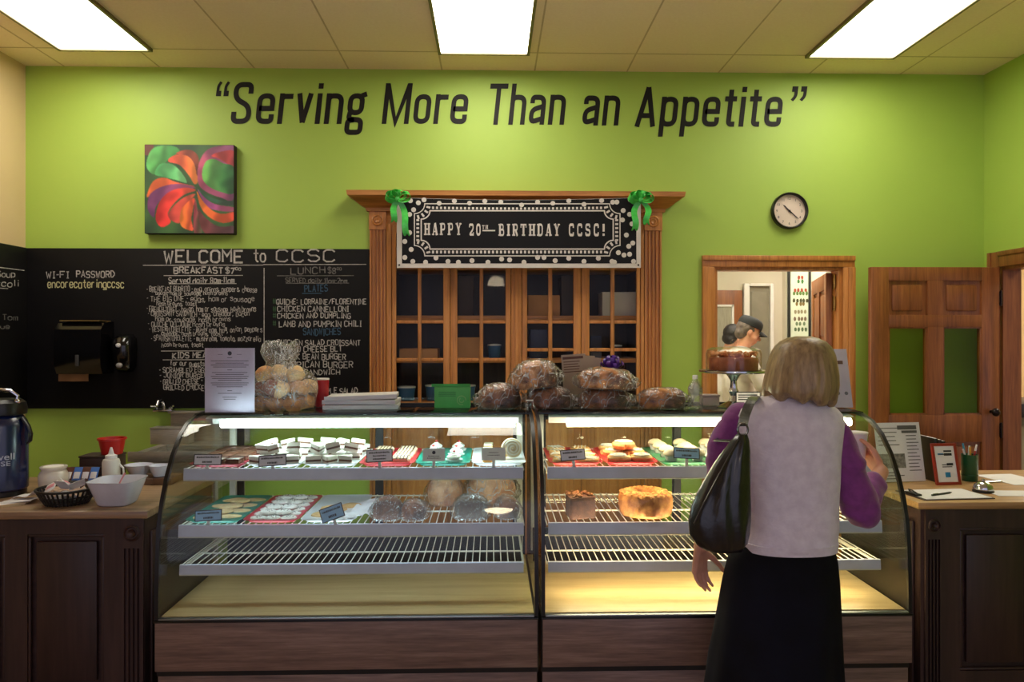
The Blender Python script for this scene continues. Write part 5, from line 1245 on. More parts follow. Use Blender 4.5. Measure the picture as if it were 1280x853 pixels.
for i in range(34):
    u = i / 33
    prf = [(0, .105), (.06, .142), (.25, .155), (.45, .15), (.56, .12), (.64, .075), (.72, .062), (.80, .078), (.9, .088), (1, .07)]
    for (ua, ra), (ub, rb) in zip(prf, prf[1:]):
        if ua <= u <= ub: rad = ra + (rb - ra) * (u - ua) / (ub - ua)
    ring = []
    for k in range(56):
        a_ = 2 * pi * k / 56; f = 1 + (.05 + .18 * max(0, u - .5)) * noise.noise(Vector((cos(a_) * 4, sin(a_) * 4, u * 4))) + .12 * max(0, u - .55) * sin(a_ * 11 + u * 3)
        ring.append((rad * f * cos(a_) - .01 * u - .02 * max(0, u - .6), rad * .82 * f * sin(a_), .002 + .295 * u + .012 * sin(a_ * 3) * u))
    R.append(ring)
m.rings(R).build('film', film('bag_film', .10, .26, 60., (.97, .97, .98, 1), .7), t, None, 80)
# red cup, folded cartons, green box
p = onT(402, 3.56)
t = thing('paper_cup', 'red and white paper cup behind the bag of rolls', 'cup', p)
MB().lathe([(.028, 0), (.030, .004), (.034, .128), (.032, .128), (.028, .006)], (0, 0, 0), 28).build('cup', mat('cola_red', lin(176, 20, 34), .35), t); MB().lathe([(.0345, .124), (.0362, .127), (.0345, .131), (.031, .13)], (0, 0, 0), 28).build('rim', WHITE, t)
p = onT(454, 3.50); wd = xat(499, 3.5) - xat(410, 3.5)
for k, (dz, rt, sw_) in enumerate(((0, .05, 1.0), (.022, -.03, .98), (.043, .06, .96))):
    t = thing('folded_carton', ['flat white bakery carton at the bottom of the stack beside the red cup', 'flat white bakery carton in the middle of its stack', 'flat white bakery carton tilted on top of its stack'][k], 'carton', (p.x, p.y, p.z + dz)); t.rotation_euler = (0, -.03 if k == 2 else 0, rt)
    MB().box(-wd * sw_ / 2, wd * sw_ / 2, -.10, .10, 0, .018, .002).build('body', WHITE, t); MB().box(-wd * sw_ / 2 - .004, wd * sw_ / 2 + .004, -.104, -.101, .001, .020, .001).build('front_flap', PAPER, t)
p = onT(566, 3.52); wd = xat(588, 3.52) - xat(544, 3.52); hg = .098
GRN = mat('green_carton', lin(92, 186, 92), .5, col2=lin(82, 172, 82)); GRND = mat('green_print', lin(50, 130, 60), .5); GRNL = mat('pale_green_print', lin(140, 196, 110), .5)
t = thing('tea_box', 'green printed carton with its flap raised, left of the bread pile', 'box', p)
MB().box(-wd / 2, wd / 2, -.05, .05, 0, hg - .003, .002).build('carton', GRN, t)
MB().prism([(-.05, hg - .002), (.05, hg - .002), (.05, hg + .002), (-.056, hg + .012)], 'X', -wd / 2 - .012, wd / 2).build('lid_flap', GRN, t)
m = MB(); M = lambda u, v: (u, -.0508, v)
for k in range(4): m.quad(-wd * .38, wd * .1, hg * (.72 - k * .06), hg * (.745 - k * .06), M)
m.build('printed_lines', GRND, t, None, 0, False); m = MB(); m.ribbon([(wd * .26 + .02 * cos(a_), hg * .35 + .02 * sin(a_)) for a_ in [k * pi / 8 for k in range(14)]], .004, M); m.ribbon([(wd * .26 + .01 * cos(a_), hg * .35 + .01 * sin(a_)) for a_ in [k * pi / 8 + 2 for k in range(12)]], .004, M)
m.build('printed_emblem', GRNL, t, None, 0, False)
# booklet and purple bow behind the loaves
p = onT(724, 3.60); a, b_ = at(704, 470, 3.60), at(744, 443, 3.60)
t = thing('leaflet_stand', 'beige printed leaflets standing behind the bread pile', 'leaflets', p); hg = b_.z - p.z; wd = b_.x - a.x; z0 = a.z - p.z
for k, (dx, rt) in enumerate(((0, -.07), (.022, .03), (.036, .10))):
    o = MB().box(-wd * .38, wd * .38, -.001 + k * .004, .001 + k * .004, .004, hg - .006 * k).build('leaflet', mat('leaflet_paper', lin(196, 180, 158), .7), t, (dx - .012, 0, 0)); o.rotation_euler = (0, rt, 0)
    if k == 0:
        m = MB(); M = lambda u, v: (u, -.0018, v); m.quad(-wd * .34, wd * .3, hg - .022, hg - .010, M)
        for q in range(5): m.quad(-wd * .32, -wd * .32 + wd * rnd.uniform(.35, .6), hg - .036 - q * .012, hg - .032 - q * .012, M)
        m.build('print', mat('brown_print', lin(110, 74, 60), .6), o, None, 0, False)
MB().box(-wd * .4, wd * .4, -.02, .03, 0, .0035).box(-wd * .4, wd * .4, .016, .019, .0035, .10).box(-wd * .4, wd * .4, -.008, -.006, .0035, .05).build('holder', glass('acrylic'), t)
p = onT(765, 3.60)
t = thing('gift_box', 'box topped with a shiny purple ribbon bow behind the scored loaf', 'gift box', p)
zb = at(765, 463, 3.6).z - p.z
PUR = mat('purple_ribbon', lin(104, 56, 170), .25, col2=lin(74, 36, 130), coat=.4)
MB().box(-.05, .05, -.04, .05, 0, zb, .003).build('carton', mat('plum_card', lin(60, 36, 60), .6), t)
m = MB()
for k in range(26):
    a_, el = k * 2.4, .15 + 1.2 * (k / 26); d = Vector((cos(a_) * cos(el), sin(a_) * cos(el), sin(el))); s_ = Vector((-sin(a_), cos(a_), 0)); u_ = d.cross(s_)
    m.sheet(lambda u, v: tuple(Vector((0, 0, zb + .012)) + d * (.031 * (1 - cos(2 * pi * u))) + u_ * (.015 * sin(2 * pi * u)) + s_ * ((v - .5) * .016)), 10, 1, (.0005, .0005, .0005))
m.build('bow', PUR, t, None, 70)
# clear plastic bottle and small carton
p = onT(869, 3.43)
t = thing('plastic_bottle', 'empty clear plastic squeeze bottle beside the cake stand', 'bottle', p)
MB().lathe([(.030, 0), (.034, .006), (.034, .05), (.030, .06), (.034, .07), (.033, .09), (.022, .118), (.012, .130), (.010, .138), (.008, .138), (.008, .130), (.031, .09), (.032, .008)], (0, 0, 0), 28).build('body', film('clear_bottle', .10, .35, 14.), t); MB().lathe([(.0125, .132), (.0125, .148), (.010, .150)], (0, 0, 0), 20).build('cap', WHITE, t)
p = onT(888, 3.56); t = thing('lidded_tub', 'small pinkish white tub behind the clear bottle', 'tub', p)
MB().box(-.045, .035, -.03, .03, 0, .042, .006).build('tub', mat('pink_white', lin(216, 190, 186), .5), t); MB().box(-.048, .038, -.033, .033, .0425, .052, .004).build('lid', mat('pink_white', lin(216, 190, 186), .5), t)
# cake stand
p = onT(917, 3.45); zpl = at(917, 464, 3.45).z - p.z
t = thing('cake_stand', 'silver pedestal cake stand with a clear glass dome', 'cake stand', p)
MB().lathe([(.075, 0), (.076, .004), (.06, .012), (.022, .03), (.014, .055), (.022, .075), (.016, .09), (.014, zpl - .045), (.03, zpl - .018), (.05, zpl - .010), (.045, zpl - .008)], (0, 0, 0), 40, None, lambda a_, z: 1 + .06 * cos(a_ * 6) * (1 if z < .1 else .3)).build('pedestal', CHROME, t)
MB().lathe([(.05, zpl - .012), (.146, zpl - .008), (.155, zpl - .003), (.154, zpl + .004), (.146, zpl + .001), (.001, zpl)], (0, 0, 0), 48).build('plate', CHROME, t)
zd = at(917, 424, 3.45).z - p.z
dome = MB().lathe([(.124, zpl + .002), (.124, zpl + .078), (.118, zpl + .098), (.098, zpl + .108), (.03, zpl + .113), (.001, zpl + .114), (.001, zpl + .111), (.03, zpl + .110), (.096, zpl + .105), (.115, zpl + .096), (.121, zpl + .078), (.121, zpl + .002)], (0, 0, 0), 48).build('glass_dome', glass('dome_glass', (.95, .95, .94, 1), 1.4), t, None, 30)
MB().lathe([(.006, zpl + .1145), (.005, zpl + .122), (.013, zpl + .128), (.014, zpl + .136), (.008, zpl + .144), (.001, zpl + .146)], (0, 0, 0), 20).build('knob', glass('dome_glass'), dome)
t = thing('layer_cake', 'round brown cake with orange crumb top under the glass dome', 'cake', (p.x, p.y, p.z + zpl + .0045))
MB().lathe([(.106, 0), (.108, .01), (.109, .050), (.104, .058), (.001, .060)], (0, 0, 0), 48, None, lambda a_, z: 1 + .015 * noise.noise(Vector((cos(a_) * 5, sin(a_) * 5, z * 30)))).build('cake', mat('caramel_cake', lin(190, 110, 70), .6, col2=lin(150, 80, 48), scale=20, bump=.2), t)
m = MB()
for k in range(120):
    a_, q = r.uniform(0, 6.28), .106 * math.sqrt(r.random()); m.ell((q * cos(a_), q * sin(a_), .062 + r.uniform(0, .010) + (.008 if q > .07 else 0)), (r.uniform(.008, .016), r.uniform(.007, .012), .009), (0, 0, r.uniform(0, 3)), 1)
tag(m.build('crumb_topping', mat('orange_crumb', lin(236, 172, 116), .7, col2=lin(206, 130, 78), scale=50), t), None, None, None, 'stuff')
# small sign, tall sign
p = onT(935, 3.30); a, b_ = at(920, 504, 3.30), at(951, 490, 3.30); wd, hg = b_.x - a.x, b_.z - a.z; z0 = max(.001, a.z - p.z)
t = thing('table_sign', 'small white sign with black border below the cake stand', 'sign', p)
MB().box(-wd / 2, wd / 2, -.001, .001, 0.0, z0 + hg).build('board', BLACK, t); MB().box(-wd / 2 + .004, wd / 2 - .004, -.0018, -.0011, z0 + .004, z0 + hg - .004).build('paper', PAPER, t)
m = MB(); M = lambda u, v: (u, -.0022, v)
for k in range(3): m.quad(-wd * .4, wd * (.36 - .12 * k), z0 + hg * (.66 - k * .2), z0 + hg * (.76 - k * .2), M)
m.build('print', INK, t, None, 0, False); MB().prism([(.001, .0), (.03, 0), (.001, z0 + hg * .7)], 'X', -wd * .2, wd * .2).build('easel', BLACK, t)
p = onT(1047, 3.40); b_ = at(1066, 437, 3.40); hg = b_.z - p.z; wd = .135
t = thing('acrylic_sign', 'tall white sign in a clear slanted holder behind the woman', 'sign', (p.x, p.y, p.z)); t.rotation_euler = (0, 0, -.15)
lean = .10
M0 = lambda u, v, o=0: (u, lean * v / hg + o, v)
MB().rings([[M0(-wd / 2, .004), M0(wd / 2, .004), M0(wd / 2, .004, .002), M0(-wd / 2, .004, .002)], [M0(-wd / 2, hg), M0(wd / 2, hg), M0(wd / 2, hg, .002), M0(-wd / 2, hg, .002)]]).build('paper', mat('lilac_white', lin(216, 212, 226), .5), t)
MB().rings([[M0(-wd / 2, .0, -.004), M0(wd / 2, .0, -.004), M0(wd / 2, .0, -.002), M0(-wd / 2, .0, -.002)], [M0(-wd / 2, hg, -.004), M0(wd / 2, hg, -.004), M0(wd / 2, hg, -.002), M0(-wd / 2, hg, -.002)]]).box(-wd / 2, wd / 2, .003, .16, 0, .003).build('acrylic_holder', glass('acrylic'), t)
m = MB(); M = lambda u, v: M0(u, v, -.0012)
m.quad(-.0, .045, hg * .74, hg * .80, M); m.build('printed_picture', mat('brown_pic', lin(110, 84, 66), .6), t, None, 0, False)
m = MB(); m.disc((.01, hg * .25), .008, M); m.disc((.045, hg * .25), .008, M); m.build('printed_dots', mat('grey_print', lin(120, 124, 130), .6), t, None, 0, False)
# ================================================================== COUNTERS
WALNUT = wood('walnut_wood', lin(74, 50, 44), lin(58, 38, 34), .5, 'Z', .5, .1)
WALNUTX = wood('walnut_across', lin(74, 50, 44), lin(58, 38, 34), .5, 'X', .5, .1)
TOPW = wood('counter_top', lin(178, 146, 112), lin(156, 124, 92), .4, 'X', .7, .2)
TOPR = wood('counter_top_warm', lin(200, 160, 108), lin(178, 138, 88), .4, 'X', .7, .2)
ZCT = .93
def counter(label, x0, x1, yf, yb, end, panels, px_pil, rose_py, topm):
    """end: side (+1 right, -1 left) that carries the pilaster and shows its flank"""
    t = wthing('service_counter', label, 'counter', ((x0 + x1) / 2, (yf + yb) / 2, 0))
    ov = .02
    MB().box(x0 + (.0 if end > 0 else -ov) + .001, x1 + (ov if end > 0 else 0), yf - ov, yb, ZCT - .032, ZCT, .008).build('worktop', topm, t)
    MB().box(x0 + .002, x1, yf + .022, yb - .01, .0, ZCT - .0325).build('body', WALNUTX, t)
    zr = ZCT - .033; f = MB(); P = [(xat(a, yf), xat(b_, yf)) for a, b_ in panels]; xs = [x0 + .002] + [q for p_ in P for q in p_] + [x1]
    for k in range(0, len(xs), 2):
        if xs[k + 1] - xs[k] > .004: f.box(xs[k], xs[k + 1], yf, yf + .0215, .10, zr)
    zt = at(100, 668, yf).z
    for a, b_ in P: f.box(a, b_, yf, yf + .0215, zt, zr).box(a, b_, yf, yf + .0215, .10, .22)
    f.box(x0 + .002, x1, yf - .004, yf + .0215, .0, .099, .004)
    f.build('front_frame', WALNUT, t)
    for a, b_ in P:
        MB().box(a + .03, b_ - .03, yf + .004, yf + .0215, .25, zt - .03, .012).build('raised_panel', WALNUT, t)
        MB().box(a + .001, b_ - .001, yf + .002, yf + .012, zt - .012, zt - .001, .004).box(a + .001, b_ - .001, yf + .002, yf + .012, .221, .232, .004).box(a + .001, a + .012, yf + .002, yf + .012, .233, zt - .013, .004).box(b_ - .012, b_ - .001, yf + .002, yf + .012, .233, zt - .013, .004).build('panel_moulding', WALNUT, t)
    xa, xb = xat(px_pil[0], yf), xat(px_pil[1], yf); wv = xb - xa; yq = yf - .012; zc = at(px_pil[0], rose_py, yf).z
    prof = [(xa, yf - .0002), (xa, yq)]
    for k in range(4):
        c0 = xa + wv * (.2 + .2 * k); prof += [(c0 - wv * .065, yq), (c0 - wv * .04, yq + .010), (c0 + wv * .04, yq + .010), (c0 + wv * .065, yq)]
    prof += [(xb, yq), (xb, yf - .0002)]
    pl = MB().rings([[(x, y, .10) for x, y in prof], [(x, y, zc - .06) for x, y in prof]]).box(xa, xb, yq, yf - .0002, zc - .06, zr).build('pilaster', WALNUT, t, None, 20)
    r = wv * .38; MB().lathe([(r, 0), (r, .004), (r * .82, .009), (r * .68, .003), (r * .5, .003), (r * .42, .010), (r * .2, .005), (.001, .004)], ((xa + xb) / 2, yq - .0002, zc), 28, (pi / 2, 0, 0)).build('rosette', WALNUT, pl)
    xe = x1 if end > 0 else x0
    MB().box(*sorted((xe + end * .0005, xe + end * .012)), yf + .04, yb - .03, .12, zr - .06, .004).build('side_panel', WALNUT, t)
    return t
XLE = xat(181, 3.05); XRE = xat(1150, 3.12)
counter('dark wood counter with a carved pilaster, left of the display cases', XL + .004, XLE, 3.05, 3.78, 1, ((-130, 6), (34, 130)), (153, 180.5), 666, TOPW)
counter('dark wood counter with a carved pilaster, right of the display cases', XRE, 3.20, 3.12, 3.84, -1, ((1200, 1290),), (1155, 1176), 656, TOPR)
ZK = ZCT + .0005
def onC(px, Y): return Vector((xat(px, Y), Y, ZK))

# ------------------------------------------------------------------ things on the left counter
NAVYB = mat('airpot_blue', lin(12, 28, 76), .25, col2=lin(10, 24, 66), coat=.5)
p = onC(3, 3.36)
t = thing('airpot', 'tall blue coffee airpot with a black pump lid at the picture edge', 'airpot', p); R = .098
MB().lathe([(.088, 0), (.092, .004), (.092, .02), (.088, .024)], (0, 0, 0), 40).build('base_ring', BLACK, t)
MB().lathe([(R - .004, .0245), (R, .03), (R, .30), (R - .006, .32), (.075, .345)], (0, 0, 0), 48).build('body', NAVYB, t)
MB().lathe([(.08, .3455), (.092, .35), (.094, .375), (.088, .40), (.07, .415), (.001, .418)], (0, 0, 0), 40).build('pump_lid', BLACK, t)
MB().tube([(.07, -.02, .405), (.078, -.02, .43), (.05, -.025, .452), (.0, -.03, .458), (-.05, -.025, .44)], .008, 8).ell((.075, -.02, .405), .014, None, 2).build('carry_bail', CHROME, t)
MB().tube([(.092, -.01, .335), (.118, -.012, .30), (.132, -.015, .265), (.128, -.015, .235), (.112, -.012, .222)], [.012, .011, .010, .010, .008], 10, False, .6).build('handle', BLACK, t)
MB().tube([(0, -.085, .385), (0, -.125, .38), (0, -.135, .355)], .014, 10).build('spout', BLACK, t)
n = bmesh.new()
for s, z, wd, hh in (('Maxwell', .175, .15, .028), ('HOUSE', .146, .12, .020)):
    def cyl(u, v, z=z):
        a = -pi / 2 + u / R + .25; return ((R + .0012) * cos(a), (R + .0012) * sin(a), z + v)
    me = font_mesh(s, WHITE, hh, wd, .01, cyl); n.from_mesh(me)
me = bpy.data.meshes.new('printed_name'); n.to_mesh(me); me.materials.append(mat('pale_print', lin(190, 196, 214), .5)); link('printed_name', me, t)
p = onC(67, 3.42)
t = thing('sugar_jar', 'round white ceramic jar behind the black basket', 'jar', p)
MB().lathe([(.042, 0), (.056, .008), (.060, .04), (.060, .075), (.052, .09), (.047, .094), (.050, .100), (.054, .104), (.054, .112), (.046, .114), (.044, .10), (.052, .06), (.045, .012)], (0, 0, 0), 36).build('jar', mat('white_ceramic', lin(232, 226, 212), .25, coat=.4), t)
MB().lathe([(.0445, .105), (.04, .112), (.001, .114)], (0, 0, 0), 30).build('contents', mat('sugar', lin(238, 236, 230), .8), t)
# black wire basket with creamers and packets
p = onC(84, 3.17); BWIRE = mat('black_wicker', lin(24, 20, 20), .5)
t = thing('wire_basket', 'low black slatted basket full of creamers and packets at the counter front', 'basket', p)
MB().lathe([(.001, .003), (.078, .003), (.080, .006), (.078, .007), (.001, .006)], (0, 0, 0), 36).build('bottom', BWIRE, t)
m = MB()
for k in range(36):
    a = 2 * pi * k / 36; m.tube([(.078 * cos(a), .078 * sin(a), .004), (.094 * cos(a), .094 * sin(a), .03), (.112 * cos(a), .112 * sin(a), .064)], .0042, 6)
m.build('ribs', BWIRE, t)
m = MB()
for r_, z_, q in ((.112, .064, .0055), (.098, .036, .0032), (.084, .014, .003)): m.tube([(r_ * cos(a), r_ * sin(a), z_) for a in [2 * pi * k / 40 for k in range(40)]], q, 8, True)
m.build('hoops', BWIRE, t)
def mk_creamer():
    t = thing('creamer_cup', 'x', 'creamer'); MB().lathe([(.012, 0), (.013, .002), (.0175, .024), (.0175, .0255), (.012, .0255)], (0, 0, 0), 18).build('cup', WHITE, t); MB().lathe([(.0195, .0257), (.0195, .0272), (.001, .0275)], (0, 0, 0), 18).build('foil_lid', mat('peach_foil', lin(226, 196, 170), .4), t); return t
cp = mk_creamer(); r = random.Random(2)
for k in range(15):
    ring = [(0, 0)] + [(.034 * cos(a), .034 * sin(a)) for a in [i * 1.257 for i in range(5)]] + [(.066 * cos(a), .066 * sin(a)) for a in [i * .698 for i in range(9)]]
    x, y = ring[k]; z = .030 if k < 6 else .032
    put(cp, (p.x + x, p.y + y, p.z + z), (r.uniform(-.7, .7), r.uniform(-.7, .7), r.uniform(0, 6)), 'white creamer cup with peach foil lid heaped in the black basket', 'creamers in the black basket')
def mk_packet(nm, mt, band, cat='packet', wd=.05, ln=.062):
    t = thing(nm, 'x', cat); MB().sheet(lambda u, v: (-wd / 2 + wd * u, -ln / 2 + ln * v, .0045 * sin(pi * u) * sin(pi * v)), 6, 6, (0, 0, -.0012)).build('sachet', mt, t, None, 60)
    MB().sheet(lambda u, v: (-wd * .36 + wd * .72 * u, -ln * .2 + ln * .4 * v, .0006 + .0045 * sin(pi * (.14 + .72 * u)) * sin(pi * (.3 + .4 * v))), 4, 4, (0, 0, -.0003)).build('printed_band', band, t, None, 60); return t
YEL = mat('yellow_sachet', lin(216, 200, 70), .5); PINK = mat('pink_sachet', lin(226, 150, 160), .5); BLUS = mat('blue_sachet', lin(70, 120, 200), .5); BRN = mat('brown_sachet', lin(96, 56, 42), .5)
pk = mk_packet('sweetener_packet', PAPER, PINK)
for k, (dx, dy, rx_, ry_) in enumerate(((-.05, -.03, .5, -.5), (-.015, .03, .3, .6), (.05, -.02, -.4, .7), (.01, -.05, .7, 0.))): put(pk, (p.x + dx, p.y + dy, p.z + .074 + .004 * k), (rx_, ry_, k), 'white sweetener packet with pink band on top of the creamers', 'packets in the basket')
# tea boxes, red bowl, squeeze bottle, bowls
p = onC(103, 3.50)
t = thing('tea_caddy', 'slanted tray of blue and brown tea packets behind the basket', 'caddy', p)
MB().prism([(-.07, .0), (.06, .0), (.06, .085), (.05, .085), (.045, .012), (-.06, .012), (-.064, .045), (-.07, .045)], 'X', -.085, .085).build('tray', mat('caddy_brown', lin(60, 40, 34), .5), t)
for k, (mt, dx) in enumerate(((BRN, -.055), (BLUS, -.018), (BRN, .02), (BLUS, .056))):
    o = mk_packet('tea_packet', mt, PAPER); o['label'] = ['brown tea packet at the left of the slanted tray', 'blue tea packet next to the brown one in the slanted tray', 'brown tea packet right of the middle of the slanted tray', 'blue tea packet at the right of the slanted tray'][k]
    o.location = (p.x + dx, p.y - .012, p.z + .058); o.rotation_euler = (radians(62), 0, r.uniform(-.1, .1)); o.scale = (.74, 1.25, 1)
p = onC(130, 3.66)
t = thing('wooden_box', 'dark brown box carrying the red bowl at the back of the left counter', 'box', p)
MB().box(-.085, .075, -.06, .06, 0, .118, .004).build('box', mat('dark_brown_box', lin(66, 44, 36), .5), t); MB().box(-.088, .078, -.063, .063, .1185, .128, .003).build('lid', mat('dark_brown_box', lin(66, 44, 36), .5), t)
MB().lathe([(.044, 0), (.046, .003), (.058, .066), (.064, .068), (.064, .076), (.057, .076), (.044, .008)], (xat(140, 3.66), 3.66, p.z + .129), 32, None, None).build('red_bowl', mat('red_plastic', lin(196, 34, 28), .4))
o = bpy.data.objects['red_bowl']; origin(o, (xat(140, 3.66), 3.66, p.z + .129)); tag(o, 'small bright red bowl at the back of the left counter', 'bowl')
p = onC(139, 3.40)
t = thing('squeeze_bottle', 'white topped squeeze bottle with brown syrup in front of the red bowl', 'bottle', p); t.scale = (1, 1, 1.25)
MB().lathe([(.033, 0), (.036, .004), (.036, .054), (.001, .0545)], (0, 0, 0), 30).build('syrup', mat('syrup', lin(120, 84, 60), .3), t)
MB().lathe([(.0362, .055), (.0365, .105), (.032, .116), (.022, .119)], (0, 0, 0), 30).build('bottle', mat('milky_plastic', lin(226, 222, 212), .4), t)
MB().lathe([(.024, .1192), (.024, .130), (.012, .134), (.007, .150), (.004, .158), (.001, .158)], (0, 0, 0), 24).build('nozzle_cap', WHITE, t)
MB().tube([(.034, 0, .10), (.052, 0, .085), (.056, 0, .055), (.048, 0, .03)], .0042, 8).build('loop', WHITE, t)
p = onC(147, 3.16)
t = thing('square_bowl', 'white square flared bowl at the front corner of the left counter', 'bowl', p)
def sqr(a, z, rr_=.3):
    return [(a * (abs(cos(k)) ** .45) * (1 if cos(k) > 0 else -1), a * (abs(sin(k)) ** .45) * (1 if sin(k) > 0 else -1), z) for k in [2 * pi * i / 40 for i in range(40)]]
MB().rings([sqr(.001, .0), sqr(.056, .0), sqr(.064, .008), sqr(.094, .096), sqr(.098, .102), sqr(.094, .102), sqr(.058, .014), sqr(.001, .012)]).build('bowl', mat('blue_white_ceramic', lin(222, 224, 236), .2, coat=.4), t, None, 50)
for k, (nm, mt, bd, dx, dz, rot, lb) in enumerate((('stir_stick', None, None, .0, 0, 0, ''),)):
    MB().tube([(-.02, .0, .03), (.025, .01, .125)], .0035, 6).build('spoon_handle', PINK, t)
for k, (mt, dx, dy, lb) in enumerate(((YEL, -.035, .0, 'yellow sweetener packet lying in the white square bowl'), (PAPER, .02, -.02, 'white packet lying in the white square bowl'))):
    o = mk_packet('sugar_packet', mt, PAPER if mt is YEL else PINK); o['label'] = lb; o.location = (p.x + dx, p.y + dy, p.z + .052 + .016 * k); o.rotation_euler = (.2 - .4 * k, .3 - .5 * k, .4 + k)
p = onC(193, 3.60)
t = thing('serving_board', 'low brown wooden box under the white bowls beside the glass end', 'box', (xat(176, 3.62), 3.62, ZK)); MB().box(-.085, .085, -.07, .07, 0, .03, .003).box(.085, .17, -.07, .07, 0, .03, .003).build('box', mat('board_brown', lin(112, 78, 54), .5), t)
MB().box(-.02, .02, -.072, -.0702, .008, .024).build('finger_slot', INK, t)
BOWLM = mat('blue_white_ceramic', lin(222, 224, 236), .2)
def rbowl(x, y, z, s, label):
    t = thing('round_bowl', label, 'bowl', (x, y, z)); MB().lathe([(.026 * s, 0), (.028 * s, .004), (.048 * s, .048), (.050 * s, .051), (.047 * s, .051), (.027 * s, .008), (.001, .007)], (0, 0, 0), 32).build('bowl', BOWLM, t); MB().lathe([(.0268 * s, .0), (.027 * s, -.0001), (.024 * s, -.0004)], (0, 0, .0004), 28).build('foot_ring', BOWLM, t); return t
bx = xat(176, 3.62)
rbowl(bx - .01, 3.62, ZK + .0335, 1.25, 'white bowl at the left on the brown box'); rbowl(bx + .095, 3.60, ZK + .0335, 1.0, 'smaller white bowl at the right on the brown box')
p = onC(31, 3.22)
for k in range(3):
    t = thing('paper_napkin', ['folded white napkin lying flat beside the airpot', 'folded white napkin fanned over the first one', 'crumpled napkin tip leaning on the black basket'][k], 'napkin', (p.x - .035 + .03 * k, p.y - .05 + .03 * k, p.z + .006 * k)); t.rotation_euler = (0, -.06 * k, .5 - .4 * k)
    MB().sheet(lambda u, v: (-.06 + .12 * u, -.045 + .09 * v, .003 + .006 * (k == 2) * (1 + sin(u * 7)) + .002 * sin(v * 5) + (.02 * u * u if k == 2 else 0)), 10, 8, (0, 0, .0016)).build('napkin', PAPER, t, None, 70)
for k in range(4):
    t = thing('stir_stick', 'thin wooden stir stick on the counter edge beside the airpot', 'stick', (p.x - .015 + .007 * k, p.y - .115 + .012 * k, ZK + .0002 + .002 * k)); t['group'] = 'stir sticks'; t.rotation_euler = (0, 0, .5 + .1 * k)
    MB().box(-.06, .06, -.0022, .0022, 0, .0016).build('stick', mat('birch', lin(206, 180, 140), .7), t)

# ------------------------------------------------------------------ sink against the back wall
x0, x1 = xat(160, 4.4), xat(272, 4.4); zr = .94
t = wthing('hand_sink', 'stainless steel sink with a backsplash and gooseneck faucet below the chalkboard', 'sink', ((x0 + x1) / 2, 4.7, 0))
m = MB()
bx0, bx1, by0, by1 = x0 + .05, x1 - .05, 4.46, 4.80
m.box(x0, x1, 4.40, by0, zr - .02, zr, .004).box(x0, x1, by1, 4.97, zr - .02, zr, .004).box(x0, bx0, by0, by1, zr - .02, zr).box(bx1, x1, by0, by1, zr - .02, zr).box(x0, x1, 4.394, 4.40, zr - .04, zr + .018, .002)
m.build('sink_deck', STEEL, t)
MB().box(bx0, bx1, by0, by0 + .006, zr - .22, zr - .02).box(bx0, bx1, by1 - .006, by1, zr - .22, zr - .02).box(bx0, bx0 + .006, by0, by1, zr - .22, zr - .02).box(bx1 - .006, bx1, by0, by1, zr - .22, zr - .02).box(bx0, bx1, by0, by1, zr - .226, zr - .22).build('basin', STEEL, t)
zb = at(200, 514, 4.97).z
MB().box(x0, x1, 4.975, 4.995, zr - .02, zb, .004).box(x0, x1, 4.93, 4.975, zb - .012, zb, .003).build('backsplash', STEEL, t)
fx = xat(202, 4.90); f = MB(); f.box(fx - .06, fx + .06, 4.905, 4.972, zb + .0005, zb + .016, .004); f.tube([(fx, 4.94, zb + .015), (fx, 4.93, zb + .05), (fx, 4.90, zb + .075), (fx, 4.85, zb + .07), (fx, 4.83, zb + .045)], .010, 10); fa = f.build('faucet', CHROME, t)
for s in (-1, 1): MB().tube([(fx + s * .045, 4.935, zb + .016), (fx + s * .045, 4.93, zb + .03)], .012, 10).tube([(fx + s * .045, 4.93, zb + .034), (fx + s * .072, 4.90, zb + .038)], .006, 8).build('tap_handle', CHROME, fa)
for xx in (x0 + .03, x1 - .03):
    for yy in (4.45, 4.93): MB().tube([(xx, yy, 0), (xx, yy, zr - .02)], .016, 10).build('leg', STEEL, t)
# steel box on the backsplash side
pa = (xat(190, 4.84), xat(238, 4.84)); t = thing('steel_caddy', 'small steel box hanging below the faucet on the sink', 'caddy', ((pa[0] + pa[1]) / 2, 4.86, zr + .0006)); hw = (pa[1] - pa[0]) / 2
MB().box(-hw, hw, -.05, .05, 0, .095, .004).build('box', STEEL, t); MB().box(-hw - .003, hw + .003, -.053, .053, .0955, .104, .003).build('lid', STEEL, t)

# ------------------------------------------------------------------ things on the right counter
p = onC(1129, 3.52); a, b_ = at(1098, 606, 3.52), at(1155, 530, 3.52); wd = .235; hg = b_.z - p.z
t = thing('flyer_holder', 'clear stand holding a printed grey and white news flyer on the right counter', 'flyer', p); t.rotation_euler = (0, 0, .12); lean = .05
Q = lambda u, v, o=0: (u, lean * v / hg + o, v)
def leaf(m, o, th): m.rings([[Q(-wd / 2, .004, o), Q(wd / 2, .004, o), Q(wd / 2, .004, o + th), Q(-wd / 2, .004, o + th)], [Q(-wd / 2, hg, o), Q(wd / 2, hg, o), Q(wd / 2, hg, o + th), Q(-wd / 2, hg, o + th)]]); return m
leaf(MB(), 0, .0012).build('sheet', PAPER, t); leaf(MB(), -.0045, .002).box(-wd / 2, wd / 2, 0, .09, 0, .003).build('acrylic_stand', glass('acrylic'), t)
M = lambda u, v: Q(u, v, -.0008)
m = MB(); m.quad(.0, .10, hg * .88, hg * .95, M); m.quad(.02, .10, hg * .82, hg * .865, M)
for k in range(11): m.quad(.04, .04 + r.uniform(.04, .065), hg * (.77 - .058 * k), hg * (.77 - .058 * k) + .004, M)
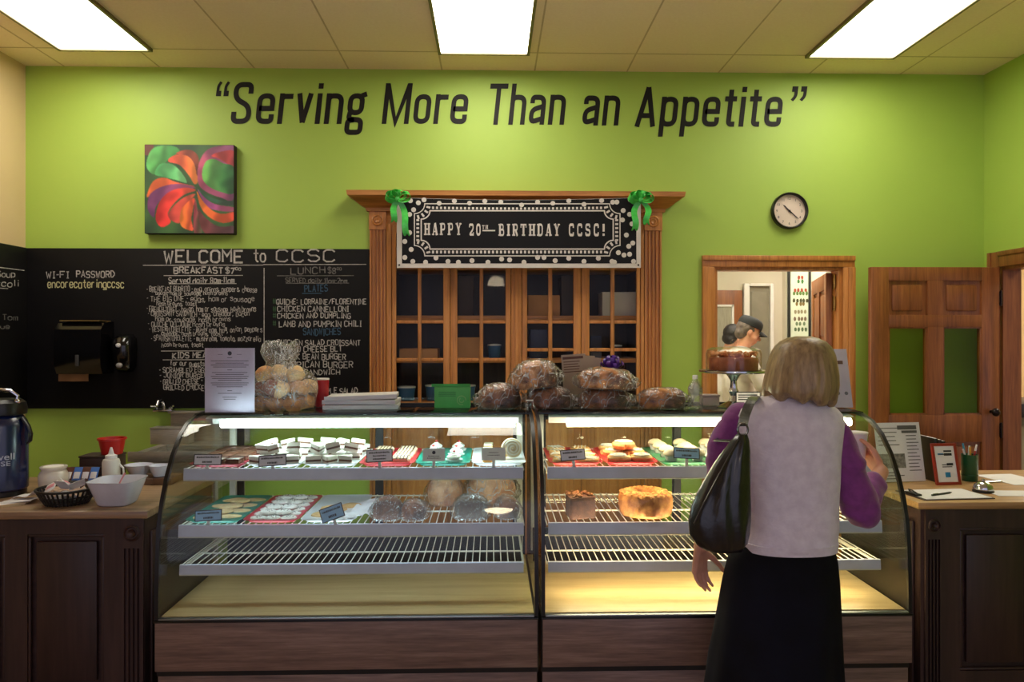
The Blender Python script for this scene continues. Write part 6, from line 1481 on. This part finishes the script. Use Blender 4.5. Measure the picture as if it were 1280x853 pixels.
for k in range(5): m.quad(-.105, -.105 + r.uniform(.08, .12), hg * (.9 - .07 * k), hg * (.9 - .07 * k) + .004, M)
for k in range(3): m.quad(-.105, -.105 + r.uniform(.08, .12), hg * (.16 - .05 * k), hg * (.16 - .05 * k) + .004, M)
m.build('print', mat('news_ink', lin(96, 92, 96), .6), t, None, 0, False)
m = MB(); m.quad(-.108, .024, hg * .24, hg * .48, M); m.build('printed_photo', mat('news_photo', lin(84, 80, 80), .6, col2=lin(150, 146, 140), scale=50), t, None, 0, False)
p = onC(1164, 3.58)
for k in range(3):
    t = thing('binder', ['black binder standing next to the news flyer', 'dark brown binder in the middle of the three', 'black binder leaning against the red card frame'][k], 'binder', (p.x + .018 * k - .01, p.y + .04, p.z)); hb = .205 - .006 * k
    MB().box(-.0075, .0075, -.10, .10, 0, hb, .003).build('cover', [BLACK, mat('brown_leather', lin(62, 42, 36), .5), BLACK][k], t); MB().box(-.005, .005, -.098, .094, hb + .0003, hb + .001).build('pages', PAPER, t)
p = onC(1186, 3.46); b_ = at(1186, 556, 3.46); hg = b_.z - p.z; wd = .125
t = thing('card_frame', 'red-framed card with blue print standing on the right counter', 'frame', p); t.rotation_euler = (0, 0, .1); lean = .04
RF = mat('red_frame', lin(150, 46, 34), .35); e = .012
m = MB()
for (u0, u1, v0, v1) in ((-wd / 2, wd / 2, 0, e), (-wd / 2, wd / 2, hg - e, hg), (-wd / 2, -wd / 2 + e, e, hg - e), (wd / 2 - e, wd / 2, e, hg - e)): m.rings([[Q(u0, v0, -.004), Q(u1, v0, -.004), Q(u1, v0, .006), Q(u0, v0, .006)], [Q(u0, v1, -.004), Q(u1, v1, -.004), Q(u1, v1, .006), Q(u0, v1, .006)]])
m.build('frame', RF, t); u0, u1, v0, v1 = -wd / 2 + e, wd / 2 - e, e, hg - e
MB().rings([[Q(u0, v0), Q(u1, v0), Q(u1, v0, .004), Q(u0, v0, .004)], [Q(u0, v1), Q(u1, v1), Q(u1, v1, .004), Q(u0, v1, .004)]]).build('card', PAPER, t)
m = MB(); m.quad(-.004, .036, hg * .70, hg * .76, M); m.quad(-.004, .036, hg * .79, hg * .83, M); m.quad(-.03, .0, hg * .72, hg * .74, M); m.quad(-.02, .03, hg * .42, hg * .44, M); m.quad(-.02, .03, hg * .47, hg * .49, M); m.quad(.004, .036, hg * .46, hg * .52, M); m.build('dark_print', INK, t, None, 0, False)
m = MB(); m.quad(-.01, .016, hg * .18, hg * .30, M); m.quad(-.035, -.006, hg * .72, hg * .76, M); m.build('blue_print', mat('cyan_print', lin(40, 130, 180), .5), t, None, 0, False)
MB().box(-.02, .02, .012, .05, 0, .004).box(-.02, .02, .046, .05, .004, hg * .5).build('easel', RF, t)
p = onC(1212, 3.56); hg = .125
t = thing('pen_cup', 'dark green pen cup beside the red-framed card', 'cup', p); GC = mat('green_cup', lin(16, 84, 50), .35, coat=.3)
MB().lathe([(.033, 0), (.035, .003), (.036, hg - .004), (.0375, hg), (.034, hg), (.032, .006)], (0, 0, 0), 32).build('cup', GC, t); MB().lathe([(.0363, hg * .2), (.037, hg * .21), (.037, hg * .23), (.0363, hg * .24)], (0, 0, 0), 32).build('ring', GC, t)
for k, (mt, nm) in enumerate(((BLUS, 'blue'), (WHITE, 'white'), (mat('cyan_pen', lin(60, 150, 180), .4), 'pale blue'), (BLACK, 'black'), (mat('yellow_pencil', lin(220, 170, 60), .5), 'yellow'), (mat('red_pen', lin(180, 40, 40), .4), 'red'))):
    a = k * 1.05; b0 = Vector((.012 * cos(a + 2), .012 * sin(a + 2), .008)); b1 = Vector((.036 * cos(a) * .9, .034 * sin(a) * .9, .150 + .012 * (k % 3))); d = (b1 - b0).normalized()
    t = thing('pen', nm + ' pen standing in the dark green pen cup', 'pen', p + b0)
    MB().tube([(0, 0, 0), (b1 - b0) - d * .03], .004, 8).build('barrel', mt, t); MB().tube([(b1 - b0) - d * .0298, b1 - b0], [.0046, .004], 8).build('cap', WHITE if k % 2 else mt, t)
p = onC(1229, 3.30)
t = thing('call_bell', 'silver service bell on the right counter', 'bell', p)
MB().lathe([(.042, 0), (.043, .006), (.038, .010)], (0, 0, 0), 36).build('base', BLACK, t); MB().lathe([(.040, .0105), (.041, .014), (.036, .030), (.024, .042), (.008, .047), (.001, .0475)], (0, 0, 0), 40).build('dome', CHROME, t); MB().lathe([(.004, .0476), (.004, .052), (.008, .053), (.008, .056), (.001, .058)], (0, 0, 0), 18).build('button', CHROME, t)
p = onC(1180, 3.24)
t = thing('clipboard', 'clipboard with white paper lying at the front of the right counter', 'clipboard', p); t.rotation_euler = (0, 0, .08)
MB().box(-.16, .16, -.10, .10, 0, .004, .001).build('board', mat('clip_brown', lin(74, 58, 52), .5), t); MB().box(-.145, .15, -.094, .094, .0042, .0054).build('paper', PAPER, t); MB().box(-.158, -.128, -.04, .04, .0056, .014, .003).tube([(-.14, -.025, .014), (-.155, -.012, .026), (-.155, .012, .026), (-.14, .025, .014)], .003, 6).build('clip', BLACK, t)
t = thing('pen', 'black pen lying across the clipboard', 'pen', (p.x - .02, p.y - .02, p.z + .0098)); t.rotation_euler = (0, 0, .45); MB().tube([(-.07, 0, 0), (.05, 0, 0), (.066, 0, 0)], [.004, .004, .0015], 8).build('barrel', BLACK, t); MB().tube([(-.071, 0, .0), (-.06, 0, .0044), (-.03, 0, .0044)], .0014, 6).build('pocket_clip', CHROME, t)
t = thing('pen', 'silver pen lying behind the service bell', 'pen', (xat(1238, 3.5), 3.5, ZK + .0045)); t.rotation_euler = (0, 0, .15); MB().tube([(-.07, 0, 0), (.05, 0, 0), (.066, 0, 0)], [.004, .004, .0015], 8).build('barrel', CHROME, t); MB().tube([(-.071, 0, .0), (-.06, 0, .0044), (-.03, 0, .0044)], .0014, 6).build('pocket_clip', BLACK, t)
for px, Y, rt, lb in ((1266, 3.58, .1, 'loose white paper at the back of the right counter near the picture edge'), (1268, 3.26, -.08, 'loose white paper at the front of the right counter near the picture edge')):
    o = MB().box(-.10, .10, -.13 if Y > 3.4 else -.06, .13 if Y > 3.4 else .06, 0, .0015).build('paper_sheet', PAPER, None, (xat(px, Y), Y, ZK)); o.rotation_euler = (0, 0, rt); tag(o, lb, 'paper')

# ================================================================== PEOPLE
SKIN = mat('skin', lin(214, 160, 134), .55, col2=lin(204, 146, 120), scale=14, sss=.15)
def hand(m, wr, d, n, side, k=1.0, curl=(.35, .5, .4), spread=.06, thumb=.5):
    """palm, four jointed fingers of unequal length and a thumb; d points along the hand, n out of the palm, side towards the thumb"""
    wr = Vector(wr); d = Vector(d).normalized(); n = Vector(n); n = (n - d * n.dot(d)).normalized(); s = d.cross(n)
    if s.dot(Vector(side)) < 0: s = -s
    L = .085 * k
    for q in (-.026, -.009, .009, .026): m.cap(wr + s * q * .55 * k + d * .004, .015 * k, wr + d * L + s * q * k, .0115 * k, 10)
    for q, ln, rr in ((.029, .070, .0088), (.0097, .079, .0090), (-.0095, .073, .0086), (-.0275, .057, .0078)):
        p = wr + d * (L * (1.0 if abs(q) < .02 else .95)) + s * q * k; dirv = (d + s * q * spread * 40 * .1).normalized(); a = 0
        for j, f in enumerate((.45, .31, .24)):
            a += curl[j]; dv = (dirv * cos(a) + n * sin(a)).normalized(); e_ = p + dv * ln * f * k; m.cap(p, rr * (1 - .1 * j) * k, e_, rr * (.93 - .12 * j) * k, 8); p = e_
    p = wr + d * .026 * k + s * .026 * k; dv = (d * .62 + s * .70 + n * .35).normalized()
    for j, (ln, rr) in enumerate(((.042, .0135), (.032, .0105), (.027, .0092))):
        e_ = p + dv * ln * k; m.cap(p, rr * k, e_, rr * .88 * k, 8); p = e_; dv = (dv + d * .25 * (1 - thumb) + n * thumb * .45 - s * thumb * .25).normalized()
    return m
def head(m, c, fw, up, k=1.0):
    """skull, jaw, nose, brow, lips, ears; fw is where the face looks"""
    c = Vector(c); fw = Vector(fw).normalized(); up = (Vector(up) - fw * Vector(up).dot(fw)).normalized(); rt = fw.cross(up)
    Rm = Matrix((rt, fw, up)).transposed(); P = lambda x, y, z: c + (rt * x + fw * y + up * z) * k
    E = lambda x, y, z, rx, ry, rz: m.ell(P(x, y, z), (rx * k, ry * k, rz * k), Rm, 3)
    E(0, -.012, .03, .075, .095, .085); E(0, .022, -.02, .066, .072, .09); E(0, .05, -.078, .036, .034, .03)
    E(0, .086, .012, .045, .014, .012); m.cap(P(0, .088, .005), .010 * k, P(0, .110, -.028), .0135 * k, 8); E(-.012, .098, -.033, .009, .010, .007); E(.012, .098, -.033, .009, .010, .007)
    E(0, .087, -.058, .023, .012, .006); E(0, .085, -.067, .020, .012, .007)
    for s in (-1, 1):
        E(s * .032, .080, -.006, .0155, .012, .010); E(s * .074, -.004, -.012, .012, .020, .032); E(s * .044, .058, -.034, .024, .024, .022)
    return P
def eyes(P, Rm, parent, k=1.0):
    for s in (-1, 1): MB().ell(P(s * .032, .0885, -.004), .0085 * k, None, 2).build('eye', mat('eye_dark', lin(50, 40, 36), .2), parent)

# ------------------------------------------------------------------ the customer
YP_ = 2.62
W = lambda px, py, dy=0.: at(px, py, YP_ + dy)
base = Vector((xat(986, YP_), YP_, 0))
t = wthing('person', 'woman in a pale vest and black skirt seen from behind, holding a cup', 'person', base); WOMAN = t
m = MB(); hc = W(1001, 458, .01)
P = head(m, hc + Vector((0, .01, -.018)), (.22, 1, -.10), (0, 0, 1), .93)
m.cap(hc + Vector((0, -.01, -.06)), .055, W(993, 512, .0), .058, 16)
m.ell(W(986, 545), (.17, .095, .13)); m.ell(W(986, 610), (.135, .085, .16)); m.ell(W(986, 690), (.125, .085, .10))
# arms
sl_, el_, wl_ = W(921, 530), W(899, 616, -.02), W(876, 684, .05)
m.cap(sl_, .05, el_, .04); m.cap(el_, .038, wl_, .026)
hand(m, wl_, (-.02, .12, -1), (.55, -.8, 0), (.8, .6, 0), 1.0, (.28, .42, .35), .10, .3)
sr_, er_, wr_ = W(1040, 540), W(1073, 640, .01), W(1101, 590, .17)
m.cap(sr_, .05, er_, .042); m.cap(er_, .04, wr_, .028)
hd_ = Vector((-.05, .85, .5)).normalized(); cupc = wr_ + hd_ * .078 + Vector((-.052, .008, .050))
hand(m, wr_, hd_, (-1, .0, .0), (0, -.5, .85), 1.0, (.45, .75, .6), .02, .6)
for s in (-1, 1):
    hx = base.x + s * .075
    m.cap((hx, YP_, .80), .085, (hx + s * .01, YP_ + .01, .48), .062); m.cap((hx + s * .01, YP_ + .01, .48), .058, (hx + s * .012, YP_ + .03, .09), .036)
    m.cap((hx + s * .012, YP_ - .01, .052), .034, (hx + s * .02, YP_ + .14, .038), .026)
remesh(m, 'body', SKIN, .0042, 3, None, t); eyes(P, None, t)
# hair: smooth ash-blond bob
HAIR = mat('ash_blond_hair', lin(192, 164, 118), .4, col2=lin(112, 88, 62), scale=9, stretch=(6, 6, .5), lo=.24, hi=.74, bump=.15, bscale=26)
m = MB(); R = []; HP = [(420.5, 994, 1010), (422.5, 984, 1019), (427, 975, 1028), (434, 968.5, 1034.5), (443, 964, 1038.5), (455, 960.5, 1041), (468, 957.5, 1043), (480, 955, 1043), (488, 953.5, 1041.5), (494, 955, 1039), (499, 960, 1036), (500, 966, 1030), (494, 972, 1022)]
for i, (py, l, r2) in enumerate(HP):
    a, b_ = W(l, py), W(r2, py); c = (a + b_) / 2; hw = (b_.x - a.x) / 2; ring = []
    for k in range(96):
        an = 2 * pi * k / 96; f = 1 + (.014 * sin(an * 17 + 2 * sin(an * 5)) + .008 * sin(an * 31)) * min(1, i / 4) + .02 * noise.noise(Vector((cos(an) * 6, sin(an) * 6, i * .25)))
        dp = hw * 1.06 if i < 12 else hw * .9
        front = sin(an) > .35 and i > 4                                     # the face is left free
        dpt = dp * (.62 if front else 1.0)
        x, y = hw * cos(an) * f, dpt * sin(an) * f
        zz = c.z + (-.010 * noise.noise(Vector((cos(an) * 3, sin(an) * 3, 1))) - .009 * sin(an * 9) if i in (9, 10, 11) else 0) + (.012 if front and i > 8 else 0) - .010 * cos(an) * (1 if 8 < i < 12 else 0)
        ring.append((c.x + x, c.y - .012 + y, zz))
    R.append(ring)
m.rings(R).build('hair', HAIR, t, None, 70)
# magenta blouse: collar, shoulders and sleeves
PURP = mat('magenta_knit', lin(138, 58, 136), .8, col2=lin(120, 48, 120), scale=30, sheen=.3, bump=.1)
m = MB()
m.lathe([(.066, 0), (.070, .012), (.066, .042), (.058, .045), (.056, .01)], W(992, 508) , 28)
m.ell(W(984, 560), (.175, .105, .15)); m.ell(W(986, 630), (.15, .10, .15))
m.cap(W(926, 522), .056, W(903, 560, -.01), .055); m.cap(W(903, 560, -.01), .055, W(899, 618, -.02), .052); m.cap(W(899, 618, -.02), .050, wl_ + (el_ - wl_).normalized() * .03, .034)
m.cap(W(1036, 532), .058, W(1060, 580, .0), .060); m.cap(W(1058, 580), .056, W(1075, 634, .01), .066); m.ell(W(1076, 640, .02), (.062, .066, .058)); m.cap(W(1076, 638, .03), .058, wr_ + (er_ - wr_).normalized() * .085, .046)
remesh(m, 'blouse', PURP, .0075, 5, lambda c: .006 * noise.noise(c * 14) + .003 * sin(c.z * 60 + 6 * noise.noise(c * 9)) * (1 if abs(c.x - base.x) > .15 else 0), t)
# vest
FLEECE = mat('pale_fleece', lin(238, 230, 240), .9, col2=lin(224, 214, 226), scale=26, sheen=.5, bump=.25, bscale=70)
m = MB(); R = []
for i, (py, l, r2, d) in enumerate(((683, 929, 1036, .118), (681, 926, 1040, .125), (676, 926, 1041, .127), (668, 928, 1042, .124), (655, 930, 1043.5, .122), (630, 929, 1044, .120), (600, 925, 1045, .122), (570, 919, 1046.5, .124), (548, 914, 1049, .124), (530, 911.5, 1052, .118), (518, 912.5, 1050, .106), (510, 919, 1043, .094), (504, 932, 1032, .082), (499, 947, 1024, .070), (495, 957, 1018, .062), (493.5, 961, 1014, .058), (500, 964, 1011, .054))):
    a, b_ = W(l, py), W(r2, py); c = (a + b_) / 2; hw = (b_.x - a.x) / 2
    R.append([(c.x + hw * (abs(cos(an)) ** .82) * (1 if cos(an) > 0 else -1), c.y + d * (abs(sin(an)) ** .8) * (1 if sin(an) > 0 else -1) + .004 * noise.noise(Vector((cos(an) * 3, c.z * 12, 2))) + .004 * sin(c.z * 40 + cos(an) * 5) * (1 if py > 560 else .3), c.z) for an in [2 * pi * k / 72 for k in range(72)]])
ve = m.rings(R).build('vest', FLEECE, t, None, 60)
m = MB(); a, b_ = W(927, 672), W(1042, 673)
rim = []
for i, (py, l, r2, d) in enumerate(((684, 927, 1038, .122), (684, 925, 1041.5, .129), (674, 925, 1042.5, .131), (674, 927, 1040, .124))):
    a, b_ = W(l, py), W(r2, py); c = (a + b_) / 2; hw = (b_.x - a.x) / 2; rim.append([(c.x + hw * (abs(cos(an)) ** .82) * (1 if cos(an) > 0 else -1), c.y + d * (abs(sin(an)) ** .8) * (1 if sin(an) > 0 else -1), c.z) for an in [2 * pi * k / 72 for k in range(72)]])
MB().rings(rim + [rim[0]], True, False).build('hem_band', FLEECE, ve, None, 60)
# skirt
SKIRT = mat('black_skirt', lin(10, 9, 13), .85, col2=lin(18, 18, 32), scale=3, spec=.2)
m = MB(); R = []
for i, (py, l, r2, d) in enumerate(((668, 934, 1034, .112), (680, 922, 1040, .122), (700, 911, 1044, .138), (725, 905, 1046, .150), (755, 900, 1047, .160), (790, 894, 1048, .170), (820, 888, 1049, .180), (848, 884, 1050, .188), (858, 882.5, 1052, .192), (858, 886, 1048, .185), (820, 894, 1045, .172))):
    a, b_ = W(l, py), W(r2, py); c = (a + b_) / 2; hw = (b_.x - a.x) / 2; ring = []
    for k in range(120):
        an = 2 * pi * k / 120; f = 1 + .035 * min(1, i / 7) * sin(an * 9 + .8 * sin(an * 2) + i * .05)
        ring.append((c.x + hw * cos(an) * (1 + (f - 1) * .4), c.y + d * sin(an) * f, c.z + (.016 * sin(an + 2.4) if 6 < i < 10 else 0)))
    R.append(ring)
m.rings(R).build('skirt', SKIRT, t, None, 60)
SHOE = mat('shoe_leather', lin(24, 22, 22), .35)
for s in (-1, 1):
    m = MB(); x = base.x + s * .105
    m.cap((x, YP_ - .03, .042), .041, (x + s * .008, YP_ + .08, .034), .034).cap((x + s * .008, YP_ + .08, .032), .036, (x + s * .012, YP_ + .16, .026), .026).box(x - .035, x + .04, YP_ - .065, YP_ + .0, .0, .03)
    o = remesh(m, 'shoe', SHOE, .006, 2, None, t)
    for v in o.data.vertices: v.co.z = max(.0, v.co.z)
# her bag
BAGM = mat('black_leather', lin(22, 20, 21), .3, col2=lin(30, 28, 30), scale=10, coat=.3, bump=.15, bscale=60)
YG = 2.395; Wg = lambda px, py, dy=0.: at(px, py, YG + dy)
t = wthing('shoulder_bag', 'slouchy black leather bag hanging from the woman\'s left shoulder', 'bag', Wg(900, 689))
m = MB(); R = []
for i, (py, l, r2, d) in enumerate(((690, 892, 918, .02), (687, 880, 928, .045), (680, 869, 933, .058), (667, 861.5, 936, .066), (650, 861, 937.5, .068), (634, 865, 938, .064), (616, 873, 938, .058), (598, 883, 938, .050), (580, 893, 937.5, .042), (564, 904, 937, .034), (551, 914, 936, .026), (543, 921, 934, .016))):
    a, b_ = Wg(l, py), Wg(r2, py); c = (a + b_) / 2; hw = (b_.x - a.x) / 2
    R.append([(c.x + hw * cos(an) * (1 + .03 * sin(an * 7 + i)), c.y + d * sin(an) * (1 + .16 * noise.noise(Vector((cos(an) * 4 + i * .5, sin(an) * 3, 3 + i * .15))) + .10 * sin(cos(an) * 9 + i * .7)), c.z) for an in [2 * pi * k / 56 for k in range(56)]])
bg_ = m.rings(R).build('bag_body', BAGM, t, None, 70)
m = MB(); sm_ = [Wg(x, y, -.058 * q) for x, y, q in ((868, 655, .95), (880, 630, 1.0), (896, 600, .92), (912, 570, .7), (924, 550, .4))]; m.tube(sm_, .0035, 6).build('seam', BAGM, bg_)
ring = Wg(928, 537)
MB().tube([(ring.x + .016 * cos(a), ring.y - .004, ring.z + .020 * sin(a)) for a in [2 * pi * k / 20 for k in range(20)]], .0035, 8, True).build('ring', mat('gunmetal', lin(120, 116, 112), .25, .9), t)
st = [Wg(928, 532, .0), W(931, 520, -.165), W(936, 507, -.135), W(941, 499, -.085), W(944, 496.5, -.03), W(944, 499, .04), W(941, 508, .095)]
rs = []
for i, q in enumerate(st):
    a = st[max(0, i - 1)]; b_ = st[min(len(st) - 1, i + 1)]; d = (b_ - a).normalized(); sd = Vector((1, 0, 0)); nn = d.cross(sd).normalized()
    rs.append([q + sd * .017 - nn * .003, q - sd * .017 - nn * .003, q - sd * .017 + nn * .003, q + sd * .017 + nn * .003])
MB().rings(rs).build('strap', BAGM, t, None, 60)
st2 = [W(941, 508, .095), W(926, 540, .10), W(914, 575, .06), Wg(918, 548, .03)]
MB().tube([st2[0], Vector((st2[0].x - .02, YP_ + .10, st2[0].z - .06)), Vector((Wg(914, 560).x, YP_ - .05, Wg(914, 560).z)), Wg(920, 552, .02)], .007, 8, False, .5).build('front_strap', BAGM, t)
# her cup
t = thing('paper_cup', 'pale paper cup held up in the woman\'s right hand', 'cup', (cupc.x, cupc.y, cupc.z - .052))
MB().lathe([(.030, 0), (.031, .003), (.041, .098), (.0385, .098), (.029, .006)], (0, 0, 0), 32).build('cup', mat('lilac_cup', lin(222, 206, 220), .5), t); MB().lathe([(.0412, .096), (.043, .099), (.0412, .102), (.038, .1)], (0, 0, 0), 32).build('rim', WHITE, t)

# ------------------------------------------------------------------ kitchen staff
SHIRT = mat('white_shirt', lin(226, 222, 216), .8, col2=lin(212, 208, 202), scale=10)
def cook(Y, hpx, hpy, label, fw, sc, hat, hairc, arms):
    k = 1.0; K = lambda px, py, dy=0.: at(px, py, Y + dy)
    hc = K(hpx, hpy); b0 = Vector((hc.x - .06, Y, 0)); t = wthing('person', label, 'person', b0)
    m = MB(); P = head(m, hc, fw, (.25, 0, 1), .98)
    nk = hc + Vector((-.05, 0, -.13)); sh = nk + Vector((-.02, 0, -.07)); hip = Vector((b0.x - .06, Y, .92))
    m.cap(hc + Vector((-.02, 0, -.06)), .052, nk, .056)
    m.ell(sh + Vector((0, 0, -.10)), (.11, .17, .17)); m.ell((sh + hip) / 2, (.10, .14, .2)); m.ell(hip, (.11, .15, .12))
    A = []
    for s, (e, w_, dh) in zip((-1, 1), arms):
        s0 = sh + Vector((0, s * .18, -.03)); e = Vector((sh.x, Y, sh.z)) + Vector(e); w_ = Vector((sh.x, Y, sh.z)) + Vector(w_); m.cap(s0, .045, e, .038, 10); m.cap(e, .036, w_, .026, 10); A.append((s0, e, w_)); hand(m, w_, dh, (0, -s * .9, -.4), (0, 0, 1), 1.0, (.4, .5, .4), .05, .5)
        hx = hip + Vector((0, s * .09, -.02)); m.cap(hx, .085, (hx.x + .02, hx.y, .5), .06, 10); m.cap((hx.x + .02, hx.y, .5), .055, (hx.x, hx.y, .09), .04, 10); m.cap((hx.x - .02, hx.y, .045), .036, (hx.x + .13, hx.y, .035), .028, 10)
    remesh(m, 'body', SKIN, .008, 3, None, t); eyes(P, None, t, .9)
    m = MB(); m.ell(sh + Vector((0, 0, -.10)), (.135, .195, .19)); m.ell((sh + hip) / 2, (.125, .165, .24)); m.ell(hip, (.13, .17, .13)); m.lathe([(.07, 0), (.072, .03), (.06, .035), (.06, 0)], nk + Vector((0, 0, -.05)), 20)
    for s0, e, w_ in A: m.cap(s0, .066, e, .058, 10); m.cap(e, .056, e + (w_ - e) * .35, .052, 10)
    remesh(m, 'shirt', SHIRT, .010, 3, lambda c: .006 * noise.noise(c * 12), t)
    m = MB()
    for s in (-1, 1): hx = hip + Vector((0, s * .09, -.02)); m.cap(hx, .10, (hx.x + .02, hx.y, .5), .08, 10); m.cap((hx.x + .02, hx.y, .5), .078, (hx.x, hx.y, .10), .062, 10)
    remesh(m, 'trousers', mat('dark_trousers', lin(40, 40, 46), .8), .012, 3, None, t)
    m = MB(); f_ = Vector(fw).normalized(); up = Vector((.25, 0, 1)); up = (up - f_ * up.dot(f_)).normalized(); rt = f_.cross(up); Rm = Matrix((rt, f_, up)).transposed()
    m.ell(P(0, -.028, .028), (.083, .090, .088), Rm); m.ell(P(0, -.055, -.03), (.072, .052, .06), Rm); remesh(m, 'hair', mat('hair_%d_%d_%d' % hairc, lin(*hairc), .6, col2=lin(*[int(q * .7) for q in hairc]), scale=30), .008, 2, lambda c: .003 * noise.noise(c * 60), t)
    if hat:
        m = MB(); Rz = []
        for zz, q in ((.045, 1.0), (.075, 1.0), (.10, .93), (.118, .75), (.127, .4), (.129, .02)): Rz.append([P(.088 * q * cos(a), -.012 + .106 * q * sin(a), zz) for a in [2 * pi * j / 32 for j in range(32)]])
        hb = m.rings(Rz).build('cap', mat('cap_black', lin(24, 26, 28), .8), t, None, 60)
        MB().sheet(lambda u, v: P(-.072 + .144 * u, .075 + (.085 * sin(pi * u) ** .5) * v, .050 - .030 * v - .02 * (2 * u - 1) ** 2), 14, 6, tuple(up * .004)).build('visor', mat('cap_black', lin(24, 26, 28), .8), hb, None, 60)
        MB().ell(P(-.088, -.01, .072), (.012, .012, .012)).build('badge', mat('teal_badge', lin(60, 110, 100), .6), hb)
    return t, A
ck, A = cook(6.3, 936, 415, 'cook in a black cap and white shirt, seen in profile through the kitchen doorway', (.93, -.12, -.42), 1, True, (120, 108, 100), (((.10, -.24, -.24), (.30, -.18, -.10), (1, .1, .0)), ((.12, .22, -.26), (.32, .10, -.14), (1, -.1, .0))))
cook(7.0, 917, 421, 'second kitchen worker with black hair and white shirt, behind the cook in the cap', (.85, .5, -.25), 1, False, (26, 22, 22), (((.10, -.24, -.28), (.30, -.16, -.24), (1, .1, 0)), ((.12, .22, -.28), (.32, .10, -.24), (1, -.1, 0))))
# work table in the kitchen
x0, x1 = 2.42, 3.25
t = wthing('kitchen_table', 'steel kitchen work table before the cook, mostly hidden by the bakery case', 'table', ((x0 + x1) / 2, 6.4, 0))
MB().box(x0, x1, 6.0, 6.8, .87, .90, .004).build('table_top', STEEL, t)
for xx in (x0 + .05, x1 - .05):
    for yy in (6.06, 6.74): MB().tube([(xx, yy, 0), (xx, yy, .87)], .02, 10).build('leg', STEEL, t)
